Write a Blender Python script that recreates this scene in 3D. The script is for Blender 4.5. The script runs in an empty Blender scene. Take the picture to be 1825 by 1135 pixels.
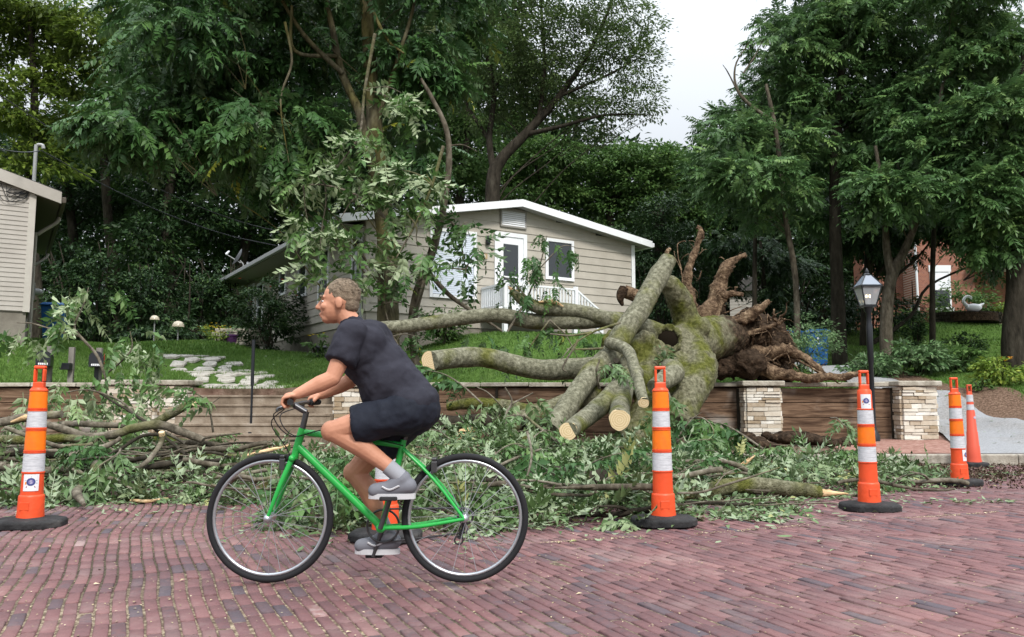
import bpy, math, random
import numpy as np
from mathutils import Vector, Matrix, noise
R = math.radians
scene = bpy.context.scene
COL = scene.collection

# ---------------------------------------------------------------- camera
PXF, CX, CY, CAMZ = 1450.0, 912.5, 567.5, 0.95
PITCH = math.atan((715 - CY) / PXF)
cam_d = bpy.data.cameras.new('camera')
cam_d.sensor_width = 36.0
cam_d.lens = 36.0 * PXF / 1825.0
cam_d.clip_start, cam_d.clip_end = 0.05, 2000
cam = bpy.data.objects.new('camera', cam_d)
COL.objects.link(cam)
cam.location = (0, 0, CAMZ)
cam.rotation_euler = (R(90) + PITCH, 0, 0)
scene.camera = cam

# ---------------------------------------------------------------- sky, sun, exposure
SUN_EL, SUN_AZ = 46.0, 160.0          # azimuth measured clockwise from +Y: behind the camera, to the right
w = bpy.data.worlds.new('World')
scene.world = w
w.use_nodes = True
nt = w.node_tree
nt.nodes.clear()
_n = lambda t: nt.nodes.new(t)
out, bg, sky, hsv = _n('ShaderNodeOutputWorld'), _n('ShaderNodeBackground'), _n('ShaderNodeTexSky'), _n('ShaderNodeHueSaturation')
sky.sky_type = 'NISHITA'
sky.sun_disc = False
sky.sun_elevation = R(SUN_EL)
sky.sun_rotation = R(SUN_AZ)
sky.dust_density = 3.0
hsv.inputs['Saturation'].default_value = 0.3
tc, sep, mx, ma, mb_, ramp = _n('ShaderNodeTexCoord'), _n('ShaderNodeSeparateXYZ'), _n('ShaderNodeMix'), _n('ShaderNodeMath'), _n('ShaderNodeMath'), _n('ShaderNodeVectorMath')
cl = _n('ShaderNodeTexNoise')
cl.inputs['Scale'].default_value = 2.2
cl.inputs['Detail'].default_value = 4
ma.operation = 'MAXIMUM'
ma.inputs[1].default_value = 0.0
mb_.operation = 'MULTIPLY_ADD'          # overcast sky: brighter towards the zenith
mb_.inputs[1].default_value = 26.0
mb_.inputs[2].default_value = 5.8
sq = _n('ShaderNodeMath'); sq.operation = 'POWER'; sq.inputs[1].default_value = 2.0
cm = _n('ShaderNodeMath'); cm.operation = 'MULTIPLY_ADD'; cm.inputs[1].default_value = 0.3; cm.inputs[2].default_value = 0.85
cm2 = _n('ShaderNodeMath'); cm2.operation = 'MULTIPLY'
ramp.operation = 'SCALE'
ramp.inputs[0].default_value = (0.90, 0.955, 1.02)
mx.data_type = 'RGBA'
mx.inputs[0].default_value = 0.88
bg.inputs['Strength'].default_value = 0.1
L = nt.links.new
L(tc.outputs['Generated'], sep.inputs[0]); L(sep.outputs['Z'], ma.inputs[0]); L(ma.outputs[0], sq.inputs[0]); L(sq.outputs[0], mb_.inputs[0])
L(tc.outputs['Generated'], cl.inputs['Vector']); L(cl.outputs[0], cm.inputs[0])
L(mb_.outputs[0], cm2.inputs[0]); L(cm.outputs[0], cm2.inputs[1]); L(cm2.outputs[0], ramp.inputs['Scale'])
L(sky.outputs[0], hsv.inputs['Color']); L(hsv.outputs[0], mx.inputs[6]); L(ramp.outputs[0], mx.inputs[7])
L(mx.outputs[2], bg.inputs['Color']); L(bg.outputs[0], out.inputs[0])

sd = bpy.data.lights.new('sun', 'SUN')
sd.energy = 2.6
sd.angle = R(12)
sd.color = (1.0, 0.95, 0.88)
sun = bpy.data.objects.new('sun', sd)
COL.objects.link(sun)
_az, _el = R(SUN_AZ), R(SUN_EL)
sun_dir = Vector((math.sin(_az) * math.cos(_el), math.cos(_az) * math.cos(_el), math.sin(_el)))
sun.rotation_euler = sun_dir.to_track_quat('Z', 'Y').to_euler()

vs = scene.view_settings
vs.view_transform = 'Standard'; vs.look = 'None'; vs.gamma = 1; vs.exposure = 0.3
vs.use_curve_mapping = False
cy = scene.cycles
cy.max_bounces = 7; cy.diffuse_bounces = 3; cy.glossy_bounces = 3; cy.transmission_bounces = 6; cy.transparent_max_bounces = 8
cy.use_denoising = True
cy.caustics_reflective = False; cy.caustics_refractive = False

# ---------------------------------------------------------------- helpers
rng = np.random.default_rng(7)
rnd = random.Random(11)
_cp, _sp = math.cos(PITCH), math.sin(PITCH)

def P(px, py, Y):
    """world point at depth Y (metres in front of the lens) that the photo shows at pixel (px, py)"""
    u, v = (px - CX) / PXF, (CY - py) / PXF
    dy, dz = _cp - v * _sp, _sp + v * _cp
    s = Y / dy
    return Vector((u * s, Y, CAMZ + dz * s))

def G(px, py, z=0.0):
    u, v = (px - CX) / PXF, (CY - py) / PXF
    dy, dz = _cp - v * _sp, _sp + v * _cp
    s = (z - CAMZ) / dz
    return Vector((u * s, dy * s, z))

def fbm(p, f=1.0, o=3):
    return noise.fractal(Vector(p) * f, 1.0, 2.0, o)

class MB:
    def __init__(self): self.v, self.f = [], []
    def add(self, vs_, fs_):
        o = len(self.v)
        self.v.extend(vs_); self.f.extend([tuple(i + o for i in q) for q in fs_])
        return self
    def box(self, c, s, rz=0.0, jit=0.0):
        x, y, z = s[0] / 2, s[1] / 2, s[2] / 2
        ca, sa = math.cos(rz), math.sin(rz)
        vv = []
        for dx, dy, dz in ((-x,-y,-z),(x,-y,-z),(x,y,-z),(-x,y,-z),(-x,-y,z),(x,-y,z),(x,y,z),(-x,y,z)):
            dx += rnd.uniform(-jit, jit); dy += rnd.uniform(-jit, jit); dz += rnd.uniform(-jit, jit)
            vv.append((c[0] + dx * ca - dy * sa, c[1] + dx * sa + dy * ca, c[2] + dz))
        return self.add(vv, [(0,3,2,1),(4,5,6,7),(0,1,5,4),(1,2,6,5),(2,3,7,6),(3,0,4,7)])
    def bb(self, a, b): # box from corner to corner
        return self.box([(a[i] + b[i]) / 2 for i in range(3)], [abs(b[i] - a[i]) for i in range(3)])
    def hexa(self, p): # 8 points, bottom 0-3 ccw, top 4-7
        return self.add([tuple(q) for q in p], [(0,3,2,1),(4,5,6,7),(0,1,5,4),(1,2,6,5),(2,3,7,6),(3,0,4,7)])
    def bar(self, a, b, wd, ht, up=(0,0,1)):
        a, b = Vector(a), Vector(b)
        d = (b - a).normalized(); s = d.cross(Vector(up)).normalized() * wd / 2; u = s.cross(d).normalized() * ht / 2
        return self.hexa([a - s - u, a + s - u, b + s - u, b - s - u, a - s + u, a + s + u, b + s + u, b - s + u])
    def prism(self, poly, z0, z1):
        n = len(poly)
        return self.add([(x, y, z0) for x, y in poly] + [(x, y, z1) for x, y in poly],
                        [tuple(range(n))[::-1], tuple(range(n, 2 * n))] + [(i, (i + 1) % n, n + (i + 1) % n, n + i) for i in range(n)])
    def lathe(self, prof, c=(0, 0, 0), n=20, rot=0.0, cap=True):
        vv, ff = [], []
        for r, z in prof:
            for i in range(n):
                t = rot + 2 * math.pi * i / n
                vv.append((c[0] + r * math.cos(t), c[1] + r * math.sin(t), c[2] + z))
        for k in range(len(prof) - 1):
            for i in range(n):
                j = (i + 1) % n
                ff.append((k*n+i, k*n+j, (k+1)*n+j, (k+1)*n+i))
        if cap:
            ff.append(tuple(range(n))[::-1]); ff.append(tuple(range((len(prof)-1)*n, len(prof)*n)))
        return self.add(vv, ff)
    def capsule(self, a, b, ra, rb, n=14, flat=False):
        a, b = Vector(a), Vector(b)
        d = b - a
        if d.length < 1e-6: d = Vector((0, 0, 1e-5))
        q = d.normalized().to_track_quat('Z', 'Y')
        ln = d.length
        prof = []
        if flat: prof = [(ra, 0), (rb, ln)]
        else:
            for k in range(5): t = -math.pi/2 + k * math.pi/8 ; prof.append((max(ra * math.cos(t), 1e-4), ra * math.sin(t)))
            for k in range(5): t = k * math.pi/8 ; prof.append((max(rb * math.cos(t), 1e-4), ln + rb * math.sin(t)))
        m = MB().lathe(prof, n=n)
        return self.add([tuple(a + q @ Vector(p)) for p in m.v], m.f)
    def ell(self, c, r, n=16, rot=None):
        prof = [(max(math.cos(-math.pi/2 + math.pi*k/10), 1e-3), math.sin(-math.pi/2 + math.pi*k/10)) for k in range(11)]
        m = MB().lathe(prof, n=n)
        c = Vector(c)
        rt = Matrix.Rotation(rot[0], 3, rot[1]) if rot else Matrix.Identity(3)
        return self.add([tuple(c + rt @ Vector((p[0]*r[0], p[1]*r[1], p[2]*r[2]))) for p in m.v], m.f)
    def tube(self, pts, rad, n=10, seg=5, bump=0.0, freq=4.0, cap=True, wob=0.0, cut0=None, cut1=None):
        """smooth tapered tube through pts; bump roughens the radius"""
        pts = [Vector(p) for p in pts]
        if not hasattr(rad, '__len__'): rad = [rad] * len(pts)
        cen, rr = spline(pts, rad, seg)
        if wob:
            cen = [c + Vector((fbm(c + Vector((9,0,0)), 1.5), fbm(c + Vector((0,9,0)), 1.5), fbm(c + Vector((0,0,9)), 1.5))) * wob * (1 if 0 < i < len(cen)-1 else 0) for i, c in enumerate(cen)]
        T = [(cen[min(i+1, len(cen)-1)] - cen[max(i-1, 0)]).normalized() for i in range(len(cen))]
        ref = Vector((0, 0, 1)) if abs(T[0].z) < 0.9 else Vector((1, 0, 0))
        N = (ref - T[0] * ref.dot(T[0])).normalized()
        if cut0 is not None: pass
        vv, ff = [], []
        for i, c in enumerate(cen):
            N = (N - T[i] * N.dot(T[i])).normalized(); B = T[i].cross(N)
            for k in range(n):
                t = 2 * math.pi * k / n
                d = N * math.cos(t) + B * math.sin(t)
                r = rr[i]
                if bump: r *= 1 + bump * fbm(c + d * r, freq / max(rr[0], 0.02) * 0.1, 3)
                vv.append(tuple(c + d * r))
        for i in range(len(cen) - 1):
            for k in range(n):
                j = (k + 1) % n
                ff.append((i*n+k, i*n+j, (i+1)*n+j, (i+1)*n+k))
        if cap: ff.append(tuple(range(n))[::-1]); ff.append(tuple(range((len(cen)-1)*n, len(cen)*n)))
        return self.add(vv, ff)
    def build(self, name, m, parent=None, smooth=None, bevel=0.0, loc=None):
        me = bpy.data.meshes.new(name)
        me.from_pydata([tuple(p) for p in self.v], [], self.f)
        if smooth is not None:
            me.polygons.foreach_set('use_smooth', [True] * len(me.polygons))
            if smooth < 180: me.set_sharp_from_angle(angle=R(smooth))
        me.update()
        return link(name, me, m, parent, bevel, loc)

def link(name, me, m, parent=None, bevel=0.0, loc=None):
    o = bpy.data.objects.new(name, me)
    COL.objects.link(o)
    for q in (m if isinstance(m, (list, tuple)) else [m]): me.materials.append(q)
    if parent: o.parent = parent
    if loc is not None: o.location = loc
    if bevel:
        b = o.modifiers.new('bevel', 'BEVEL'); b.width = bevel; b.segments = 2; b.limit_method = 'ANGLE'; b.angle_limit = R(35)
    return o

def spline(pts, rad, seg):
    if len(pts) == 2:
        return ([pts[0].lerp(pts[1], i / seg) for i in range(seg + 1)], [rad[0] + (rad[1] - rad[0]) * i / seg for i in range(seg + 1)])
    q = [pts[0] * 2 - pts[1]] + pts + [pts[-1] * 2 - pts[-2]]
    c, r = [], []
    for i in range(1, len(q) - 2):
        p0, p1, p2, p3 = q[i-1], q[i], q[i+1], q[i+2]
        for k in range(seg):
            t = k / seg
            c.append(0.5 * ((2*p1) + (p2-p0)*t + (2*p0-5*p1+4*p2-p3)*t*t + (3*p1-p0-3*p2+p3)*t*t*t))
            r.append(rad[i-1] + (rad[i] - rad[i-1]) * t)
    c.append(pts[-1]); r.append(rad[-1])
    return c, r

def tag(o, label, cat, group=None, kind=None):
    if label: o['label'] = label
    if cat: o['category'] = cat
    if group: o['group'] = group
    if kind: o['kind'] = kind
    return o

def thing(name, label, cat, loc=(0, 0, 0), rz=0.0, group=None):
    o = bpy.data.objects.new(name, None)
    o.empty_display_size = 0.1
    COL.objects.link(o)
    o.location = loc; o.rotation_euler = (0, 0, rz)
    return tag(o, label, cat, group)

def copy_tree(o, parent=None):
    c = o.copy(); COL.objects.link(c)
    if parent: c.parent = parent
    for ch in list(o.children): copy_tree(ch, c)
    return c

def struct(o): o['kind'] = 'structure'; return o

def np_mesh(name, V, F, var=None, smooth=False):
    me = bpy.data.meshes.new(name)
    me.vertices.add(len(V)); me.vertices.foreach_set('co', np.ascontiguousarray(V, dtype=np.float32).ravel())
    nf, k = F.shape
    me.loops.add(nf * k); me.polygons.add(nf)
    me.loops.foreach_set('vertex_index', np.ascontiguousarray(F, dtype=np.int32).ravel())
    me.polygons.foreach_set('loop_start', np.arange(0, nf * k, k, dtype=np.int32))
    if smooth: me.polygons.foreach_set('use_smooth', np.ones(nf, dtype=bool))
    if var is not None:
        a = me.attributes.new('var', 'FLOAT', 'POINT'); a.data.foreach_set('value', np.ascontiguousarray(var, dtype=np.float32))
    me.update(calc_edges=True)
    return me

# ---------------------------------------------------------------- materials
def mat(name, col, rough=0.7, spec=0.3, metal=0.0):
    m = bpy.data.materials.new(name); m.use_nodes = True
    b = m.node_tree.nodes['Principled BSDF']
    b.inputs['Base Color'].default_value = (*col, 1); b.inputs['Roughness'].default_value = rough
    b.inputs['Specular IOR Level'].default_value = spec; b.inputs['Metallic'].default_value = metal
    return m

def ramp_node(t, stops):
    r = t.nodes.new('ShaderNodeValToRGB')
    e = r.color_ramp.elements
    while len(e) < len(stops): e.new(0.5)
    for i, (p, c) in enumerate(stops): e[i].position = p; e[i].color = (*c, 1)
    return r

def nmat(name, stops, scale=5.0, rough=0.75, spec=0.25, bump=0.0, bscale=None, stretch=(1, 1, 1), detail=6.0, stops2=None, scale2=1.0, mixr=(0.45, 0.6), metal=0.0, bdist=0.02, dist=0.0):
    """noise-coloured surface; stops2 adds a second large-scale tone (stains, moss) where a second noise is high"""
    m = mat(name, (0.5, 0.5, 0.5), rough, spec, metal)
    t = m.node_tree; b = t.nodes['Principled BSDF']; l = t.links.new
    co = t.nodes.new('ShaderNodeTexCoord'); mp = t.nodes.new('ShaderNodeMapping'); mp.inputs['Scale'].default_value = stretch
    l(co.outputs['Object'], mp.inputs[0])
    n1 = t.nodes.new('ShaderNodeTexNoise'); n1.inputs['Scale'].default_value = scale; n1.inputs['Detail'].default_value = detail; n1.inputs['Roughness'].default_value = 0.65
    n1.inputs['Distortion'].default_value = dist
    l(mp.outputs[0], n1.inputs['Vector'])
    r1 = ramp_node(t, stops); l(n1.outputs[0], r1.inputs[0])
    c = r1.outputs[0]
    if stops2:
        n2 = t.nodes.new('ShaderNodeTexNoise'); n2.inputs['Scale'].default_value = scale2; n2.inputs['Detail'].default_value = 5
        l(co.outputs['Object'], n2.inputs['Vector'])
        f = t.nodes.new('ShaderNodeMapRange'); f.inputs[1].default_value, f.inputs[2].default_value = mixr
        l(n2.outputs[0], f.inputs[0])
        r2 = ramp_node(t, stops2); l(n1.outputs[0], r2.inputs[0])
        x = t.nodes.new('ShaderNodeMix'); x.data_type = 'RGBA'
        l(f.outputs[0], x.inputs[0]); l(c, x.inputs[6]); l(r2.outputs[0], x.inputs[7]); c = x.outputs[2]
    l(c, b.inputs['Base Color'])
    if bump:
        n3 = t.nodes.new('ShaderNodeTexNoise'); n3.inputs['Scale'].default_value = bscale or scale * 3; n3.inputs['Detail'].default_value = 6
        l(mp.outputs[0], n3.inputs['Vector'])
        bp = t.nodes.new('ShaderNodeBump'); bp.inputs['Strength'].default_value = bump; bp.inputs['Distance'].default_value = bdist
        l(n3.outputs[0], bp.inputs['Height']); l(bp.outputs[0], b.inputs['Normal'])
    return m

def leafmat(name, stops, under, trans=0.25, rough=0.5, spec=0.22):
    m = mat(name, (0.1, 0.2, 0.1), rough, spec)
    t = m.node_tree; b = t.nodes['Principled BSDF']; l = t.links.new
    a = t.nodes.new('ShaderNodeAttribute'); a.attribute_name = 'var'
    r = ramp_node(t, stops); l(a.outputs['Fac'], r.inputs[0])
    g = t.nodes.new('ShaderNodeNewGeometry')
    x = t.nodes.new('ShaderNodeMix'); x.data_type = 'RGBA'; x.inputs[7].default_value = (*under, 1)
    l(g.outputs['Backfacing'], x.inputs[0]); l(r.outputs[0], x.inputs[6]); l(x.outputs[2], b.inputs['Base Color'])
    tr = t.nodes.new('ShaderNodeBsdfTranslucent'); l(r.outputs[0], tr.inputs[0])
    ms = t.nodes.new('ShaderNodeMixShader'); ms.inputs[0].default_value = trans
    o = t.nodes['Material Output']
    l(b.outputs[0], ms.inputs[1]); l(tr.outputs[0], ms.inputs[2]); l(ms.outputs[0], o.inputs[0])
    return m

def varmat(name, stops, rough=0.75, spec=0.25, scale=40.0, amt=0.25, bump=0.3, dust=None):
    """per-piece colour from the 'var' attribute, broken up by fine noise"""
    m = mat(name, (0.1, 0.1, 0.1), rough, spec)
    t = m.node_tree; b = t.nodes['Principled BSDF']; l = t.links.new
    a = t.nodes.new('ShaderNodeAttribute'); a.attribute_name = 'var'
    co = t.nodes.new('ShaderNodeTexCoord'); n = t.nodes.new('ShaderNodeTexNoise'); n.inputs['Scale'].default_value = scale; n.inputs['Detail'].default_value = 5
    l(co.outputs['Object'], n.inputs['Vector'])
    ad = t.nodes.new('ShaderNodeMath'); ad.operation = 'MULTIPLY_ADD'; ad.inputs[1].default_value = amt; l(n.outputs[0], ad.inputs[0])
    sb = t.nodes.new('ShaderNodeMath'); sb.operation = 'SUBTRACT'; sb.inputs[1].default_value = amt / 2; l(a.outputs['Fac'], sb.inputs[0]); l(sb.outputs[0], ad.inputs[2])
    r = ramp_node(t, stops); l(ad.outputs[0], r.inputs[0]); l(r.outputs[0], b.inputs['Base Color'])
    if dust:
        n2 = t.nodes.new('ShaderNodeTexNoise'); n2.inputs['Scale'].default_value = 1.1; n2.inputs['Detail'].default_value = 9; n2.inputs['Roughness'].default_value = .7; l(co.outputs['Object'], n2.inputs['Vector'])
        f = t.nodes.new('ShaderNodeMapRange'); f.inputs[1].default_value, f.inputs[2].default_value, f.inputs[4].default_value = .5, .72, .6; l(n2.outputs[0], f.inputs[0])
        x = t.nodes.new('ShaderNodeMix'); x.data_type = 'RGBA'; x.inputs[7].default_value = (*dust, 1); l(f.outputs[0], x.inputs[0]); l(r.outputs[0], x.inputs[6]); l(x.outputs[2], b.inputs['Base Color'])
    bp = t.nodes.new('ShaderNodeBump'); bp.inputs['Strength'].default_value = bump; bp.inputs['Distance'].default_value = 0.01
    l(n.outputs[0], bp.inputs['Height']); l(bp.outputs[0], b.inputs['Normal'])
    return m

M = {}
M['bark'] = nmat('bark_grey', [(0.3, (0.025, 0.02, 0.014)), (0.5, (0.085, 0.072, 0.052)), (0.72, (0.17, 0.15, 0.115))], 9, 0.9, 0.15, 0.8, 22, (1, 1, 0.35), bdist=0.03)
M['bark_pile'] = nmat('bark_branch', [(0.3, (0.045, 0.038, 0.028)), (0.5, (0.13, 0.112, 0.085)), (0.72, (0.25, 0.225, 0.18))], 12, 0.9, 0.15, 0.7, 40, bdist=0.012,
                      stops2=[(0.3, (0.06, 0.065, 0.02)), (0.7, (0.17, 0.17, 0.07))], scale2=1.3, mixr=(0.52, 0.68))
M['bark_moss'] = nmat('bark_mossy', [(0.3, (0.05, 0.048, 0.028)), (0.48, (0.125, 0.12, 0.075)), (0.6, (0.19, 0.182, 0.12)), (0.74, (0.30, 0.29, 0.21))], 20, 0.95, 0.1, 1.0, 60, detail=9, bdist=0.02,
                      stops2=[(0.3, (0.03, 0.033, 0.007)), (0.5, (0.085, 0.092, 0.02)), (0.7, (0.155, 0.155, 0.048))], scale2=2.2, mixr=(0.44, 0.6))
M['bark_limb'] = nmat('bark_limb', [(0.3, (0.055, 0.053, 0.034)), (0.48, (0.14, 0.137, 0.095)), (0.6, (0.215, 0.21, 0.15)), (0.74, (0.33, 0.325, 0.25))], 17, 0.95, 0.1, 0.9, 55, detail=9, bdist=0.015,
                      stops2=[(0.3, (0.04, 0.043, 0.01)), (0.5, (0.1, 0.105, 0.03)), (0.7, (0.17, 0.17, 0.06))], scale2=1.9, mixr=(0.52, 0.66))
M['bark_stem'] = nmat('bark_stem_algae', [(0.3, (0.03, 0.026, 0.017)), (0.5, (0.085, 0.075, 0.048)), (0.7, (0.17, 0.155, 0.105))], 8, 0.92, 0.12, 0.9, 26, (1, 1, 0.3), bdist=0.03,
                      stops2=[(0.3, (0.05, 0.046, 0.01)), (0.6, (0.14, 0.125, 0.03))], scale2=0.8, mixr=(0.46, 0.7))
M['bark_dark'] = nmat('bark_dark', [(0.3, (0.014, 0.012, 0.009)), (0.55, (0.042, 0.036, 0.027)), (0.75, (0.075, 0.067, 0.052))], 7, 0.92, 0.1, 0.8, 20, (1, 1, 0.3), bdist=0.03)
M['root'] = nmat('root_bark', [(0.3, (0.02, 0.013, 0.009)), (0.44, (0.085, 0.055, 0.035)), (0.57, (0.19, 0.13, 0.082)), (0.72, (0.42, 0.32, 0.21))], 9, 0.95, 0.08, 1.0, 34, detail=9, bdist=0.035)
M['soil'] = nmat('soil_dark', [(0.3, (0.012, 0.008, 0.005)), (0.55, (0.045, 0.03, 0.02)), (0.75, (0.12, 0.08, 0.05))], 9, 0.97, 0.08, 1.0, 22, bdist=0.05)
def dirty_bark():
    m = M['bark_moss'].copy(); m.name = 'bark_earthy'; t = m.node_tree; b = t.nodes['Principled BSDF']; l = t.links.new
    old = b.inputs['Base Color'].links[0].from_socket
    co = t.nodes.new('ShaderNodeTexCoord'); sx = t.nodes.new('ShaderNodeSeparateXYZ'); l(co.outputs['Object'], sx.inputs[0])
    n = t.nodes.new('ShaderNodeTexNoise'); n.inputs['Scale'].default_value = 5; n.inputs['Detail'].default_value = 7; l(co.outputs['Object'], n.inputs['Vector'])
    ad = t.nodes.new('ShaderNodeMath'); ad.operation = 'MULTIPLY_ADD'; ad.inputs[1].default_value = 1.1; l(n.outputs[0], ad.inputs[0]); l(sx.outputs['X'], ad.inputs[2])
    f = t.nodes.new('ShaderNodeMapRange'); f.inputs[1].default_value, f.inputs[2].default_value = .12, .5; l(ad.outputs[0], f.inputs[0])
    n2 = t.nodes.new('ShaderNodeTexNoise'); n2.inputs['Scale'].default_value = 22; n2.inputs['Detail'].default_value = 7; l(co.outputs['Object'], n2.inputs['Vector'])
    r = ramp_node(t, [(.3, (.012, .009, .006)), (.55, (.055, .038, .025)), (.75, (.15, .105, .07))]); l(n2.outputs[0], r.inputs[0])
    x = t.nodes.new('ShaderNodeMix'); x.data_type = 'RGBA'; l(f.outputs[0], x.inputs[0]); l(old, x.inputs[6]); l(r.outputs[0], x.inputs[7]); l(x.outputs[2], b.inputs['Base Color'])
    return m
M['bark_earthy'] = dirty_bark()
M['rotwood'] = mat('rotten_hollow', (0.012, 0.009, 0.006), 0.95, 0.05)
M['split'] = nmat('split_wood', [(0.3, (0.36, 0.22, 0.1)), (0.55, (0.62, 0.43, 0.24)), (0.75, (0.75, 0.58, 0.36))], 9, 0.8, 0.2, 0.5, 30, (1, 1, 4))

def ringmat():
    m = mat('cut_wood', (0.6, 0.45, 0.28), 0.8, 0.2); t = m.node_tree; b = t.nodes['Principled BSDF']; l = t.links.new
    co = t.nodes.new('ShaderNodeTexCoord'); wv = t.nodes.new('ShaderNodeTexWave'); wv.wave_type = 'RINGS'; wv.rings_direction = 'Z'
    wv.inputs['Scale'].default_value = 11; wv.inputs['Distortion'].default_value = 2.0; wv.inputs['Detail'].default_value = 3
    n = t.nodes.new('ShaderNodeTexNoise'); n.inputs['Scale'].default_value = 60; n.inputs['Detail'].default_value = 3
    mp = t.nodes.new('ShaderNodeMapping'); mp.inputs['Scale'].default_value = (0.3, 2.5, 1); l(co.outputs['Object'], mp.inputs[0]); l(mp.outputs[0], n.inputs['Vector'])
    l(co.outputs['Object'], wv.inputs['Vector'])
    x = t.nodes.new('ShaderNodeMix'); x.data_type = 'FLOAT'; x.inputs[0].default_value = 0.6; l(wv.outputs['Fac'], x.inputs[2]); l(n.outputs[0], x.inputs[3])
    r = ramp_node(t, [(0.2, (0.52, 0.37, 0.2)), (0.5, (0.64, 0.49, 0.29)), (0.8, (0.72, 0.58, 0.38))]); l(x.outputs[0], r.inputs[0]); l(r.outputs[0], b.inputs['Base Color'])
    return m
M['cut'] = ringmat()
UP = (0.085, 0.14, 0.06)
M['leaf_front'] = leafmat('leaf_front', [(0, (0.028, 0.075, 0.022)), (0.6, (0.055, 0.128, 0.034)), (0.93, (0.1, 0.19, 0.048)), (1, (0.3, 0.3, 0.03))], UP, 0.22, 0.42)
M['leaf_torn'] = leafmat('leaf_torn', [(0, (0.045, 0.11, 0.026)), (0.6, (0.095, 0.19, 0.05)), (1, (0.2, 0.29, 0.11))], (0.36, 0.44, 0.26), 0.22, 0.42, 0.35)
M['leaf_debris'] = leafmat('leaf_debris', [(0, (0.1, 0.07, 0.035)), (0.06, (0.045, 0.085, 0.025)), (0.4, (0.085, 0.155, 0.05)), (0.75, (0.17, 0.235, 0.105)), (0.93, (0.27, 0.33, 0.18)), (1, (0.32, 0.33, 0.12))], (0.25, 0.315, 0.19), 0.15, 0.42, 0.35)
M['leaf_right'] = leafmat('leaf_right', [(0, (0.04, 0.092, 0.028)), (0.6, (0.088, 0.175, 0.054)), (1, (0.18, 0.285, 0.085))], (0.1, 0.165, 0.085), 0.25, 0.42)
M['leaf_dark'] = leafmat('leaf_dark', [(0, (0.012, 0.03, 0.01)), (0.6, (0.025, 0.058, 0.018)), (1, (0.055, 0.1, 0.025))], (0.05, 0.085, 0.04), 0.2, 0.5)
M['leaf_yellow'] = leafmat('leaf_yellow', [(0, (0.05, 0.09, 0.012)), (0.6, (0.12, 0.18, 0.025)), (1, (0.22, 0.28, 0.045))], (0.14, 0.19, 0.06), 0.4, 0.5)
M['leaf_fine'] = leafmat('leaf_fine', [(0, (0.04, 0.075, 0.02)), (0.6, (0.085, 0.14, 0.04)), (1, (0.15, 0.2, 0.07))], (0.15, 0.2, 0.1), 0.4, 0.5)
M['leaf_mid'] = leafmat('leaf_mid', [(0, (0.038, 0.085, 0.02)), (0.6, (0.085, 0.165, 0.042)), (1, (0.16, 0.25, 0.07))], (0.12, 0.19, 0.08), 0.35, 0.5)
M['leaf_shrub'] = leafmat('leaf_shrub', [(0, (0.05, 0.1, 0.035)), (0.6, (0.1, 0.18, 0.07)), (1, (0.2, 0.28, 0.13))], (0.22, 0.3, 0.18), 0.2, 0.45)
M['leaf_lime'] = leafmat('leaf_lime', [(0, (0.07, 0.13, 0.015)), (0.6, (0.16, 0.24, 0.03)), (1, (0.3, 0.34, 0.05))], (0.2, 0.26, 0.08), 0.25, 0.5)
M['grass'] = leafmat('grass_blade', [(0, (0.055, 0.12, 0.02)), (0.6, (0.105, 0.2, 0.036)), (1, (0.2, 0.28, 0.075))], (0.1, 0.19, 0.04), 0.25, 0.5)

# ---------------------------------------------------------------- leaves
def tpl_simple(l=0.16, w_=0.075):
    V = np.array([(0, 0, 0), (-w_/2, l*0.45, 0.012), (0, l, -0.02), (w_/2, l*0.45, 0.012), (0, l*0.45, -0.004)])
    return V, np.array([(0, 4, 2, 1), (0, 3, 2, 4)])

def tpl_curl(l=.12, w_=.05, bend=.6, cup=.3):
    """one leaf bent along its midrib and cupped across it"""
    V, F = [], []
    y = z = 0.0
    for i in range(5):
        t = i / 4; h = w_ / 2 * math.sin(math.pi * min(1, .06 + t * .94)) ** .8 * (1 - .25 * t)
        V += [(-h, y, z + h * cup), (0, y, z), (h, y, z + h * cup)]
        a = -bend * (t - .2); y += l / 4 * math.cos(a); z += l / 4 * math.sin(a)
    for i in range(4):
        o = 3 * i; F += [(o, o+1, o+4, o+3), (o+1, o+2, o+5, o+4)]
    return np.array(V), np.array(F)

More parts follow.
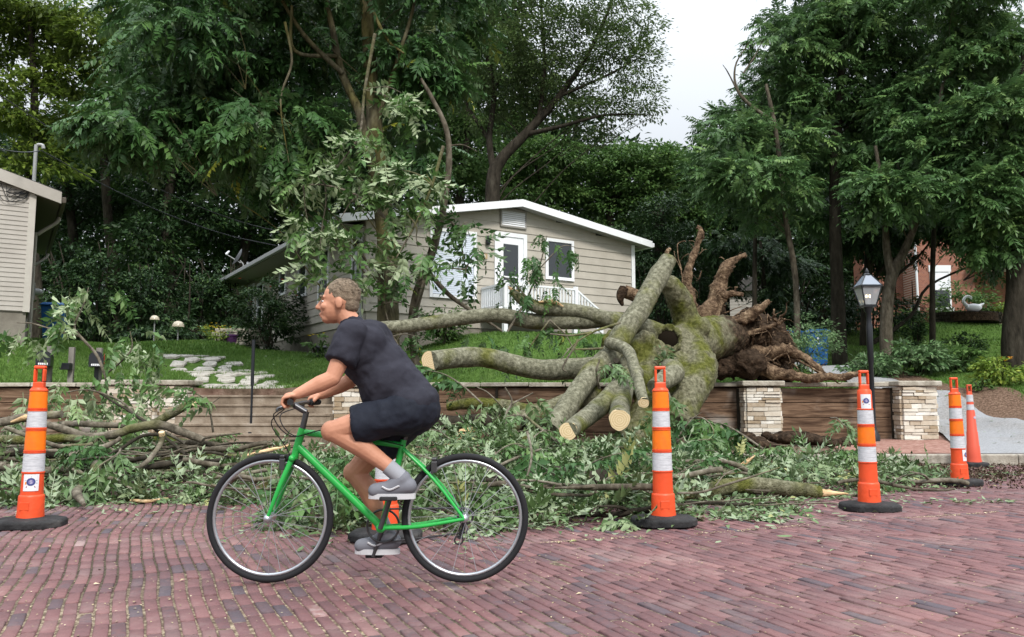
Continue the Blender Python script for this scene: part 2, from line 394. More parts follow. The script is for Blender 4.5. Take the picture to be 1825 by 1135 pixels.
def tpl_pinnate(n=9, L_=0.5, ll=0.13, lw=0.04, droop=0.25, seed=1, curl=0.03, miss=0.0, twist=0.25):
    r = np.random.default_rng(seed)
    V, F = [], []
    def rach(t): return np.array([0, t * L_, -droop * L_ * t * t])
    for k in range(4):
        a, b = rach(k / 4), rach((k + 1) / 4); o = len(V); s = np.array([0.004, 0, 0])
        V += [a - s, a + s, b + s, b - s]; F.append((o, o+1, o+2, o+3))
    for i in range(n):
        t = 0.18 + 0.8 * i / (n - 1)
        sc = 0.65 + 0.35 * math.sin(math.pi * min(1, 0.2 + 0.75 * t)) 
        for s in ((-1, 1) if i < n - 1 else (0,)):
            if s and r.random() < miss: continue
            a = R(r.uniform(48, 74)) * s if s else 0.0
            d = np.array([math.sin(a), math.cos(a), -0.15 - 0.5 * r.random()]); d /= np.linalg.norm(d)
            sd_ = np.cross(d, [0, 0, 1]); sd_ /= np.linalg.norm(sd_)
            up = np.cross(sd_, d)
            tw = r.normal() * twist; sd_, up = sd_ * math.cos(tw) + up * math.sin(tw), up * math.cos(tw) - sd_ * math.sin(tw)
            b = rach(t); l_ = ll * sc * r.uniform(0.85, 1.1); w_ = lw * sc
            o = len(V)
            tip = b + d * l_ + np.array([0, 0, -curl * r.random() * 1.5])
            V += [b, b + d*l_*0.4 - sd_*w_/2 + up*0.006, tip, b + d*l_*0.4 + sd_*w_/2 + up*0.006, b + d*l_*0.45 - up*0.004]
            F += [(o, o+4, o+2, o+1), (o, o+3, o+2, o+4)]
    return np.array(V), np.array(F)

def nrmz(a): return a / np.maximum(np.linalg.norm(a, axis=-1, keepdims=True), 1e-9)

def scatter(tpl, pos, axis, up, scale, var):
    """instances of a leaf template baked into vertex arrays"""
    if isinstance(tpl, list):
        K = len(tpl); ix = np.arange(len(pos)) % K
        return merge([scatter(tpl[k], pos[ix == k], axis[ix == k], up[ix == k], scale[ix == k], var[ix == k]) for k in range(K) if (ix == k).any()])
    V, F = tpl
    y = nrmz(axis); x = nrmz(np.cross(y, up)); z = np.cross(x, y)
    Rm = np.stack([x, y, z], axis=-1)                       # n,3,3 columns
    W = np.einsum('nij,vj->nvi', Rm, V) * scale[:, None, None] + pos[:, None, :]
    n, k = len(pos), len(V)
    FF = (F[None] + (np.arange(n) * k)[:, None, None]).reshape(-1, F.shape[1])
    return W.reshape(-1, 3), FF, np.repeat(var, k)

def merge(parts):
    V, F, A, o = [], [], [], 0
    for v, f, a in parts: V.append(v); F.append(f + o); A.append(a); o += len(v)
    return np.concatenate(V), np.concatenate(F), np.concatenate(A)

def leaves_obj(name, parts, m, parent=None):
    V, F, A = merge(parts)
    return link(name, np_mesh(name, V, F, A), m, parent)

def clump_leaves(tpl, c, r, n, sub=14, sig=0.22, droop=0.3, sc=(0.8, 1.25), out=0.8, updir=1.0, seed=None, vb=0.5, vs_=0.22, surf=0.45, flat=.55):
    """n leaves in an ellipsoid of foliage, gathered into sub smaller sprays"""
    g = np.random.default_rng(seed if seed is not None else int(rng.integers(1e9)))
    c = np.asarray(c, float); r = np.asarray(r, float)
    d = nrmz(g.normal(size=(sub, 3))); rad = g.random(sub) ** surf
    sc_c = d * rad[:, None]
    idx = g.integers(0, sub, n)
    off = g.normal(size=(n, 3)) * sig * np.array([1, 1, flat])
    u = sc_c[idx] + off
    pos = c + u * r
    axis = nrmz(off * np.array([1, 1, 0.4]) + sc_c[idx] * out * np.array([1, 1, 0.3]) + g.normal(size=(n, 3)) * 0.25 + np.array([0, 0, -droop]))
    up = nrmz(np.array([0, 0, updir]) + g.normal(size=(n, 3)) * 0.35 + off * 0.5)
    var = np.clip(vb + (g.random(sub) - 0.5)[idx] * 0.35 + g.normal(size=n) * vs_, 0, 0.985)
    return scatter(tpl, pos, axis, up, g.uniform(sc[0], sc[1], n), var)

SIMPLE = tpl_simple()
PIN_MID = [tpl_pinnate(8, 0.6, 0.18, 0.076, 0.3, 3, .03, .06), tpl_pinnate(7, 0.55, 0.19, 0.082, 0.45, 13, .03, .1), tpl_pinnate(9, 0.62, 0.17, 0.07, 0.2, 23, .03, .06)]
PIN_NEAR = [tpl_pinnate(7, 0.40, 0.135, 0.068, 0.4, 4, 0.05, .12, .5), tpl_pinnate(8, 0.44, 0.13, 0.062, 0.7, 14, 0.06, .18, .6), tpl_pinnate(6, 0.34, 0.14, 0.07, 0.15, 24, 0.05, .15, .6), tpl_pinnate(7, 0.38, 0.135, 0.066, 0.9, 34, 0.05, .25, .7)]
PIN_BOUGH = [tpl_pinnate(6, 0.46, 0.185, 0.085, 0.5, 6, .03, .2, .35), tpl_pinnate(5, 0.42, 0.19, 0.09, 0.8, 16, .03, .25, .4), tpl_pinnate(6, 0.5, 0.175, 0.08, 0.3, 26, .03, .15, .35)]
PIN_SMALL = [tpl_pinnate(7, 0.32, 0.105, 0.05, 0.4, 5, 0.03, .1, .4), tpl_pinnate(6, 0.28, 0.11, 0.052, 0.6, 15, 0.03, .15, .5)]
# ================================================================ SETTING: ground
CTRL = np.array([(-30,15.3,1.5),(-12,15.3,1.24),(-9,15.3,1.22),(-5,15.3,1.18),(-1,15.3,1.2),(3,15.3,1.22),(6.6,15.3,1.2),
 (-12,17.5,2.3),(-15,19,2.5),(-8.4,20,2.05),(-7,17.4,1.55),(-5,22.5,2.12),(-9.2,25,2.72),(-7.2,24,2.35),(0,22,2.72),(2,23,2.74),(5,24,2.62),(-2.5,17.2,1.6),(0,18,1.85),
 (4,18.5,1.75),(6,20,1.75),(-15,24,2.7),(-20,22,2.9),(-16,30,3.0),(6,30,2.75),(-6,32,3.2),(-15,42,3.6),(0,42,3.6),(10,45,4),(-40,40,4),(-40,62,8),(0,62,8),(-20,80,14),(10,80,14),(40,80,10),
 (8.2,15,.36),(9.3,15,.6),(7.9,15.6,.45),(9.2,18,1.14),(10.5,17.5,1.25),(12.5,16,.95),(12,19.5,1.6),(8.0,18,1.1),(8.3,20,1.5),(8.8,22,1.86),(7,24,2.1),(11,24,1.95),(14,24,2.1),(13,22,1.75),(17,29.5,3.1),(18,35,4.2),(24,35,4.25),(13,35,3.9),
 (11,30,2.9),(8,30,2.6),(30,30,3.4),(40,22,2),(20,20,1.5),(20,15,.5),(40,15,.5),(20,42,4.4),(28,48,4.6)])
def yard_z(x, y):
    x = np.asarray(x, float); y = np.asarray(y, float)
    d2 = (x[..., None] - CTRL[:, 0]) ** 2 + (y[..., None] - CTRL[:, 1]) ** 2 + 0.25
    k = 1.0 / d2 ** 1.9
    return (k * CTRL[:, 2]).sum(-1) / k.sum(-1)
KY = 12.35                                    # street face of the kerb
def verge_z(x, y):
    t = np.clip((np.asarray(y, float) - KY) / (15 - KY), 0, 1)
    return 0.15 + 0.12 * t
def ground_z(x, y):
    x = np.asarray(x, float); y = np.asarray(y, float)
    zy, zv = yard_z(x, np.maximum(y, 15.15)), verge_z(x, y)
    open_ = np.clip((x - 7.55) / 0.7, 0, 1)   # the drive: no wall, the ground ramps up from the kerb
    ramp_ = 0.15 + (yard_z(x, np.maximum(y, 15.0)) - 0.15) * np.clip((y - KY) / (15.0 - KY), 0, 1) ** 1.2
    front = zv * (1 - open_) + ramp_ * open_
    return np.where(y < 15.1, front, zy)
def gz(x, y): return float(ground_z(np.array(x), np.array(y)))

def grid_sheet(name, xs, ys, zf, m):
    X, Y = np.meshgrid(xs, ys)
    Z = zf(X, Y)
    V = np.stack([X, Y, Z], -1).reshape(-1, 3)
    nx, ny = len(xs), len(ys)
    i = np.arange(nx * ny).reshape(ny, nx)
    F = np.stack([i[:-1, :-1], i[:-1, 1:], i[1:, 1:], i[1:, :-1]], -1).reshape(-1, 4)
    return struct(link(name, np_mesh(name, V, F, None, True), m))

M['lawn'] = nmat('lawn_soil', [(0.3, (0.03, 0.055, 0.012)), (0.5, (0.06, 0.115, 0.022)), (0.7, (0.09, 0.155, 0.035))], 6, 0.95, 0.1, 0.6, 60,
                 stops2=[(0.3, (0.035, 0.03, 0.02)), (0.7, (0.07, 0.09, 0.03))], scale2=0.35, mixr=(0.56, 0.68))
M['dirt'] = nmat('verge_dirt', [(0.3, (0.045, 0.03, 0.02)), (0.5, (0.12, 0.085, 0.06)), (0.7, (0.22, 0.17, 0.13))], 5, 0.95, 0.1, 0.8, 40,
                 stops2=[(0.3, (0.12, 0.06, 0.045)), (0.7, (0.24, 0.15, 0.12))], scale2=0.5, mixr=(0.5, 0.6))
xs = np.concatenate([np.linspace(-90, -21, 18), np.arange(-20, 26, 0.33), np.linspace(27, 95, 18)])
ysl = np.concatenate([[15.14, 15.3], np.arange(15.6, 44, 0.4), np.linspace(45, 130, 18)])
grid_sheet('lawn', xs, ysl[ysl < 41.5], ground_z, M['lawn'])
M['floor'] = nmat('woodland_floor', [(0.3, (0.012, 0.014, 0.007)), (0.6, (0.03, 0.035, 0.015)), (0.75, (0.055, 0.05, 0.03))], 1.5, 0.95, 0.1, 0.8, 12)
grid_sheet('wooded_hill', xs, np.concatenate([np.arange(41.2, 60, 1.2), np.linspace(61, 130, 14)]), ground_z, M['floor'])
grid_sheet('verge', xs, np.concatenate([np.arange(KY + 0.13, 15.0, 0.22), [15.0, 15.08, 15.139]]), ground_z, M['dirt'])

# ---- brick street
M['mortar'] = nmat('street_sand', [(0.3, (0.06, 0.045, 0.035)), (0.47, (0.14, 0.105, 0.075)), (0.57, (0.27, 0.22, 0.155)), (0.75, (0.44, 0.37, 0.27))], 30, 0.95, 0.1, 0.5, 90,
                   stops2=[(0.3, (0.03, 0.025, 0.02)), (0.7, (0.12, 0.1, 0.07))], scale2=0.5, mixr=(0.46, 0.6))
def road_z(x, y): return 0.007 * np.sin(x * 0.9 + 1) * np.sin(y * 0.7)
grid_sheet('road_joints', np.arange(-10, 12.01, .25), np.arange(2.0, KY + .05, .25), lambda X, Y: road_z(X, Y) - 0.0075, M['mortar'])
base = MB().bb((-95, -40, -0.35), (95, KY, -0.03))
struct(base.build('road', M['mortar']))
M['brick'] = varmat('street_brick', [(0.0, (0.078, 0.062, 0.074)), (0.18, (0.094, 0.06, 0.067)), (0.3, (0.118, 0.06, 0.063)), (0.6, (0.162, 0.077, 0.077)), (0.85, (0.21, 0.108, 0.102)), (1.0, (0.28, 0.2, 0.19))], 0.66, 0.35, 26, 0.42, 0.6, (0.27, 0.2, 0.185))
def build_bricks():
    g = np.random.default_rng(5)
    th = math.atan2(0.39, 0.92)                # rows run away from the camera, leaning left
    a = np.array([-math.sin(th), math.cos(th)]); b = np.array([math.cos(th), math.sin(th)])
    bw, bl = 0.0685, 0.218
    ctr = np.array([2.0, 7.5])
    nb, na = 300, 70
    I, J = np.meshgrid(np.arange(-nb // 2, nb // 2), np.arange(-na // 2, na // 2), indexing='ij')
    I, J = I.ravel(), J.ravel()
    shift = g.random(nb)[I + nb // 2]
    pb = I * bw; pa = (J + shift) * bl
    c = ctr + pa[:, None] * a + pb[:, None] * b
    keep = (c[:, 0] > -9.5) & (c[:, 0] < 11.5) & (c[:, 1] > 2.2) & (c[:, 1] < KY - 0.1)
    I, J, pa, pb, c = I[keep], J[keep], pa[keep], pb[keep], c[keep]
    n = len(I)
    # rows wander
    def wav(pa, pb): return 0.05 * np.sin(pa * 1.1 + 0.3 * pb) + 0.018 * np.sin(pa * 2.3 + pb * 0.8 + 1.0) + 0.005 * np.sin(pa * 6.1 + pb * 2.2)
    hl, hw = bl / 2 - 0.0035 - 0.003 * g.random(n), bw / 2 - 0.0046 - 0.0022 * g.random(n)
    z = road_z(c[:, 0], c[:, 1]) + g.normal(size=n) * 0.0022
    rot = g.normal(size=n) * 0.012
    tx, ty = g.normal(size=n) * 0.012, g.normal(size=n) * 0.02
    V = np.zeros((n, 12, 3))
    ring = [(-1, -1), (1, -1), (1, 1), (-1, 1)]
    for k, (sa, sb) in enumerate(ring):
        for lev, (ins, dz) in enumerate(((0.0, -0.035), (0.0, -0.005), (0.0055, 0.0))):
            la, lb = sa * (hl - ins), sb * (hw - ins)
            qa = pa + la - rot * lb; qb = pb + lb + rot * la
            qb = qb + wav(qa, pb)
            p = ctr + qa[:, None] * a + qb[:, None] * b
            V[:, lev * 4 + k, :2] = p
            V[:, lev * 4 + k, 2] = z + dz + la * tx + lb * ty
    # orientation: (a, b) is left-handed in plan, so flip the ring
    f = [(8, 11, 10, 9)]
    for lev in (0, 1):
        for k in range(4):
            j = (k + 1) % 4
            f.append((lev*4 + j, lev*4 + k, (lev+1)*4 + k, (lev+1)*4 + j))
    f = np.array(f)
    F = (f[None] + (np.arange(n) * 12)[:, None, None]).reshape(-1, 4)
    pat = np.array([noise.noise(Vector((q_[0] * .9, q_[1] * .9, 3))) + .6 * noise.noise(Vector((q_[0] * 2.7, q_[1] * 2.7, 7))) for q_ in c])
    v = np.clip(0.47 + pat * .22 + g.normal(size=n) * 0.12, 0.25, 1.0)
    blue = g.random(n) < 0.09 + 0.12 * np.clip(-pat, -.4, 1)
    v[blue] = g.uniform(0, 0.24, blue.sum())
    return link('road_bricks', np_mesh('road_bricks', V.reshape(-1, 3), F, np.repeat(v, 12)), M['brick'])
struct(build_bricks())

# ---- kerb, drive, brick apron, steps, flagstone path
M['conc'] = nmat('concrete_kerb', [(0.3, (0.18, 0.16, 0.13)), (0.5, (0.31, 0.28, 0.235)), (0.7, (0.42, 0.39, 0.33))], 7, 0.9, 0.2, 0.5, 50)
M['step'] = nmat('concrete_step', [(0.3, (0.16, 0.122, 0.09)), (0.5, (0.26, 0.21, 0.16)), (0.7, (0.34, 0.29, 0.235))], 4, 0.9, 0.2, 0.4, 50,
                 stops2=[(0.3, (0.12, 0.09, 0.065)), (0.7, (0.24, 0.19, 0.14))], scale2=1.4, mixr=(0.48, 0.66))
kb = MB()
x = -14.0
while x < 16:
    l_ = 2.4
    kb.box((x + l_ / 2, KY + 0.075, 0.02), (l_ - 0.012, 0.15, 0.27)); x += l_
struct(kb.build('kerb', M['conc'], bevel=0.02))

M['drive'] = nmat('drive_gravel', [(0.3, (0.2, 0.205, 0.215)), (0.5, (0.25, 0.255, 0.265)), (0.7, (0.31, 0.315, 0.32))], 30, 0.92, 0.2, 0.4, 150,
                  stops2=[(0.3, (0.13, 0.125, 0.12)), (0.7, (0.3, 0.29, 0.28))], scale2=0.7, mixr=(0.5, 0.62))
LE = [(6.9, 12.5), (7.85, 15), (7.95, 18), (7.7, 22), (6.6, 27)]
RE = [(10.4, 12.5), (9.25, 14.5), (9.25, 18), (9.2, 22), (8.6, 27)]
def drive_edge(E, t):
    k = min(int(t), len(E) - 2); f = t - k
    return np.array(E[k]) * (1 - f) + np.array(E[k + 1]) * f
def draped(name, rows, nw, zoff, m):
    V = []
    for L_, R_ in rows:
        for j in range(nw + 1):
            p = L_ * (1 - j / nw) + R_ * (j / nw); V.append((p[0], p[1], gz(p[0], p[1]) + zoff * min(1, max(.12, (p[1] - 12.49) / .7))))
    i = np.arange(len(rows) * (nw + 1)).reshape(len(rows), nw + 1)
    F = np.stack([i[:-1, :-1], i[:-1, 1:], i[1:, 1:], i[1:, :-1]], -1).reshape(-1, 4)
    return struct(link(name, np_mesh(name, np.array(V), F, None, True), m))
draped('driveway', [(drive_edge(LE, t), drive_edge(RE, t)) for t in np.linspace(0, 4, 60)], 14, 0.05, M['drive'])
M['mulch'] = nmat('mulch_bed', [(0.3, (0.05, 0.03, 0.02)), (0.5, (0.15, 0.095, 0.065)), (0.7, (0.27, 0.19, 0.14))], 26, 0.95, 0.1, 1.0, 70, bdist=0.04)
draped('planting_bed', [(drive_edge(RE, t), drive_edge(RE, t) + np.array([1.0, 0.25])) for t in np.linspace(0.9, 3.4, 34)], 12, 0.03, M['mulch'])
M['apron'] = nmat('apron_clay', [(0.3, (0.15, 0.075, 0.055)), (0.5, (0.27, 0.145, 0.115)), (0.7, (0.36, 0.24, 0.2))], 12, 0.92, 0.15, 0.5, 60)
draped('clay_apron', [(np.array([5.2, y]), np.array([7.6, y])) for y in np.linspace(12.6, 14.7, 8)], 8, 0.012, M['apron'])

st = MB()
SX0, SX1 = -5.95, -3.2
for i in range(5):
    st.bb((SX0, 13.85 + i * 0.3, 0.1), (SX1, 14.15 + i * 0.3 + (0.02 if i < 4 else 0.35), 0.40 + i * 0.165))
    st.bb((SX0 - 0.001, 13.83 + i * 0.3, 0.36 + i * 0.165), (SX1 + 0.001, 13.86 + i * 0.3, 0.402 + i * 0.165))
steps = st.build('stone_steps', M['step'], bevel=0.008)
tag(steps, 'flight of tan concrete steps climbing through the retaining wall to the flagstone path', 'steps')

M['flag'] = nmat('flagstone', [(0.3, (0.25, 0.235, 0.2)), (0.5, (0.4, 0.38, 0.34)), (0.7, (0.53, 0.51, 0.46))], 5, 0.88, 0.2, 0.5, 30)
def flag_path():
    m_ = MB(); g = random.Random(3)
    cl_ = [(-5.1, 15.5), (-5.75, 16.6), (-6.6, 17.9), (-7.5, 19.2), (-8.6, 20.6)]
    for k in range(4):
        a, b = Vector(cl_[k]), Vector(cl_[k + 1])
        for r_ in range(4):
            c0 = a.lerp(b, (r_ + 0.5) / 4)
            xx = -0.85
            while xx < 0.85:
                wd = g.uniform(0.32, 0.62)
                c = c0 + Vector((xx + wd / 2, g.uniform(-0.05, 0.05)))
                n = g.randint(5, 7); t0 = g.random() * 6
                poly = []
                for i in range(n):
                    t = t0 + 2 * math.pi * i / n
                    poly.append((c.x + math.cos(t) * wd * 0.5 * g.uniform(0.85, 1.1), c.y + math.sin(t) * 0.17 * g.uniform(0.85, 1.15)))
                zz = gz(c.x, c.y) + 0.03
                sl = (gz(c.x, c.y + 0.1) - gz(c.x, c.y - 0.1)) / 0.2
                o = len(m_.v); m_.prism(poly, -0.06, 0.0)
                for q in range(o, len(m_.v)):
                    px_, py_, pz_ = m_.v[q]; m_.v[q] = (px_, py_, zz + pz_ + sl * (py_ - c.y) + g.uniform(-.004, .004))
                xx += wd + 0.03
    return struct(m_.build('flagstone_path', M['flag'], bevel=0.012))
flag_path()

# ---- grass
def grass():
    g = np.random.default_rng(9)
    n = 150000
    x = g.uniform(-14, 8.0, n); y = 15.3 + (g.random(n) ** 1.4) * 9.5
    n2 = 45000
    n3 = 70000
    x = np.concatenate([x, g.uniform(9.8, 23, n2), g.uniform(10.1, 17, n3)]); y = np.concatenate([y, g.uniform(21.5, 36.5, n2), g.uniform(12.6, 22, n3)])
    d = np.abs((x + 5.1) + (y - 15.5) * 0.69)
    k = ~((d < 0.8) & (y < 20.8) & (g.random(len(x)) > 0.12))
    x, y = x[k], y[k]
    z = ground_z(x, y)
    n = len(x)
    h = g.uniform(0.035, 0.085, n) * np.where(y > 21, 1.3, 1); wd = np.where(y > 21, 0.016, 0.009)
    t = g.uniform(0, 6.28, n); lean = g.normal(size=(n, 2)) * 0.03
    V = np.zeros((n, 3, 3)); V[:, 0] = np.stack([x - wd*np.cos(t), y - wd*np.sin(t), z - 0.01], -1); V[:, 1] = np.stack([x + wd*np.cos(t), y + wd*np.sin(t), z - 0.01], -1)
    V[:, 2] = np.stack([x + lean[:, 0], y + lean[:, 1], z + h], -1)
    F = np.arange(n * 3).reshape(n, 3)
    patch = np.array([0.5 + 0.35 * noise.noise(Vector((a * 0.8, b * 0.8, 0))) for a, b in zip(x, y)])
    o = link('grass', np_mesh('grass', V.reshape(-1, 3), F, np.repeat(np.clip(patch + g.normal(size=n) * 0.22, 0, 1), 3)), M['grass'])
    o['kind'] = 'stuff'
grass()

# ================================================================ retaining wall
M['plank'] = nmat('wall_timber', [(0.28, (0.035, 0.017, 0.01)), (0.45, (0.105, 0.064, 0.04)), (0.58, (0.195, 0.125, 0.08)), (0.75, (0.3, 0.215, 0.15))], 2.2, 0.85, 0.2, 0.5, 12, (0.6, 1, 7), dist=0.8, bdist=0.008,
                  stops2=[(0.3, (0.15, 0.13, 0.115)), (0.7, (0.42, 0.39, 0.35))], scale2=1.1, mixr=(0.55, 0.72))
M['coping'] = nmat('coping_stone', [(0.3, (0.2, 0.175, 0.14)), (0.5, (0.36, 0.33, 0.27)), (0.7, (0.48, 0.45, 0.39))], 6, 0.9, 0.2, 0.6, 30)
M['ledge'] = varmat('ledge_stone', [(0.0, (0.3, 0.225, 0.145)), (0.4, (0.5, 0.43, 0.34)), (0.75, (0.62, 0.58, 0.5)), (1, (0.72, 0.69, 0.63))], 0.88, 0.2, 18, 0.4, 0.7)
WT = 1.30
def wall_seg(x0, x1, label):
    t = thing('retaining_wall', label, 'wall', ((x0 + x1) / 2, 15.0, 0), 0, 'timber retaining wall sections')
    hw = (x1 - x0) / 2
    m_ = MB(); g = random.Random(int(x0 * 10))
    z, k = 0.12, 0
    for k in range(4):
        h = 0.268
        m_.box((g.uniform(-.004, .004), 0.06 + g.uniform(0, 0.012), z + h / 2), (2 * hw, 0.13, h - 0.012)); z += h
    m_.build('planks', M['plank'], t, bevel=0.006)
    b = MB().box((0, 0.2, 0.6), (2 * hw, 0.1, 1.1)); b.build('backing', M['dirt'], t)
    c = MB(); xx = -hw
    while xx < hw - 0.05:
        l_ = min(g.uniform(0.55, 0.95), hw - xx)
        c.box((xx + l_ / 2, 0.11 + g.uniform(-.012, .012), WT - 0.045), (l_ - 0.012, 0.36, 0.075), 0, 0.006); xx += l_
    c.build('coping', M['coping'], t, bevel=0.012)
    ps = MB()
    n = max(1, int(2 * hw / 2.0))
    for i in range(n + 1): ps.box((-hw + 0.06 + (2 * hw - 0.12) * i / n, -0.025, 0.66), (0.05, 0.04, 1.05))
    ps.build('steel_post', M['bark_dark'], t, bevel=0.005) if n < 2 else ps.build('batten_strips', M['bark_dark'], t, bevel=0.005)
wall_seg(-14.0, -7.28, 'brown plank retaining wall below the mailboxes with pale stone coping')
wall_seg(-2.55, 4.2, 'brown plank retaining wall behind the cut limbs of the fallen tree')
wall_seg(4.82, 7.02, 'short weathered plank wall between two pale stone pillars beside the driveway')

def pillar(xc, yc, wx, wy, h, label):
    t = thing('stone_pillar', label, 'pillar', (xc, yc, 0), 0, 'ledgestone pillars along the retaining wall')
    g = random.Random(int(xc * 100))
    V, F, A, o = [], [], [], 0
    core = MB().box((0, 0, h / 2), (wx - 0.05, wy - 0.05, h - 0.02))
    core.build('core', M['mortar'], t)
    z = 0.1
    mb2 = MB()
    while z < h - 0.03:
        hh = min(g.choice([0.045, 0.06, 0.075, 0.09]), h - z)
        for (ax, ln, off) in ((0, wx, -wy/2), (1, wy, -wx/2), (1, wy, wx/2), (0, wx, wy/2)):
            s = -ln / 2
            while s < ln / 2 - 0.01:
                l_ = g.uniform(0.1, 0.34)
                if ln / 2 - (s + l_) < 0.09: l_ = ln / 2 - s
                pr = g.uniform(-0.012, 0.018) * (1 if off > 0 else -1)
                cx_, cy_ = (s + l_/2, off + pr) if ax == 0 else (off + pr, s + l_/2)
                sz = (l_ - 0.008, 0.07, hh - 0.008) if ax == 0 else (0.07, l_ - 0.008, hh - 0.008)
                mb2.box((cx_, cy_, z + hh/2), sz, 0, 0.004)
                A += [g.random()] * 8
                s += l_
        z += hh
    o_ = mb2.build('ledgestones', M['ledge'], t)
    at = o_.data.attributes.new('var', 'FLOAT', 'POINT'); at.data.foreach_set('value', np.array(A, dtype=np.float32))
    cp = MB(); n = 16
    V = []
    poly = [( (wx/2 + 0.09) * sx + g.uniform(-.015, .015), (wy/2 + 0.08) * sy + g.uniform(-.015, .015)) for sx, sy in
            ((-1,-1),(-.5,-1.02),(0,-.98),(.5,-1.03),(1,-1),(1.02,0),(1,1),(0,1),(-1,1),(-1.02,0))]
    cp.prism(poly, h, h + 0.095)
    cp.build('cap', M['coping'], t, bevel=0.022)
pillar(-6.86, 14.95, 0.82, 0.55, 1.24, 'pale stone pillar behind the branch heap at the mailboxes')
pillar(-6.17, 15.15, 0.42, 0.55, 1.24, 'narrow tan stone pillar flanking the concrete steps by the flagstone path')
pillar(-2.88, 15.0, 0.62, 0.6, 1.2, 'pale stone pillar at the far side of the steps behind the cyclist')
pillar(4.5, 14.95, 0.6, 0.6, 1.22, 'pale stone pillar between plank walls next to the upturned roots')
pillar(7.3, 15.0, 0.6, 0.65, 1.22, 'pale stone pillar at the end of the wall beside the driveway')

M['blackmetal'] = mat('black_paint', (0.012, 0.014, 0.018), 0.35, 0.5)
hr = thing('handrail_post', 'slim black metal post standing on the concrete steps', 'post', (-4.52, 14.2, 0.4))
MB().lathe([(0.02, 0.0), (0.02, 0.85)], n=12).build('lower_tube', M['blackmetal'], hr, 40)
MB().lathe([(0.03, 0.82), (0.03, 1.62)], n=12).build('upper_tube', M['blackmetal'], hr, 40)
MB().lathe([(0.06, 0.0), (0.06, 0.02), (0.03, 0.03)], n=16).build('base_plate', M['blackmetal'], hr, 40)
# ================================================================ GREY HOUSE
M['siding'] = nmat('siding_taupe', [(0.3, (0.37, 0.34, 0.29)), (0.55, (0.42, 0.39, 0.335)), (0.75, (0.46, 0.425, 0.365))], 2.0, 0.6, 0.3, 0.15, 30)
M['white'] = nmat('white_paint', [(0.3, (0.72, 0.74, 0.76)), (0.7, (0.82, 0.84, 0.86))], 2.0, 0.45, 0.35)
M['foundation'] = nmat('foundation_concrete', [(0.3, (0.16, 0.145, 0.12)), (0.7, (0.27, 0.25, 0.21))], 3.0, 0.9, 0.2, 0.3, 30)
M['shingle'] = nmat('roof_shingle', [(0.3, (0.05, 0.048, 0.045)), (0.7, (0.12, 0.115, 0.11))], 25, 0.95, 0.1, 0.5, 40)
M['glass'] = mat('window_glass', (0.025, 0.03, 0.034), 0.04, 0.9)
M['blind'] = mat('blind_white', (0.82, 0.85, 0.9), 0.5, 0.3)
M['darkroom'] = mat('unlit_room', (0.02, 0.022, 0.024), 0.4, 0.3)
M['gutter'] = mat('gutter_metal', (0.3, 0.31, 0.31), 0.4, 0.5)
M['soffit'] = mat('soffit_grey', (0.27, 0.26, 0.24), 0.7, 0.2)
def clear_glass():
    m = mat('clear_glass', (0.9, 0.95, 0.95), 0.02, 0.5)
    t = m.node_tree; b = t.nodes['Principled BSDF']; o = t.nodes['Material Output']
    tr = t.nodes.new('ShaderNodeBsdfTransparent'); tr.inputs[0].default_value = (0.97, 0.985, 1, 1)
    gl = t.nodes.new('ShaderNodeBsdfGlossy'); gl.inputs['Roughness'].default_value = 0.02
    ms = t.nodes.new('ShaderNodeMixShader')
    ms.inputs[0].default_value = 0.07; t.links.new(tr.outputs[0], ms.inputs[1]); t.links.new(gl.outputs[0], ms.inputs[2]); t.links.new(ms.outputs[0], o.inputs[0])
    return m
M['clear'] = clear_glass()

HX, HY, HW, HL = -3.8, 21.0, 9.05, 13.4
HA = math.atan2(0.53, 0.85)
house = thing('bungalow', 'single storey grey lap sided bungalow with white trim on the rise above the wall', 'house', (HX, HY, 0), HA)
def hw_(u, v, z):
    c, s = math.cos(HA), math.sin(HA)
    return Vector((HX + u * c - v * s, HY + u * s + v * c, z))
Z0, RU, RZ = 3.28, 4.6, 6.72
def roof_z(u): return RZ - (0.2 * (RU - u) if u < RU else 0.145 * (u - RU))
def laps(m_, frm, to, ztop, expo=0.235, flip=False):
    """lap boards between two plan points; ztop(s) is the wall's top along it"""
    a, b = Vector(frm), Vector(to); d = (b - a); ln = d.length; d.normalize()
    nrm = Vector((d.y, -d.x))
    z = Z0
    while True:
        N = 24
        S = [ln * i / N for i in range(N + 1)]
        ok = [s for s in S if ztop(s) > z + 0.02]
        if not ok: break
        s0, s1 = ok[0], ok[-1]
        zt = z + expo
        for i in range(N):
            sa, sb = S[i], S[i+1]
            if sa < s0 - 1e-6 or sb > s1 + 1e-6: continue
            za, zb = min(zt, ztop(sa)), min(zt, ztop(sb))
            pa, pb = a + d * sa, a + d * sb
            o1, o0 = nrm * 0.028, nrm * 0.006
            q = [(*(pa + o1), z), (*(pb + o1), z), (*(pb + o0), zb), (*(pa + o0), za), (*(pa - nrm*0.02), z), (*(pb - nrm*0.02), z)]
            m_.add(q, [(0, 1, 2, 3), (1, 0, 4, 5)])
        z = zt
m_ = MB()
laps(m_, (0, 0), (HW, 0), lambda s: roof_z(s) - 0.12)
laps(m_, (0, HL), (0, 0), lambda s: roof_z(0) - 0.1)
laps(m_, (HW, 0), (HW, HL), lambda s: roof_z(HW) - 0.1)
laps(m_, (HW, HL), (0, HL), lambda s: roof_z(HW - s) - 0.12)
m_.build('wall', M['siding'], house)
MB().bb((0.03, 0.03, 3.0), (HW - 0.03, HL - 0.03, 5.5)).build('inner_wall', M['siding'], house)
MB().bb((0.06, 0.06, 1.2), (HW - 0.06, HL - 0.06, 3.295)).build('foundation', M['foundation'], house)
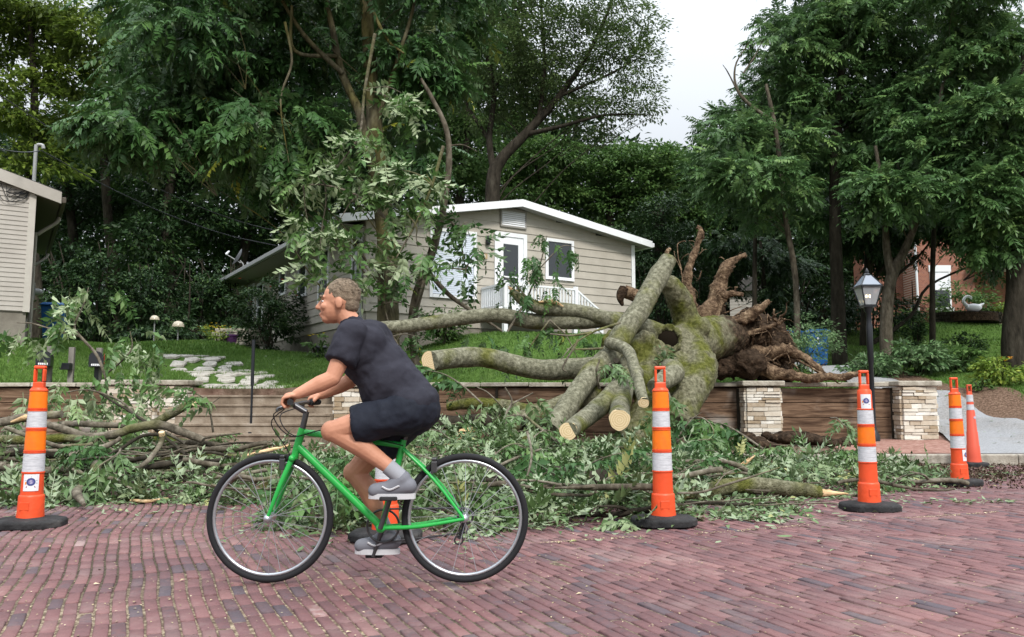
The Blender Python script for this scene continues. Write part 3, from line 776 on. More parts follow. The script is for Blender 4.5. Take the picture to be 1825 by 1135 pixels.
# roof: two slopes with thickness, overhanging
UL, UR, VF, VB = -0.9, HW + 0.48, -0.38, HL + 0.38
r_ = MB()
for (u0, u1) in ((UL, RU), (RU, UR)):
    z0, z1 = roof_z(u0), roof_z(u1)
    r_.hexa([(u0, VF, z0 - 0.05), (u1, VF, z1 - 0.05), (u1, VB, z1 - 0.05), (u0, VB, z0 - 0.05), (u0, VF, z0 + 0.03), (u1, VF, z1 + 0.03), (u1, VB, z1 + 0.03), (u0, VB, z0 + 0.03)])
roof_o = r_.build('roof', M['shingle'], house)
tr = MB()
for (u0, u1) in ((UL, RU), (RU, UR)):
    z0, z1 = roof_z(u0), roof_z(u1)
    tr.hexa([(u0, VF - 0.03, z0 - 0.16), (u1, VF - 0.03, z1 - 0.16), (u1, VF - 0.002, z1 - 0.16), (u0, VF - 0.002, z0 - 0.16),
             (u0, VF - 0.03, z0 + 0.05), (u1, VF - 0.03, z1 + 0.05), (u1, VF - 0.002, z1 + 0.05), (u0, VF - 0.002, z0 + 0.05)])
tr.build('rake_board', M['white'], roof_o)
so = MB()
for (u0, u1) in ((UL, RU), (RU, UR)):
    z0, z1 = roof_z(u0), roof_z(u1)
    so.hexa([(u0, VF, z0 - 0.13), (u1, VF, z1 - 0.13), (u1, 0.0, z1 - 0.13), (u0, 0.0, z0 - 0.13), (u0, VF, z0 - 0.1), (u1, VF, z1 - 0.1), (u1, 0.0, z1 - 0.1), (u0, 0.0, z0 - 0.1)])
zl = roof_z(UL)
so.bb((UL + 0.02, 0.0, zl - 0.13), (0.0, VB, zl - 0.1))
so.bb((HW, 0.0, roof_z(UR) - 0.13), (UR - 0.02, VB, roof_z(UR) - 0.1))
so.build('soffit', M['soffit'], roof_o)
g_ = MB().bb((UL - 0.12, VF, zl - 0.12), (UL - 0.002, VB, zl + 0.02)); g_.build('gutter', M['gutter'], roof_o, bevel=0.02)
g_ = MB().bb((UR + 0.002, VF, roof_z(UR) - 0.14), (UR + 0.12, VB, roof_z(UR) + 0.0)); g_.build('gutter', M['white'], roof_o, bevel=0.02)
MB().tube([(UL - 0.05, -0.2, zl - 0.1), (UL + 0.02, -0.16, zl - 0.25), (-0.15, 0.06, zl - 0.5), (-0.09, 0.12, zl - 0.7), (-0.09, 0.12, 2.6)], 0.045, 8).build('downspout', M['gutter'], house, 60)
cb = MB()
cb.bb((HW - 0.09, -0.05, Z0), (HW + 0.045, -0.03, roof_z(HW) - 0.14)); cb.bb((HW + 0.03, -0.045, Z0), (HW + 0.048, 0.1, roof_z(HW) - 0.14))
cb.build('corner_board', M['white'], house)
cb = MB(); cb.bb((-0.05, HL - 0.1, Z0), (-0.03, HL + 0.05, zl - 0.1)); cb.build('corner_board', M['white'], house)
cb = MB(); cb.bb((-0.05, -0.05, Z0), (-0.03, 0.08, roof_z(0) - .14)); cb.bb((-0.048, -0.05, Z0), (0.08, -0.03, roof_z(0) - .14)); cb.build('corner_board', M['siding'], house)

def window(face, a0, a1, z0, z1, blinds=False, mull=True, fr=0.09):
    """face 'f': on the front (v=0) from u=a0..a1; 's': on the side (u=0) from v=a0..a1"""
    def pt(a, d, z): return (a, -d, z) if face == 'f' else (-d, a, z)
    def bx(mm, a, b, d0, d1, za, zb): mm.bb(pt(a, d0, za), pt(b, d1, zb))
    f = MB()
    bx(f, a0 - fr, a0, 0, 0.07, z0 - fr, z1 + fr); bx(f, a1, a1 + fr, 0, 0.07, z0 - fr, z1 + fr)
    bx(f, a0, a1, 0, 0.07, z1, z1 + fr); bx(f, a0, a1, 0, 0.085, z0 - fr, z0)
    if mull: zm = (z0 + z1) / 2; bx(f, a0, a1, 0, 0.055, zm - 0.035, zm + 0.035)
    w_ = f.build('window', M['white'], house)
    if blinds:
        b = MB(); z = z0 + 0.02
        while z < z1 - 0.01:
            p = [pt(a0, 0.036, z), pt(a1, 0.036, z), pt(a1, 0.031, z + 0.052), pt(a0, 0.031, z + 0.052)]
            b.add(p, [(0, 1, 2, 3)]); z += 0.056
        b.build('blind', M['blind'], w_)
        bk = MB(); bx(bk, a0, a1, 0.0, 0.029, z0, z1); bk.build('room_shade', M['darkroom'], w_)  # dark box colours in the shade of the room behind the slats
        g = MB(); bx(g, a0, a1, 0.042, 0.046, z0, z1); g.build('pane', M['clear'], w_)
    else:
        g = MB(); bx(g, a0, a1, 0.0, 0.035, z0, z1); g.build('pane', M['glass'], w_)
    return w_
window('f', 1.9, 3.18, 3.86, 5.62, True)
window('f', 5.72, 6.58, 4.66, 5.72, False, False)
window('s', 0.22, 0.86, 4.1, 5.4)
window('s', 2.85, 3.6, 3.75, 5.35)
window('s', 4.9, 5.6, 4.3, 5.3); window('s', 7.1, 7.7, 4.6, 5.3, False, False)
window('s', 9.9, 10.6, 3.6, 5.2); window('s', 11.2, 11.9, 3.6, 5.3)
# door
d_ = MB(); d_.bb((3.86, -0.07, 3.5), (3.98, 0, 5.82)); d_.bb((4.84, -0.07, 3.5), (4.96, 0, 5.82)); d_.bb((3.98, -0.07, 5.7), (4.84, 0, 5.82)); 
door = MB().bb((3.98, -0.045, 3.5), (4.84, 0.0, 5.7)).build('door', M['white'], house, bevel=0.006)
d_.build('door_frame', M['white'], door)
s_ = MB(); s_.bb((4.16, -0.055, 3.72), (4.66, -0.047, 5.48)); s_.build('storm_pane', M['glass'], door)
s_ = MB(); s_.bb((4.16, -0.066, 4.5), (4.66, -0.057, 4.54)); s_.build('glazing_bar', M['white'], door)
MB().capsule((4.76, -0.05, 4.5), (4.76, -0.11, 4.5), 0.02, 0.03).build('handle', M['blackmetal'], door, 60)
lt = MB().lathe([(0.05, 0), (0.075, 0.05), (0.06, 0.22), (0.02, 0.27)], (3.62, -0.09, 5.38), 10); lt.bb((3.58, -0.06, 5.45), (3.66, -0.03, 5.62)); lt.build('porch_lamp', M['blackmetal'], house)
pl = MB().bb((3.43, -0.045, 4.98), (3.63, -0.03, 5.13)); plq = pl.build('number_plaque', mat('plaque_wood', (0.4, 0.29, 0.16), 0.6), house, bevel=0.006)
zo = MB(); 
for i in range(16):
    t0, t1 = 2 * math.pi * i / 16, 2 * math.pi * (i + 1) / 16
    zo.add([(3.53 + 0.03*math.cos(t0), -0.048, 5.055 + 0.045*math.sin(t0)), (3.53 + 0.03*math.cos(t1), -0.048, 5.055 + 0.045*math.sin(t1)),
            (3.53 + 0.018*math.cos(t1), -0.048, 5.055 + 0.031*math.sin(t1)), (3.53 + 0.018*math.cos(t0), -0.048, 5.055 + 0.031*math.sin(t0))], [(0, 1, 2, 3)])
zo.build('numeral', M['white'], plq)
# gable vent
v_ = MB(); v_.bb((4.05, -0.075, 5.98), (4.1, 0, 6.5)); v_.bb((4.9, -0.075, 5.98), (4.95, 0, 6.5)); v_.bb((4.1, -0.075, 6.45), (4.9, 0, 6.5)); v_.bb((4.1, -0.075, 5.98), (4.9, 0, 6.03))
vent = v_.build('gable_vent', M['soffit'], house)
s_ = MB(); z = 6.035
while z < 6.44: s_.hexa([(4.1, -0.07, z), (4.9, -0.07, z), (4.9, -0.06, z - 0.0), (4.1, -0.06, z - 0.0), (4.1, -0.045, z + 0.05), (4.9, -0.045, z + 0.05), (4.9, -0.03, z + 0.05), (4.1, -0.03, z + 0.05)]); z += 0.056
s_.build('louvre', M['white'], vent)
# porch
DZ = 3.45
p_ = MB().bb((3.4, -1.35, DZ - 0.14), (5.85, -0.04, DZ)); porch = p_.build('porch_deck', M['white'], house)
rl = MB()
def rail(a, b, za, zb, n):
    rl.bar((*a, za + 0.66), (*b, zb + 0.66), 0.07, 0.05); rl.bar((*a, za + 0.08), (*b, zb + 0.08), 0.05, 0.05)
    for i in range(n + 1):
        t = i / n; x_, y_ = a[0] + (b[0]-a[0])*t, a[1] + (b[1]-a[1])*t; z_ = za + (zb - za) * t
        rl.bb((x_ - .02, y_ - .02, z_ + 0.08), (x_ + .02, y_ + .02, z_ + 0.66))
rail((3.44, -0.06), (3.44, -1.31), DZ, DZ, 12); rail((3.44, -1.31), (5.8, -1.31), DZ, DZ, 22)
rail((5.8, -1.31), (6.75, -1.31), DZ, DZ - 0.62, 9)
rl.build('porch_railing', M['white'], house)
for u in (3.46, 5.78): MB().bb((u - .06, -1.33, 2.3), (u + .06, -1.21, DZ - 0.13)).build('porch_post', M['white'], house)
for u in (3.44, 5.8): MB().bb((u - .05, -1.36, DZ), (u + .05, -1.26, DZ + 0.74)).build('newel', M['white'], house)
for i in range(4): MB().bb((5.86 + i * 0.26, -1.3, DZ - 0.19 - i * 0.17), (6.14 + i * 0.26, -0.2, DZ - 0.15 - i * 0.17)).build('porch_step', M['white'], house)

# satellite dish on the side eave
dp = hw_(UL + 0.3, 10.6, roof_z(UL + .3) + 0.03)
dish = thing('satellite_dish', 'grey satellite dish mounted at the eave of the grey bungalow', 'satellite dish', dp, R(200))
MB().tube([(0, 0, 0), (0, 0, 0.25), (0.12, 0, 0.4)], 0.025, 8).build('mast', M['gutter'], dish, 60)
prof = [(0.001, 0.0), (0.12, 0.012), (0.24, 0.045), (0.34, 0.095), (0.345, 0.1), (0.24, 0.055), (0.12, 0.022), (0.001, 0.01)]
q = MB().lathe(prof, n=24, cap=False); rot = Matrix.Rotation(R(62), 3, 'Y')
q.v = [tuple(rot @ Vector(p) + Vector((0.14, 0, 0.5))) for p in q.v]
q.build('reflector', mat('dish_grey', (0.32, 0.34, 0.37), 0.5, 0.4), dish, 60)
MB().bar((0.1, 0, 0.32), (0.62, 0, 0.62), 0.03, 0.03).build('feed_arm', M['gutter'], dish)
MB().capsule((0.6, 0, 0.62), (0.52, 0, 0.72), 0.045, 0.03).build('feed_horn', M['white'], dish, 60)

# ================================================================ LEFT HOUSE (pale siding)
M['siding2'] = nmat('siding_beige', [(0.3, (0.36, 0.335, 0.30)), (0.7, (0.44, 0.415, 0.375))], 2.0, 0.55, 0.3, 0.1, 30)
M['brownsoffit'] = mat('soffit_brown', (0.10, 0.085, 0.07), 0.7, 0.2)
lh = thing('cottage', 'pale beige sided house corner with deep brown eave at the edge of the lawn', 'house', (-10.66, 17.8, 0), HA)
m_ = MB(); z = 2.92
TOPZ = 5.72
while z < TOPZ + 1.6:
    for i in range(12):
        xa, xb = -6.0 + 0.5 * i, -5.5 + 0.5 * i
        ta, tb = TOPZ - 0.30 * xa, TOPZ - 0.30 * xb
        if max(ta, tb) < z + 0.03: continue
        za, zb = min(z + 0.105, ta), min(z + 0.105, tb)
        if zb < z: continue
        m_.add([(xa, -0.018, z), (xb, -0.018, z), (xb, -0.003, zb), (xa, -0.003, za), (xa, 0.01, z), (xb, 0.01, z)], [(0, 1, 2, 3), (1, 0, 4, 5)])
    z += 0.105
m_.bb((-6, 0.012, 2.9), (-0.01, 7.5, 5.6))
m_.build('wall', M['siding2'], lh)
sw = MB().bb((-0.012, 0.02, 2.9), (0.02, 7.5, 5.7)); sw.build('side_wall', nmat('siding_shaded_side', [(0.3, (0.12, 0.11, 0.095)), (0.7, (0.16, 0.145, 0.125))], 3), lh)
MB().bb((-0.1, -0.035, 2.9), (0.035, -0.012, TOPZ)).build('corner_board', nmat('corner_trim', [(0.3, (0.46, 0.43, 0.39)), (0.7, (0.52, 0.5, 0.45))], 3), lh)
MB().bb((-6, 0.03, 1.4), (-0.03, 7.4, 2.91)).build('foundation', M['foundation'], lh)
rf = MB()
sl = -0.30
rf.hexa([(-6, -0.1, TOPZ + 1.8), (0.52, -0.1, TOPZ + sl * 0.52 + 0.0), (0.52, 7.8, TOPZ + sl * 0.52), (-6, 7.8, TOPZ + 1.8), (-6, -0.1, TOPZ + 1.9), (0.52, -0.1, TOPZ + sl * 0.52 + 0.1), (0.52, 7.8, TOPZ + sl * 0.52 + 0.1), (-6, 7.8, TOPZ + 1.9)])
rfo = rf.build('roof', M['shingle'], lh)
fb = MB().hexa([(-6, -0.13, TOPZ + 1.64), (0.52, -0.13, TOPZ - 0.34), (0.52, -0.102, TOPZ - 0.34), (-6, -0.102, TOPZ + 1.64), (-6, -0.13, TOPZ + 1.9), (0.52, -0.13, TOPZ - 0.08), (0.52, -0.102, TOPZ - 0.08), (-6, -0.102, TOPZ + 1.9)])
fb.build('rake_board', M['siding2'], rfo)
sf = MB().hexa([(0.0, -0.08, TOPZ - 0.2), (0.5, -0.08, TOPZ - 0.32), (0.5, 7.7, TOPZ - 0.32), (0.0, 7.7, TOPZ - 0.2), (0.0, -0.08, TOPZ - 0.08), (0.5, -0.08, TOPZ - 0.29), (0.5, 7.7, TOPZ - 0.29), (0.0, 7.7, TOPZ - 0.08)])
sf.build('soffit', M['brownsoffit'], rfo)
MB().bb((0.524, -0.1, TOPZ - 0.32), (0.62, 7.8, TOPZ - 0.18)).build('gutter', M['brownsoffit'], rfo, bevel=0.02)
for yy in (1.2, 6.8): MB().tube([(0.56, yy, TOPZ - 0.4), (0.48, yy, TOPZ - 0.55), (0.14, yy - .05, TOPZ - 0.85), (0.08, yy - .06, TOPZ - 1.05), (0.08, yy - .06, 2.4)], 0.045, 8).build('downspout', M['siding2'], lh, 60)
mt_ = MB().bb((0.02, 1.9, 3.4), (0.16, 2.2, 3.8)); mt_.capsule((0.1, 2.05, 3.6), (0.26, 2.05, 3.6), 0.09, 0.08); mt_.build('electric_meter', M['gutter'], lh, 40)
cn = MB().tube([(-0.02, 0.6, TOPZ - 0.1), (-0.02, 0.6, TOPZ + 1.0), (0.0, 0.6, TOPZ + 1.12), (0.1, 0.58, TOPZ + 1.13), (0.13, 0.57, TOPZ + 1.05)], 0.04, 10)
cn.build('service_mast', M['gutter'], lh, 60)
wl = MB()
for k in range(7):
    a = [(-0.75 + 0.1 * k, -0.06, TOPZ + 0.0 - 0.03*k), (-0.5 + rnd.uniform(-.1, .1), -0.07, TOPZ - 0.2 - rnd.uniform(0, .25)), (-0.2, -0.07, TOPZ - 0.12 - rnd.uniform(0, .3)), (-0.1 + rnd.uniform(-.05, .05), -0.06, TOPZ - 0.05)]
    wl.tube(a, 0.007, 5)
for k in range(3): wl.tube([(-3, -0.05, TOPZ + 0.25 + .12*k), (-1.6, -0.07, TOPZ + 0.02 + .1*k), (-0.4, -0.06, TOPZ - 0.05 + .03*k)], 0.008, 5)
wl.build('wiring', M['blackmetal'], lh, 60)

def wire(a, b, sag, r, label):
    a, b = Vector(a), Vector(b); pts = [a.lerp(b, t) - Vector((0, 0, sag * 4 * t * (1 - t))) for t in (0, .25, .5, .75, 1)]
    tag(MB().tube(pts, r, 5).build('power_line', M['blackmetal'], None, 60), label, 'cable')
mast_top = lh.matrix_basis @ Vector((0.1, 0.58, TOPZ + 1.0))
wire(mast_top, hw_(UL + .2, 6, roof_z(UL) + .3), 0.35, 0.014, 'black cable sagging from the service mast to the roof of the grey bungalow')
wire(P(-60, 130, 14), hw_(UL + .2, 4, roof_z(UL) + .3), 0.5, 0.012, 'thin black cable hanging above the lawn in front of the dark woods')
wire(P(-60, 240, 15), mast_top, 0.15, 0.012, 'short black cable ending at the top of the service mast')

# ================================================================ BRICK HOUSE (right, far)
def brickmat():
    m = mat('red_brick', (0.3, 0.12, 0.08), 0.9, 0.15); t = m.node_tree; b = t.nodes['Principled BSDF']; l = t.links.new
    co = t.nodes.new('ShaderNodeTexCoord'); mp = t.nodes.new('ShaderNodeMapping'); mp.inputs['Rotation'].default_value = (R(90), 0, 0)
    br = t.nodes.new('ShaderNodeTexBrick'); br.inputs['Scale'].default_value = 4.5
    br.inputs['Color1'].default_value = (0.3, 0.115, 0.07, 1); br.inputs['Color2'].default_value = (0.22, 0.08, 0.055, 1); br.inputs['Mortar'].default_value = (0.4, 0.33, 0.28, 1); br.inputs['Mortar Size'].default_value = 0.015
    l(co.outputs['Object'], mp.inputs[0]); l(mp.outputs[0], br.inputs['Vector']); l(br.outputs[0], b.inputs['Base Color'])
    return m
M['redbrick'] = brickmat()
bq = P(1636, 580, 37); BZ = gz(bq.x, 37.2) - 0.05
bh = thing('brick_house', 'red brick house with white window and porch at the top of the far lawn', 'house', (bq.x, 37, BZ))
MB().bb((0, 0, -0.3), (2.7, 2.2, 5.6)).build('wall', M['redbrick'], bh)
MB().bb((-1.9, 1.2, -0.3), (-0.003, 2.2, 4.4)).build('side_wall', M['redbrick'], bh)
MB().bb((2.703, 1.6, -0.3), (9, 4, 4.2)).build('porch_wall', M['redbrick'], bh)
r_ = MB().hexa([(-0.4, -0.4, 5.6), (3.1, -0.4, 5.6), (3.1, 2.6, 5.6), (-0.4, 2.6, 5.6), (1.3, -0.4, 7.2), (1.4, -0.4, 7.2), (1.4, 2.6, 7.2), (1.3, 2.6, 7.2)]); r_.build('roof', M['shingle'], bh)
MB().bb((2.4, -0.9, 3.0), (9.2, 1.55, 3.25)).build('porch_roof', M['white'], bh)
MB().bb((2.72, -0.8, -0.3), (9, 1.55, 0.28)).build('porch_floor', M['conc'], bh)
for xx in (4.9, 8.6): MB().bb((xx, -0.75, 0.28), (xx + 0.16, -0.59, 3.0)).build('porch_column', M['white'], bh)
dr = MB().bb((5.6, 1.53, 0.28), (6.6, 1.599, 2.5)).build('door', M['white'], bh); MB().bb((5.8, 1.515, 0.7), (6.4, 1.528, 2.3)).build('pane', M['glass'], dr)
MB().lathe([(0.055, -0.2), (0.055, 5.6)], (0.02, -0.07, 0), 8).build('downspout', M['white'], bh)
f = MB(); wx0, wx1, wz0, wz1 = 0.72, 1.5, 1.1, 2.75
f.bb((wx0 - .08, -0.05, wz0), (wx0, 0, wz1)); f.bb((wx1, -0.05, wz0), (wx1 + .08, 0, wz1)); f.bb((wx0 - .12, -0.06, wz1), (wx1 + .12, 0, wz1 + .3)); f.bb((wx0 - .14, -0.12, wz0 - .22), (wx1 + .14, 0, wz0)); f.bb((wx0, -0.045, 1.9), (wx1, 0, 1.97))
wn = f.build('window', M['white'], bh)
MB().bb((wx0, -0.03, wz0), (wx1, -0.002, 1.9)).build('lower_pane', M['glass'], wn); MB().bb((wx0, -0.028, 1.97), (wx1, -0.002, wz1)).build('upper_pane', M['blind'], wn)
# bits of neighbouring buildings glimpsed behind the roots
gq = P(1335, 560, 40)
gar = thing('garage', 'white sided outbuilding glimpsed in the shade behind the upturned roots', 'garage', (gq.x, 40, gz(gq.x, 40)), R(-15))
m_ = MB(); z = 0.0
while z < 2.6: m_.add([(-.9, -0.02, z), (1.0, -0.02, z), (1.0, -0.002, z + .15), (-.9, -0.002, z + .15), (1.0, 0.02, z), (-.9, 0.02, z)], [(0, 1, 2, 3), (1, 0, 5, 4)]); z += 0.15
m_.bb((-.9, 0.021, -0.2), (1.0, 4, 2.6)); m_.build('wall', M['siding2'], gar)
MB().hexa([(-1.2, -0.3, 2.6), (1.3, -0.3, 2.6), (1.3, 4.3, 2.6), (-1.2, 4.3, 2.6), (0, -0.3, 3.3), (0.1, -0.3, 3.3), (0.1, 4.3, 3.3), (0, 4.3, 3.3)]).build('roof', M['shingle'], gar)
# parked car, mostly hidden behind the root plate
cq = P(1292, 590, 31)
car = thing('parked_car', 'silver car parked in the shade behind the upturned roots', 'car', (cq.x, 31, gz(cq.x, 31)), R(12))
prof = [(-2.1, .35), (-2.15, .75), (-1.3, .9), (-.75, 1.4), (.7, 1.42), (1.45, .95), (2.05, .85), (2.1, .35)]
b_ = MB(); n = len(prof); b_.add([(x_, -.85, z_) for x_, z_ in prof] + [(x_, .85, z_) for x_, z_ in prof], [tuple(range(n)), tuple(range(n, 2*n))[::-1]] + [(i, n + i, n + (i+1) % n, (i+1) % n) for i in range(n)])
b_.build('body', mat('car_silver', (0.4, 0.43, 0.5), 0.3, 0.5, 0.4), car, bevel=0.05)
gl_ = [(-1.15, .95), (-.72, 1.34), (.64, 1.36), (1.25, .97)]
b_ = MB(); b_.add([(x_, -.857, z_) for x_, z_ in gl_] + [(x_, .857, z_) for x_, z_ in gl_], [(0, 1, 2, 3), (7, 6, 5, 4), (0, 4, 5, 1), (1, 5, 6, 2), (2, 6, 7, 3), (3, 7, 4, 0)]); b_.build('window', M['glass'], car)
for xx in (-1.35, 1.3):
    for yy in (-.8, .8):
        q = MB().lathe([(.2, -.1), (.31, -.1), (.33, -.06), (.33, .06), (.31, .1), (.2, .1)], n=20); q.v = [(p[0] + xx, p[2] + yy, p[1] + .33) for p in q.v]; q.build('wheel', M['blackmetal'], car, 50)
# ================================================================ DELINEATOR CONES
def plastic(name, c, rough=0.45, dirt=0.5):
    return nmat(name, [(0.3, tuple(x * 0.82 for x in c)), (0.6, c)], 3.5, rough, 0.4, 0.12, 30,
                stops2=[(0.3, tuple(x * 0.55 for x in c)), (0.7, tuple(x * 0.85 + 0.02 for x in c))], scale2=8, mixr=(0.52, 0.72))
M['cone'] = plastic('cone_red_orange', (0.78, 0.085, 0.022))
M['band_o'] = plastic('sheeting_orange', (0.95, 0.19, 0.008), 0.35)
M['band_w'] = nmat('sheeting_white', [(0.35, (0.42, 0.43, 0.46)), (0.6, (0.58, 0.59, 0.62))], 14, 0.35, 0.5, 0.25, 60, (1, 1, 6))
M['rubber'] = nmat('black_rubber', [(0.3, (0.012, 0.012, 0.013)), (0.6, (0.035, 0.035, 0.036)), (0.8, (0.09, 0.085, 0.08))], 6, 0.85, 0.2, 0.5, 40)
M['sticker'] = mat('sticker_white', (0.68, 0.69, 0.72), 0.4, 0.4)
M['em_blue'] = mat('emblem_blue', (0.05, 0.065, 0.2), 0.5); M['em_violet'] = mat('emblem_violet', (0.16, 0.14, 0.33), 0.5)
M['em_red'] = mat('emblem_red', (0.3, 0.03, 0.08), 0.5); M['em_pale'] = mat('emblem_pale', (0.5, 0.48, 0.6), 0.5); M['em_orange'] = mat('emblem_orange', (0.8, 0.25, 0.02), 0.5)

def body_r(z): return 0.079 - 0.020 * (z - 0.24) / 0.8
def on_cone(s, z, off, face, rf=body_r):
    r = rf(z) + off; a = face + s / rf(z)
    return (r * math.sin(a), -r * math.cos(a), z)
def ring_patch(mb, cs, cz, r0, r1, off, face, n=18, t0=0, t1=2*math.pi):
    for i in range(n):
        a, b = t0 + (t1 - t0) * i / n, t0 + (t1 - t0) * (i + 1) / n
        mb.add([on_cone(cs + r1*math.cos(a), cz + r1*math.sin(a), off, face), on_cone(cs + r1*math.cos(b), cz + r1*math.sin(b), off, face),
                on_cone(cs + r0*math.cos(b), cz + r0*math.sin(b), off, face), on_cone(cs + r0*math.cos(a), cz + r0*math.sin(a), off, face)], [(0, 3, 2, 1)])
def cone(x, y, label, bands, rz=0.0, lean=(0, 0), sticker=None, slim=False):
    t = thing('delineator_cone', label, 'traffic cone', (x, y, 0.004), 0, 'delineator cones along the debris')
    t.rotation_euler = (lean[0], lean[1], 0)
    ca, sa = math.cos(rz), math.sin(rz)
    poly = [(-.27, -.09), (-.15, -.2), (.15, -.2), (.27, -.09), (.27, .09), (.15, .2), (-.15, .2), (-.27, .09)]
    poly = [(p[0] * .9, p[1] * .95) for p in poly]
    if slim: poly = [(p[0] * .75, p[1] * .85) for p in poly]
    poly = [(p[0]*ca - p[1]*sa, p[0]*sa + p[1]*ca) for p in poly]
    b = MB(); n = 8
    lv = [(1.0, 0.0), (1.0, 0.045), (0.93, 0.062), (0.42, 0.075)]
    b.add([(p[0]*k, p[1]*k, z) for k, z in lv for p in poly], [tuple(range(n))[::-1], tuple(range(3*n, 4*n))] + [(l*n+i, l*n+(i+1) % n, (l+1)*n+(i+1) % n, (l+1)*n+i) for l in range(3) for i in range(n)])
    b.build('base', M['rubber'], t, bevel=0.008)
    if slim:
        MB().lathe([(0.105, 0.06), (0.1, 0.09), (0.092, 0.14), (0.086, 0.3), (0.081, 0.31), (0.074, 0.5), (0.068, 0.51), (0.055, 0.8), (0.05, 0.81), (0.042, 1.04), (0.03, 1.05)], n=28).build('body', mat('cone_faded_red', (0.6, 0.09, 0.05), 0.5), t, 35)
        for z0, z1, ra, rb in ((0.82, 0.9, .0505, .0475), (0.94, 1.04, .0462, .0428)):
            MB().lathe([(ra + .001, z0), (rb + .001, z1)], n=28, cap=False).build('reflective_band', M['band_w'], t, 60)
        hb = 1.04; hm = mat('cone_faded_handle', (0.62, 0.09, 0.04), 0.5)
        st_ = MB()
        rf = lambda z: 0.062
        for k in range(8):
            a = k * math.pi / 4
            for rr in (0.03,):
                st_.add([on_cone(rr*math.cos(a), 0.71 + rr*math.sin(a), .003, .35, rf), on_cone(.012*math.cos(a+.39), .71 + .012*math.sin(a+.39), .003, .35, rf), on_cone(0, .71, .003, .35, rf), on_cone(.012*math.cos(a-.39), .71 + .012*math.sin(a-.39), .003, .35, rf)], [(3, 2, 1, 0)])
        st_.build('star_emblem', M['em_pale'], t)
    else:
        MB().lathe([(0.097, 0.06), (0.092, 0.12), (0.089, 0.225), (0.087, 0.235), (0.08, 0.242)], n=30).build('collar', M['cone'], t, 35)
        pf = [(body_r(0.236), 0.236)]
        for kind, z0, z1 in bands:
            for z in (z0 - .008, z1 + .008): pf += [(body_r(z), z - .0075), (body_r(z) + .005, z - .004), (body_r(z) + .005, z + .004), (body_r(z), z + .0075)]
        pf = sorted(pf, key=lambda q_: q_[1])
        MB().lathe(pf + [(body_r(1.035), 1.036), (0.052, 1.05), (0.02, 1.055)], n=30).build('body', M['cone'], t, 35)
        for kind, z0, z1 in bands:
            q = MB().lathe([(body_r(z0) + .0022, z0), (body_r(z1) + .0022, z1)], n=30, cap=False)
            q.build('reflective_band' if kind == 'w' else 'orange_band', M['band_w'] if kind == 'w' else M['band_o'], t, 60)
        hb = 1.045; hm = M['cone']
        MB().bb((-0.035, -0.092, 0.13), (0.035, -0.086, 0.19)).build('embossed_panel', M['cone'], t, bevel=0.004)
    h = MB(); hw, hh = (0.043, 0.175) if not slim else (0.035, 0.15)
    h.hexa([(-hw, -.02, hb), (hw, -.02, hb), (hw, .02, hb), (-hw, .02, hb), (-hw, -.02, hb + .05), (hw, -.02, hb + .05), (hw, .02, hb + .05), (-hw, .02, hb + .05)])
    h.bb((-hw, -.02, hb + .05), (-hw + .017, .02, hb + hh - .025)); h.bb((hw - .017, -.02, hb + .05), (hw, .02, hb + hh - .025))
    h.bb((-hw, -.02, hb + hh - .025), (hw, .02, hb + hh))
    h.build('handle', hm, t, bevel=0.009)
    if sticker:
        zc, face, wd, ht = sticker
        s_ = MB(); N = 6
        for i in range(N):
            a, b_ = -wd/2 + wd*i/N, -wd/2 + wd*(i+1)/N
            s_.add([on_cone(a, zc - ht/2, .0035, face), on_cone(b_, zc - ht/2, .0035, face), on_cone(b_, zc + ht/2, .0035, face), on_cone(a, zc + ht/2, .0035, face)], [(0, 1, 2, 3)])
        so = s_.build('sticker', M['sticker'], t)
        k = wd / 0.1
        e = MB(); ring_patch(e, 0, zc + .006*k, .017*k, .028*k, .0045, face); e.build('emblem_ring', M['em_blue'], so)
        e = MB(); ring_patch(e, 0, zc + .006*k, .0, .017*k, .0043, face); e.build('emblem_disc', M['em_violet'], so)
        e = MB(); ring_patch(e, 0.001, zc + .010*k, .004*k, .008*k, .0055, face, 10, 0.3, 4.7); ring_patch(e, 0.001, zc + .001*k, .004*k, .008*k, .0055, face, 10, -2.8, 1.6); e.build('emblem_letter', M['em_pale'], so)
        e = MB(); e.add([on_cone(-.03*k, zc - .036*k, .005, face), on_cone(.03*k, zc - .036*k, .005, face), on_cone(.026*k, zc - .024*k, .005, face), on_cone(-.026*k, zc - .024*k, .005, face)], [(0, 1, 2, 3)]); e.build('emblem_ribbon', M['em_red'], so)
        e = MB(); e.add([on_cone(-.038*k, zc - .012*k, .005, face), on_cone(-.027*k, zc - .012*k, .005, face), on_cone(-.027*k, zc + .006*k, .005, face), on_cone(-.036*k, zc + .006*k, .005, face)], [(0, 1, 2, 3)])
        e.build('emblem_flame', M['em_orange'], so)
        e = MB()
        for a in (90, 15, 165, -15):
            c_, s__ = math.cos(R(a)), math.sin(R(a))
            e.add([on_cone(.03*k*c_ - .001*s__, zc + .006*k + .03*k*s__ + .001*c_, .005, face), on_cone(.03*k*c_ + .001*s__, zc + .006*k + .03*k*s__ - .001*c_, .005, face), on_cone(.041*k*c_ + .001*s__, zc + .006*k + .041*k*s__ - .001*c_, .005, face), on_cone(.041*k*c_ - .001*s__, zc + .006*k + .041*k*s__ + .001*c_, .005, face)], [(0, 1, 2, 3)])
        e.build('emblem_rays', M['em_blue'], so)
    return t
STD = [('w', .415, .55), ('o', .578, .72), ('w', .748, .868), ('o', .895, 1.02)]
ALT = [('w', .42, .55), ('o', .578, .72), ('w', .748, .868)]
cone(-3.66, 6.3, 'orange delineator cone with a low square sticker beside the big heap of branches', STD, R(12), (0.0, R(0.6)), (0.335, R(22), 0.105, 0.125))
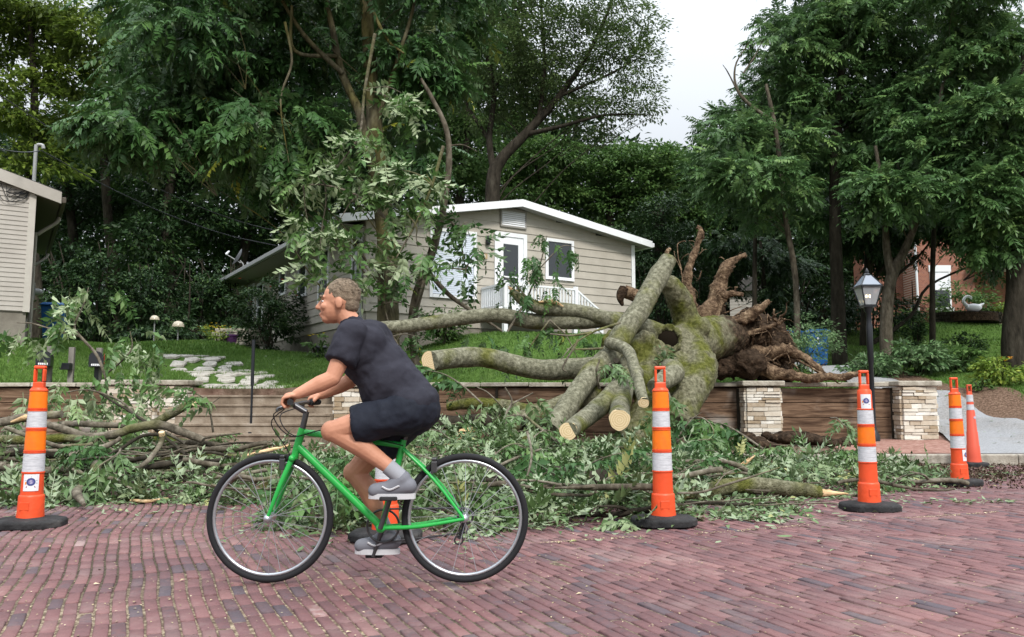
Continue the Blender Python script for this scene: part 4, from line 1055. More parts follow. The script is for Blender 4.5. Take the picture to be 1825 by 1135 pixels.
cone(-0.87, 5.72, 'orange and white delineator cone half hidden behind the cyclist and green bicycle', STD, R(-4), (0, R(-.3)))
cone(1.17, 6.4, 'orange delineator cone with four clean bands and no sticker before the cut logs', STD, R(4), (0, R(-.4)))
cone(3.13, 7.25, 'orange delineator cone with a square sticker directly under its handle', ALT, R(-8), (0, R(-.2)), (0.945, R(-12), 0.085, 0.125))
cone(5.1, 9.4, 'orange delineator cone on clear brick with its sticker turned to the driveway', STD, R(14), (0, R(-.6)), (0.335, R(42), 0.1, 0.125))
cone(6.72, 11.98, 'faded slim red cone with dented skirt standing against the kerb', None, R(-5), (0, R(-.8)), None, True)

# ================================================================ STREET LAMP
lx, ly = 6.37, 14.45
lz = gz(lx, ly) - 0.02
lamp = thing('street_lamp', 'black post lamp with a lit four sided glass lantern behind the plank wall end', 'street lamp', (lx, ly, lz))
T_ = 2.62 - lz
MB().lathe([(0.1, 0), (0.1, 0.12), (0.06, 0.2), (0.042, 0.3), (0.042, T_ - 1.0), (0.054, T_ - .98), (0.054, T_ - .35), (0.045, T_ - .3), (0.045, T_ - .1), (0.075, T_ - .06), (0.08, T_)], n=18).build('post', M['blackmetal'], lamp, 40)
MB().bar((0.09, 0, T_ - 1.0), (0.09, 0, T_ - .36), 0.015, 0.015).build('conduit', M['gutter'], lamp)
fr = MB(); b_, t_, z0, z1 = 0.1, 0.178, T_ + 0.03, T_ + 0.37
cs = ((-1, -1), (1, -1), (1, 1), (-1, 1))
for i in range(4):
    a, c = cs[i], cs[(i + 1) % 4]
    fr.bar((a[0]*b_, a[1]*b_, z0), (a[0]*t_, a[1]*t_, z1), .018, .018)
    fr.bar((a[0]*b_, a[1]*b_, z0), (c[0]*b_, c[1]*b_, z0), .02, .025); fr.bar((a[0]*t_, a[1]*t_, z1), (c[0]*t_, c[1]*t_, z1), .03, .035)
    fr.bar((a[0]*t_*1.04, a[1]*t_*1.04, z1), (a[0]*.06, a[1]*.06, z1 + .2), .018, .018)
fr.bb((-b_, -b_, z0 - .03), (b_, b_, z0))
fr.build('lantern_frame', M['blackmetal'], lamp)
gl = MB()
for i in range(4):
    a, c = cs[i], cs[(i + 1) % 4]
    gl.add([(a[0]*b_, a[1]*b_, z0), (c[0]*b_, c[1]*b_, z0), (c[0]*t_, c[1]*t_, z1), (a[0]*t_, a[1]*t_, z1)], [(0, 1, 2, 3)])
def sky_pale_glass():  # pale grey-blue mixed into the panes imitates sky reflected in them
    m = clear_glass(); t = m.node_tree; o = t.nodes['Material Output']; old = o.inputs[0].links[0].from_socket
    df = t.nodes.new('ShaderNodeBsdfPrincipled'); df.inputs['Base Color'].default_value = (.62, .66, .7, 1); df.inputs['Roughness'].default_value = .15
    ms = t.nodes.new('ShaderNodeMixShader'); ms.inputs[0].default_value = .38; t.links.new(old, ms.inputs[1]); t.links.new(df.outputs[0], ms.inputs[2]); t.links.new(ms.outputs[0], o.inputs[0]); return m
gl.build('lantern_glass', sky_pale_glass(), lamp)
rg = MB()
for i in range(4):
    a, c = cs[i], cs[(i + 1) % 4]
    rg.add([(a[0]*t_*1.03, a[1]*t_*1.03, z1 + .012), (c[0]*t_*1.03, c[1]*t_*1.03, z1 + .012), (c[0]*.06, c[1]*.06, z1 + .2), (a[0]*.06, a[1]*.06, z1 + .2)], [(0, 1, 2, 3)])
rg.build('lantern_roof', mat('lantern_roof', (0.22, 0.25, 0.3), 0.25, 0.6), lamp)
MB().lathe([(.062, z1 + .19), (.07, z1 + .22), (.03, z1 + .25), (.035, z1 + .28), (.006, z1 + .34)], n=14).build('finial', M['blackmetal'], lamp, 50)
em = bpy.data.materials.new('lamp_mantle'); em.use_nodes = True
pb = em.node_tree.nodes['Principled BSDF']; pb.inputs['Emission Color'].default_value = (1, .72, .36, 1); pb.inputs['Emission Strength'].default_value = 6
mn = MB(); mn.ell((-.03, -.01, T_ + .2), (.017, .017, .03), 10); mn.ell((.03, -.01, T_ + .2), (.017, .017, .03), 10); mn.build('gas_mantle', em, lamp, 180)
MB().lathe([(.012, T_ + .02), (.012, T_ + .26)], n=8).build('burner_tube', M['gutter'], lamp, 60)

# ================================================================ BINS, MAILBOXES, GARDEN THINGS
M['bluebin'] = mat('bin_blue', (0.008, 0.075, 0.23), 0.4, 0.4)
def bin_(x, y, rz, label, s=1.0):
    t = thing('wheeled_bin', label, 'bin', (x, y, gz(x, y) - 0.01), rz, 'blue wheeled bins')
    b, tp, h = .23 * s, .3 * s, .95 * s
    q = MB().hexa([(-b, -b, .06), (b, -b, .06), (b, b, .06), (-b, b, .06), (-tp, -tp, h), (tp, -tp, h), (tp, tp, h), (-tp, tp, h)]); q.build('body', M['bluebin'], t, bevel=.025)
    q = MB().bb((-tp - .03, -tp - .04, h), (tp + .03, tp + .04, h + .04)); q.hexa([(-tp - .02, -tp - .03, h + .04), (tp + .02, -tp - .03, h + .04), (tp + .02, tp + .02, h + .04), (-tp - .02, tp + .02, h + .04), (-tp + .06, -tp + .06, h + .1), (tp - .06, -tp + .06, h + .1), (tp - .06, tp - .03, h + .1), (-tp + .06, tp - .03, h + .1)])
    q.build('lid', M['bluebin'], t, bevel=.015)
    q = MB(); q.bar((-tp, tp + .08, h - .02), (tp, tp + .08, h - .02), .03, .03); q.bar((-tp + .05, tp, h - .02), (-tp + .05, tp + .09, h - .02), .03, .03); q.bar((tp - .05, tp, h - .02), (tp - .05, tp + .09, h - .02), .03, .03); q.build('handle', M['bluebin'], t)
    for sx in (-1, 1):
        w_ = MB().lathe([(.02, -.025), (.1, -.025), (.1, .025), (.02, .025)], n=16); w_.v = [(p[2] + sx * (b + .03), p[0] + b + .02, p[1] + .1) for p in w_.v]; w_.build('wheel', M['rubber'], t, 40)
    q = MB()
    for k, (zz, hh) in enumerate(((.0, .03), (.045, .05), (.105, .03), (.145, .04))):
        z = (.62 + zz) * s; yy = -b - (tp - b) * (z - .06) / (h - .06) - .004
        q.add([(-.035, yy, z), (.035 - .01 * (k % 2), yy, z), (.035 - .01 * (k % 2), yy - .002, z + hh), (-.03, yy - .002, z + hh)], [(0, 1, 2, 3)])
    q.build('white_lettering', M['white'], t)
bin_(-13.55, 24.0, R(20), 'dark blue wheeled bin with white lettering beside the beige cottage', 1.12)
bin_(8.95, 23.9, R(-8), 'bright blue wheeled bin behind the light green shrub by the driveway', 1.05)
bin_(8.55, 24.9, R(8), 'second blue bin mostly covered by the light green shrub', 1.0)

M['greywood'] = nmat('grey_wood', [(0.3, (0.13, 0.12, 0.105)), (0.7, (0.32, 0.3, 0.27))], 6, 0.9, 0.1, 0.6, 30, (1, 1, .2))
def mailbox(x, y, z, label, flag):
    t = thing('mailbox', label, 'mailbox', (x, y, z), R(24), 'mailboxes behind the retaining wall')
    pr = [(-.09, 0), (.09, 0), (.09, .13)] + [(.09 * math.cos(a), .13 + .09 * math.sin(a)) for a in np.linspace(.3, math.pi - .3, 7)] + [(-.09, .13)]
    n = len(pr)
    q = MB().add([(x_, -.24, z_) for x_, z_ in pr] + [(x_, .24, z_) for x_, z_ in pr], [tuple(range(n)), tuple(range(n, 2*n))[::-1]] + [(i, n+i, n+(i+1) % n, (i+1) % n) for i in range(n)])
    q.build('box', M['blackmetal'], t, 30)
    q = MB().add([(x_*1.05, -.262, z_*1.03 - .002) for x_, z_ in pr] + [(x_*1.05, -.242, z_*1.03 - .002) for x_, z_ in pr], [tuple(range(n)), tuple(range(n, 2*n))[::-1]] + [(i, n+i, n+(i+1) % n, (i+1) % n) for i in range(n)])
    dd = q.build('door', M['blackmetal'], t, 30)
    q = MB()
    for i in range(5): q.add([(-.06 + .026*i, -.2645, .012), (-.042 + .026*i, -.2645, .012), (-.042 + .026*i, -.2645, .04), (-.06 + .026*i, -.2645, .04)], [(0, 1, 2, 3)])
    q.build('house_numerals', M['white'], dd)
    if flag: MB().bb((.093, -.05, .05), (.1, 0, .2)).build('flag', mat('flag_red', (.35, .02, .02), .5), t)
    t.scale = (1.3, 1.3, 1.3)
    zg = (gz(x, y) - z) / 1.3
    MB().bb((-.03, -.03, zg), (.03, .03, -.001)).build('support_post', M['blackmetal'], t)
mailbox(-8.98, 15.65, 1.62, 'black mailbox directly behind the handle of the stickered cone', False)
mailbox(-7.98, 15.65, 1.60, 'black mailbox with a red flag beside the torn sapling', True)
for i, (px_, top, lb) in enumerate(((90, 617, 'grey wooden post rising behind the mailbox at the cone handle'), (129, 619, 'bare grey wooden post with an empty black tray between the mailboxes'), (178, 620, 'grey wooden post close behind the mailbox with a red flag'))):
    p = P(px_, top, 15.95)
    q = thing('wooden_post', lb, 'post', (p.x, 15.95, gz(p.x, 15.95)))
    MB().box((0, 0, (p.z - q.location.z) / 2), (.1, .1, p.z - q.location.z), 0.2, .004).build('stake', M['greywood'], q, bevel=.006)
    if i == 1: MB().bb((-.12, -.2, .32), (.06, -.06, .45)).build('tray', M['blackmetal'], q, bevel=.005)

M['domeglass'] = mat('dome_amber', (0.5, 0.44, 0.33), 0.2, 0.6)
for px_, top, lb, s in ((276, 562, 'smaller mushroom garden light with pale flat dome before the thicket', .85), (318, 572, 'larger mushroom garden light with glossy round dome before the thicket', 1.1)):
    p = P(px_, top, 24)
    t = thing('garden_light', lb, 'garden light', (p.x, 24, gz(p.x, 24)), 0, 'mushroom garden lights')
    hh = p.z - t.location.z
    MB().lathe([(.02, 0), (.02, hh - .08)], n=8).build('stem', M['gutter'], t, 60)
    MB().lathe([(.16*s, hh - .16*s), (.15*s, hh - .1*s), (.11*s, hh - .03*s), (.04*s, hh), (.005, hh + .005)], n=18).build('dome', M['domeglass'], t, 60)

def shrub(name, label, cat, x, y, rx, rz_, n, m, tpl=None, sub=30, sc=(.6, 1.0), z0=None, stems=5, ry=None, sig=.16, flat=False):
    z = gz(x, y) if z0 is None else z0
    t = thing(name, label, cat, (x, y, z - .02))
    parts = [clump_leaves(tpl or SIMPLE, (0, 0, rz_), (rx, ry or rx, rz_), n, sub, sig, .1, sc, surf=.5)]
    V, F, A = merge(parts); V[:, 2] = np.maximum(V[:, 2], 0.02)
    link('foliage', np_mesh('foliage', V, F, A), m, t)
    s = MB()
    for k in range(stems):
        a = rnd.uniform(0, 6.28); s.tube([(0, 0, 0), (.3*rx*math.cos(a), .3*rx*math.sin(a), rz_*.7), (.7*rx*math.cos(a), .7*rx*math.sin(a), rz_*1.5)], [.02, .014, .006], 5, 3)
    s.build('stems', M['bark_dark'], t, 60)
    return t
def flowers(t, n, rx, z0, z1, m, r=.03):
    q = MB()
    for i in range(n):
        a, d = rnd.uniform(0, 6.28), rx * math.sqrt(rnd.random()); c = Vector((d*math.cos(a), d*math.sin(a) - .2*rx, rnd.uniform(z0, z1)))
        for k in range(5):
            b = k * 1.257 + a; q.add([tuple(c), tuple(c + Vector((r*math.cos(b-.5), r*math.sin(b-.5)*.6, r*.5))), tuple(c + Vector((r*1.5*math.cos(b), r*1.5*math.sin(b)*.6, r*.7))), tuple(c + Vector((r*math.cos(b+.5), r*math.sin(b+.5)*.6, r*.5)))], [(0, 1, 2, 3)])
    q.build('blossom', m, t)
M['fl_yellow'] = mat('petal_yellow', (.7, .5, .02), .6); M['fl_red'] = mat('petal_red', (.5, .04, .02), .6); M['fl_pink'] = mat('petal_pink', (.55, .08, .18), .6); M['fl_orange'] = mat('petal_orange', (.8, .3, .02), .6)
# beside the grey house
q = hw_(-1.0, 5.4, 0); s_ = shrub('climbing_shrub', 'tall dark climbing shrub with orange blooms against the side of the bungalow', 'shrub', q.x, q.y, 1.15, 1.25, 5200, M['leaf_dark'], sub=70, sc=(.55, .95), ry=1.5, sig=.11, stems=9); flowers(s_, 9, 1.0, 1.5, 2.3, M['fl_red'], .045)
q = hw_(-.5, 11.5, 0); s_ = shrub('flowering_vine', 'light green vine climbing beside the far windows of the bungalow', 'vine', q.x, q.y, .4, 1.3, 900, M['leaf_shrub'], sub=26, sc=(.5, .8))
q = hw_(-1.7, 7.6, 0); shrub('yew_bush', 'dark clipped yew bush at the foot of the climbing shrub', 'bush', q.x, q.y, .5, .5, 1800, M['leaf_dark'], sub=60, sc=(.35, .6), sig=.1)
s_ = shrub('yellow_flower_clump', 'clump of yellow flowers at the top of the flagstone path', 'flowers', -9.3, 25.6, .5, .3, 500, M['leaf_lime'], sub=20, sc=(.4, .7)); flowers(s_, 30, .45, .35, .65, M['fl_yellow'], .04)
s_ = shrub('green_flower_clump', 'green clump with small pale flowers next to the purple pot', 'flowers', -9.9, 26.2, .55, .4, 500, M['leaf_shrub'], sub=20, sc=(.4, .7)); flowers(s_, 10, .45, .4, .8, M['fl_yellow'], .03)
pp = P(412, 612, 25.8)
pot = thing('flower_pot', 'purple flower pot on the stone planter at the corner of the bungalow', 'flower pot', (pp.x, 25.8, pp.z - .05))
MB().lathe([(.16, 0), (.24, .28), (.26, .28), (.26, .32), (.2, .32), (.19, .26)], n=18).build('pot', mat('pot_purple', (.09, .03, .12), .4), pot, 40)
leaves_obj('foliage', [clump_leaves(SIMPLE, (0, 0, .45), (.3, .3, .22), 260, 14, .2, .3, (.4, .7))], M['leaf_shrub'], pot)
pln = thing('stone_planter', 'low stacked stone planter under the purple pot', 'planter', (pp.x + .25, 25.9, gz(pp.x, 25.9)))
q = MB(); 
for r_ in range(4):
    for c_ in range(4): q.box((-.66 + c_*.44 + (r_ % 2)*.1, rnd.uniform(-.02, .02), .07 + r_*.14), (.41, .35, .125), 0, .012)
q.build('blocks', M['coping'], pln, bevel=.015)
pz = P(590, 640, 22.0)
s_ = shrub('yellow_daylily', 'small daylily with yellow blooms beside the bungalow foundation', 'plant', -4.95, 20.6, .3, .3, 260, M['leaf_mid'], sub=14, sc=(.6, 1.0)); flowers(s_, 5, .25, .5, .75, M['fl_yellow'], .04)
s_ = shrub('foundation_bush', 'green bush growing against the front of the bungalow below its wide window', 'bush', -1.75, 20.9, .6, .55, 1500, M['leaf_mid'], sub=40, sc=(.5, .9))
for k in range(3):
    p = P(566 + 13 * k, 640, 20.4); t = thing('path_light', 'small black stake light by the bungalow foundation', 'garden light', (p.x, 20.4, gz(p.x, 20.4)), 0, 'row of black stake lights')
    MB().lathe([(.012, 0), (.012, .26)], n=6).build('stake', M['blackmetal'], t); MB().lathe([(.03, .24), (.07, .27), (.05, .31), (.01, .33)], n=10).build('cap', M['blackmetal'], t, 50)
# right side planting
shrub('pale_shrub', 'light green small leaved shrub behind the upturned roots', 'shrub', 7.0, 19.8, 1.0, .72, 4200, M['leaf_shrub'], sub=70, sc=(.32, .6), sig=.12)
shrub('spreading_shrub', 'low glossy shrub sprawling beyond the driveway beside the lamp post', 'shrub', 9.0, 20.3, .75, .34, 1500, M['leaf_shrub'], sub=40, sc=(.7, 1.1), sig=.14)
shrub('spreading_shrub', 'pale glossy shrub with upright shoots past the end pillar', 'shrub', 10.3, 20.6, .85, .5, 1900, M['leaf_shrub'], sub=44, sc=(.7, 1.2), sig=.14)
shrub('spreading_shrub', 'dark edged glossy shrub at the far end of the planting bed row', 'shrub', 11.6, 21.2, .75, .36, 1300, M['leaf_mid'], sub=36, sc=(.7, 1.1), sig=.14)
s_ = shrub('lime_perennial', 'bright lime green perennial with an orange flower in the mulch bed', 'plant', 10.35, 17.3, .5, .33, 1100, M['leaf_lime'], sub=34, sc=(.5, .9)); flowers(s_, 4, .4, .45, .65, M['fl_orange'], .05)
shrub('lime_perennial', 'second lime green perennial at the edge of the mulch bed', 'plant', 11.2, 17.6, .45, .3, 800, M['leaf_lime'], sub=26, sc=(.5, .9))
shrub('small_weed', 'lone green weed seedling sprouting in the mulch beside the driveway', 'plant', 9.75, 17.0, .22, .16, 160, M['leaf_mid'], sub=10, sc=(.4, .7))
shrub('lawn_bush', 'dark round bush in the middle of the far lawn', 'bush', 14.2, 25.5, .6, .55, 1500, M['leaf_dark'], sub=40, sc=(.5, .9))
shrub('lawn_bush', 'slim dark bush at the shaded edge of the far lawn', 'bush', 14.2, 28.5, .4, .6, 1000, M['leaf_dark'], sub=30, sc=(.5, .9))
shrub('porch_bush', 'large rounded green bush in front of the brick house porch', 'bush', 19.9, 35.6, 1.3, 1.0, 2600, M['leaf_mid'], sub=50, sc=(.8, 1.4))
shrub('window_bush', 'small bush under the white window of the brick house', 'bush', 17.6, 36.1, .7, .45, 900, M['leaf_mid'], sub=30, sc=(.7, 1.2))
s_ = shrub('golden_bush', 'golden green low bush inside the round stone planter', 'bush', 20.9, 34.4, .6, .35, 800, M['leaf_lime'], sub=24, sc=(.6, 1.0), z0=gz(20.5, 34.4) + .35)
pc = P(1722, 580, 34)
rp = thing('round_planter', 'curved low stone planter on the far lawn in front of the brick house', 'planter', (pc.x, 34, gz(pc.x, 34)))
q = MB()
for r_ in range(3):
    for k in range(26):
        a = 2 * math.pi * (k + .5 * (r_ % 2)) / 26; q.box((1.3 * math.cos(a), .9 * math.sin(a), .08 + .15 * r_), (.2, .3, .13), a, .01)
q.build('blocks', M['bark_dark'], rp); MB().lathe([(1.22, .05), (1.22, .38)], n=24).build('soil_fill', M['soil'], rp, 40)
sw_ = thing('swan_statue', 'white swan shaped garden statue on the round stone planter', 'statue', (pc.x - .05, 33.3, gz(pc.x, 34) + .45))
q = MB().ell((0, 0, .16), (.34, .18, .17)); q.tube([(-.25, 0, .2), (-.4, 0, .42), (-.28, 0, .62), (-.1, 0, .6), (-.06, 0, .5)], [.09, .06, .05, .055, .02], 10); q.tube([(.2, 0, .2), (.45, 0, .34)], [.1, .02], 8)
o_ = q.build('body', M['white'], sw_, 180)
for xx, lb in ((5.3, 'pink'), (7.1, 'crimson')):
    hb_ = bh.matrix_basis @ Vector((xx, -.5, 2.45))
    t = thing('hanging_basket', f'{lb} flower basket hanging from the brick house porch', 'hanging basket', hb_, 0)
    MB().lathe([(.05, -.25), (.2, -.1), (.22, 0)], n=12).build('basket', M['bark_dark'], t, 50); MB().lathe([(.008, 0), (.008, .55)], n=5).build('hanger', M['blackmetal'], t)
    leaves_obj('foliage', [clump_leaves(SIMPLE, (0, 0, .05), (.35, .35, .22), 200, 12, .2, .3, (.5, .8))], M['leaf_mid'], t); flowers(t, 30, .35, -.1, .25, M['fl_pink'], .06)
# ================================================================ TREES
def limb_pts(a, b, sag=0.0, k=3, jit=.15):
    a, b = Vector(a), Vector(b); L_ = (b - a).length
    return [a] + [a.lerp(b, (i + 1) / (k + 1)) + Vector((rnd.uniform(-1, 1), rnd.uniform(-1, 1), rnd.uniform(-.5, .5))) * jit * L_ * .3 + Vector((0, 0, sag * L_ * math.sin(math.pi * (i + 1) / (k + 1)))) for i in range(k)] + [b]

def tree(name, label, base, trunk, rad, clumps, leafm, tpl, barkm, group=None, extra=(), sc=(.8, 1.25), droop=.3, sub=16, sig=.2, bare=(), limbs=True, vb=.5, surf=.45, lw=1.0, flat=.55, mul=1.0):
    """base/trunk in world metres; clumps = (centre, radii, n leaves)"""
    base = Vector(base)
    t = thing(name, label, 'tree', base, 0, group)
    q = MB(); tr = [Vector(p) - base for p in trunk]
    q.tube(tr, rad, 12, 6, .12, 3)
    sp, sr = spline(tr, rad, 8)
    tot = len(sp)
    if limbs:
        for c, r, n in clumps:
            cc = Vector(c) - base
            # leave the trunk below the clump
            cand = [(abs((p - cc).length * 1.0 - (cc.z - p.z) * 1.5), i) for i, p in enumerate(sp) if p.z < cc.z - .25 * abs(r[2])] or [(0, tot // 2)]
            i = min(cand)[1]
            q.tube(limb_pts(sp[i], cc, .06), [sr[i] * .5 * lw, sr[i] * .38 * lw, sr[i] * .26 * lw, sr[i] * .16 * lw, sr[i] * .07 * lw], 7, 4, .1, 3)
            for k in range(3):
                e = cc + Vector((rnd.uniform(-.8, .8) * r[0], rnd.uniform(-.8, .8) * r[1], rnd.uniform(-.2, .8) * r[2]))
                q.tube(limb_pts(cc.lerp(sp[i], .3), e, .03, 2), [sr[i]*.16*max(lw, .3), sr[i]*.11*max(lw, .3), sr[i]*.07*max(lw, .3), .006], 5, 3)
    for pts, rr in extra:
        q.tube([Vector(p) - base for p in pts], rr, 9, 5, .12, 3)
    q.build('trunk', barkm, t, 60)
    if clumps:
        parts = [clump_leaves(tpl, Vector(c) - base, r, int(n * mul), sub, sig, droop, sc, vb=vb, surf=surf, flat=flat) for c, r, n in clumps]
        leaves_obj('crown', parts, leafm, t)
    return t

def pclumps(lst, Y):
    """(px, py, rpx, rpy, n[, dY]) -> clumps at depth Y + dY"""
    o = []
    for it in lst:
        px_, py_, rx, ry, n = it[:5]; y = Y + (it[5] if len(it) > 5 else rnd.uniform(-1.2, 1.2))
        s = y / PXF
        o.append((P(px_, py_, y), (rx * s, max(rx, ry) * s * .9, ry * s), n))
    return o
def gp(px_, Y): # ground point under pixel column px_ at depth Y
    p = P(px_, 600, Y); return Vector((p.x, Y, gz(p.x, Y) - .05))

# --- the big tree in front of the house, crown hanging up and to the left
YF = 16.6
b0 = gp(692, YF)
tr_ = [b0, P(692, 560, YF), P(688, 420, YF), P(672, 290, YF), P(664, 180, YF), P(656, 60, YF), P(648, -80, YF), P(640, -260, YF)]
ex = [([P(676, 300, YF), P(652, 262, YF - .1), P(640, 200, YF), P(610, 130, YF + .1), P(590, 40, YF), P(560, -90, YF)], [.15, .12, .1, .08, .065, .04]),
      ([P(610, 130, YF), P(540, 60, YF - .4), P(480, -40, YF - .6)], [.06, .045, .03]),
      ([P(668, 230, YF), P(700, 130, YF - .3), P(735, 20, YF - .4), P(750, -80, YF)], [.06, .045, .035, .03]),
      ([P(600, 100, YF), P(525, 90, YF - .5), P(520, 10, YF - .6)], [.05, .035, .03]),
      ([P(508, 40, YF - .8), P(520, 110, YF - .9), P(500, 180, YF - 1), P(515, 290, YF - 1.1)], [.03, .025, .018, .008]),
      ([P(655, 0, YF - .3), P(690, 70, YF - .6), P(720, 95, YF - .7)], [.04, .03, .018])]
cl = pclumps([(330, 60, 130, 95, 240), (430, 130, 120, 80, 230), (300, 190, 90, 60, 150), (250, 225, 75, 45, 110, -1.2), (380, 240, 90, 60, 150), (480, 230, 85, 75, 170), (455, 305, 50, 45, 60), (560, 190, 70, 80, 120, 1.1), (545, 60, 80, 90, 170, .9),
              (560, 300, 45, 60, 60, .6), (735, 110, 60, 60, 110, 0), (775, 130, 45, 40, 60), (770, 50, 70, 60, 80, .8), (690, 40, 60, 50, 60, 1.2), (600, -60, 160, 70, 180), (420, -60, 150, 80, 170), (790, -40, 90, 60, 80), (640, 190, 40, 50, 30, 1.2), (240, 110, 70, 70, 90, .8), (740, 250, 50, 50, 50, .5)], YF)
cl = [(c_, r_, int(n_ * 1.75)) for c_, r_, n_ in cl]
tree('drooping_tree', 'tall tree in front of the bungalow with mossy yellow trunk and drooping feathery leaves', b0, tr_, [.26, .22, .2, .2, .15, .13, .11, .08], cl, M['leaf_front'], PIN_MID, M['bark_stem'], extra=ex, sc=(.75, 1.25), droop=.45, sub=15, sig=.22, vb=.42, lw=.16)

# --- torn leafy boughs hanging on its trunk (each a thing)
def bough(label, Y, pts, rr, sprays, m='leaf_torn', tpl=None, group='torn boughs hanging in front of the bungalow'):
    b = P(*pts[0], Y)
    t = thing('hanging_bough', label, 'branch', b, 0, group)
    q = MB(); q.tube([P(*p, Y + .1 * math.sin(i)) - b for i, p in enumerate(pts)], rr, 7, 5, .1, 4)
    parts = []
    for (px_, py_, rx, ry, n) in sprays:
        c = P(px_, py_, Y) - b; s = Y / PXF
        for k_, ud in ((.5, 1.0), (.4, -1.0)): parts.append(clump_leaves(tpl or PIN_BOUGH, c, (rx * s, rx * s * .9, ry * s), max(2, int(n * k_ * .95)), 5, .17, .55, (.8, 1.15), .9, ud, vb=.5))
        # twig to the spray
        i = min(range(len(pts)), key=lambda k: abs(pts[k][0] - px_) + abs(pts[k][1] - py_))
        q.tube(limb_pts(P(*pts[i], Y) - b, c, .1, 2), [.018, .014, .01, .005], 5, 4)
    q.build('limb', M['bark_pile'], t, 60)
    leaves_obj('foliage', parts, M[m], t)
bough('torn bough with pale turned leaves hanging beside the upper trunk of the mossy tree', 15.4, [(668, 60), (650, 160), (640, 240), (600, 300)], [.035, .03, .025, .015], [(715, 165, 34, 30, 22), (635, 235, 40, 30, 26), (590, 270, 28, 36, 16), (730, 200, 26, 28, 12)])
bough('torn bough with pale leaves hanging in front of the side windows', 15.2, [(700, 400), (640, 350), (580, 330), (540, 330)], [.03, .025, .018, .01], [(560, 310, 45, 35, 30), (640, 330, 45, 35, 30), (550, 400, 40, 45, 34), (600, 400, 40, 30, 18), (570, 470, 28, 40, 22)])
bough('torn bough drooping over the corner of the bungalow roof', 15.0, [(790, 260), (770, 330), (740, 400), (700, 470)], [.035, .03, .02, .012], [(690, 300, 45, 40, 34), (760, 310, 40, 40, 34), (720, 380, 45, 45, 36), (660, 430, 40, 35, 26), (745, 440, 40, 35, 26), (640, 480, 30, 30, 14)])
bough('torn bough with dark leaves crossing the wide window', 15.3, [(785, 380), (815, 410), (830, 480)], [.025, .02, .01], [(835, 395, 28, 28, 20), (852, 440, 22, 28, 14), (830, 490, 24, 20, 10), (715, 500, 25, 25, 10)], 'leaf_front')
bough('fine leafed twig hanging low between the tree trunk and the broken stem', 15.3, [(690, 480), (685, 540), (700, 600)], [.02, .015, .01], [(690, 520, 22, 30, 12), (745, 600, 25, 40, 16), (720, 640, 28, 30, 14), (760, 560, 25, 30, 8)], 'leaf_front', PIN_SMALL)

# --- broken stem leaning against the tree, splintered foot
YB = 15.75
t = thing('broken_stem', 'long broken limb standing on its splintered foot behind the retaining wall', 'branch', P(762, 728, YB))
o_ = P(762, 728, YB)
q = MB().tube([P(757, 715, YB) - o_, P(742, 650, YB) - o_, P(735, 580, YB) - o_, P(745, 520, YB) - o_, P(770, 450, YB) - o_, P(790, 370, YB) - o_, P(800, 290, YB) - o_, P(795, 230, YB) - o_, P(770, 175, YB) - o_, P(750, 140, YB) - o_], [.075, .085, .095, .1, .085, .07, .065, .055, .045, .03], 11, 6, .12, 3)
q.tube([P(760, 480, YB) - o_, P(800, 525, YB - .1) - o_, P(850, 560, YB - .3) - o_, P(895, 590, YB - .4) - o_], [.05, .045, .035, .02], 8, 5, .1, 3)
q.tube([P(760, 485, YB) - o_, P(735, 560, YB - .3) - o_, P(700, 620, YB - .3) - o_], [.03, .02, .012], 6, 4)
q.tube([P(800, 260, YB) - o_, P(825, 258, YB) - o_, P(850, 270, YB) - o_], [.02, .014, .006], 6, 4)
q.build('stem', M['bark'], t, 60)
q = MB()
for k in range(9):
    a = k * .7; q.add([(.07 * math.cos(a) - .03, .07 * math.sin(a), .14), (.07 * math.cos(a + .7) - .03, .07 * math.sin(a + .7), .14), (.05 * math.cos(a + .3) + .02, .05 * math.sin(a + .3), -.12 - .1 * rnd.random())], [(0, 1, 2)])
q.tube([(-.04, 0, .25), (0, 0, .05), (.03, 0, -.22)], [.08, .06, .012], 6, 3, .2, 8)
q.build('splintered_foot', M['split'], t)

# --- fine leaved tree behind the house
YM = 34.0
b0 = gp(880, YM)
tr_ = [b0, P(878, 350, YM), P(890, 290, YM), P(935, 240, YM), P(990, 180, YM), P(1040, 110, YM), P(1080, 30, YM), P(1110, -60, YM)]
ex = [([P(885, 330, YM), P(872, 250, YM), P(880, 160, YM), P(860, 60, YM), P(850, -60, YM)], [.28, .22, .17, .12, .08]),
      ([P(935, 240, YM), P(1000, 225, YM - .5), P(1080, 205, YM - .8), P(1165, 205, YM - 1)], [.2, .14, .09, .03]),
      ([P(960, 215, YM), P(970, 120, YM), P(965, 20, YM), P(960, -60, YM)], [.18, .13, .1, .06]),
      ([P(1000, 170, YM), P(1090, 130, YM - .5), P(1160, 90, YM - .6)], [.12, .08, .03]),
      ([P(872, 250, YM), P(830, 180, YM), P(810, 90, YM)], [.14, .1, .05]), ([P(880, 160, YM), P(920, 90, YM), P(935, 10, YM)], [.1, .07, .04])]
ex = [(p_, [q_ * .62 for q_ in r_]) for p_, r_ in ex]
fine = [(820, 60, 70, 80, 2600), (890, 90, 75, 90, 3000), (960, 70, 75, 90, 3000), (1030, 80, 75, 80, 2600), (1090, 90, 65, 70, 1900), (1140, 120, 50, 60, 1100), (1150, 190, 50, 35, 700), (1080, 190, 70, 45, 1300), (1000, 170, 75, 60, 1900), (920, 180, 70, 60, 1800), (850, 180, 60, 70, 1600), (1100, 10, 75, 50, 1500), (1000, -30, 110, 60, 2400), (870, -30, 100, 60, 2300), (1150, 50, 45, 50, 700), (1050, 240, 50, 30, 450)]
fine = [(a, b, c, d, int(n * (1.7 if a < 1060 else 1.35))) for a, b, c, d, n in fine]
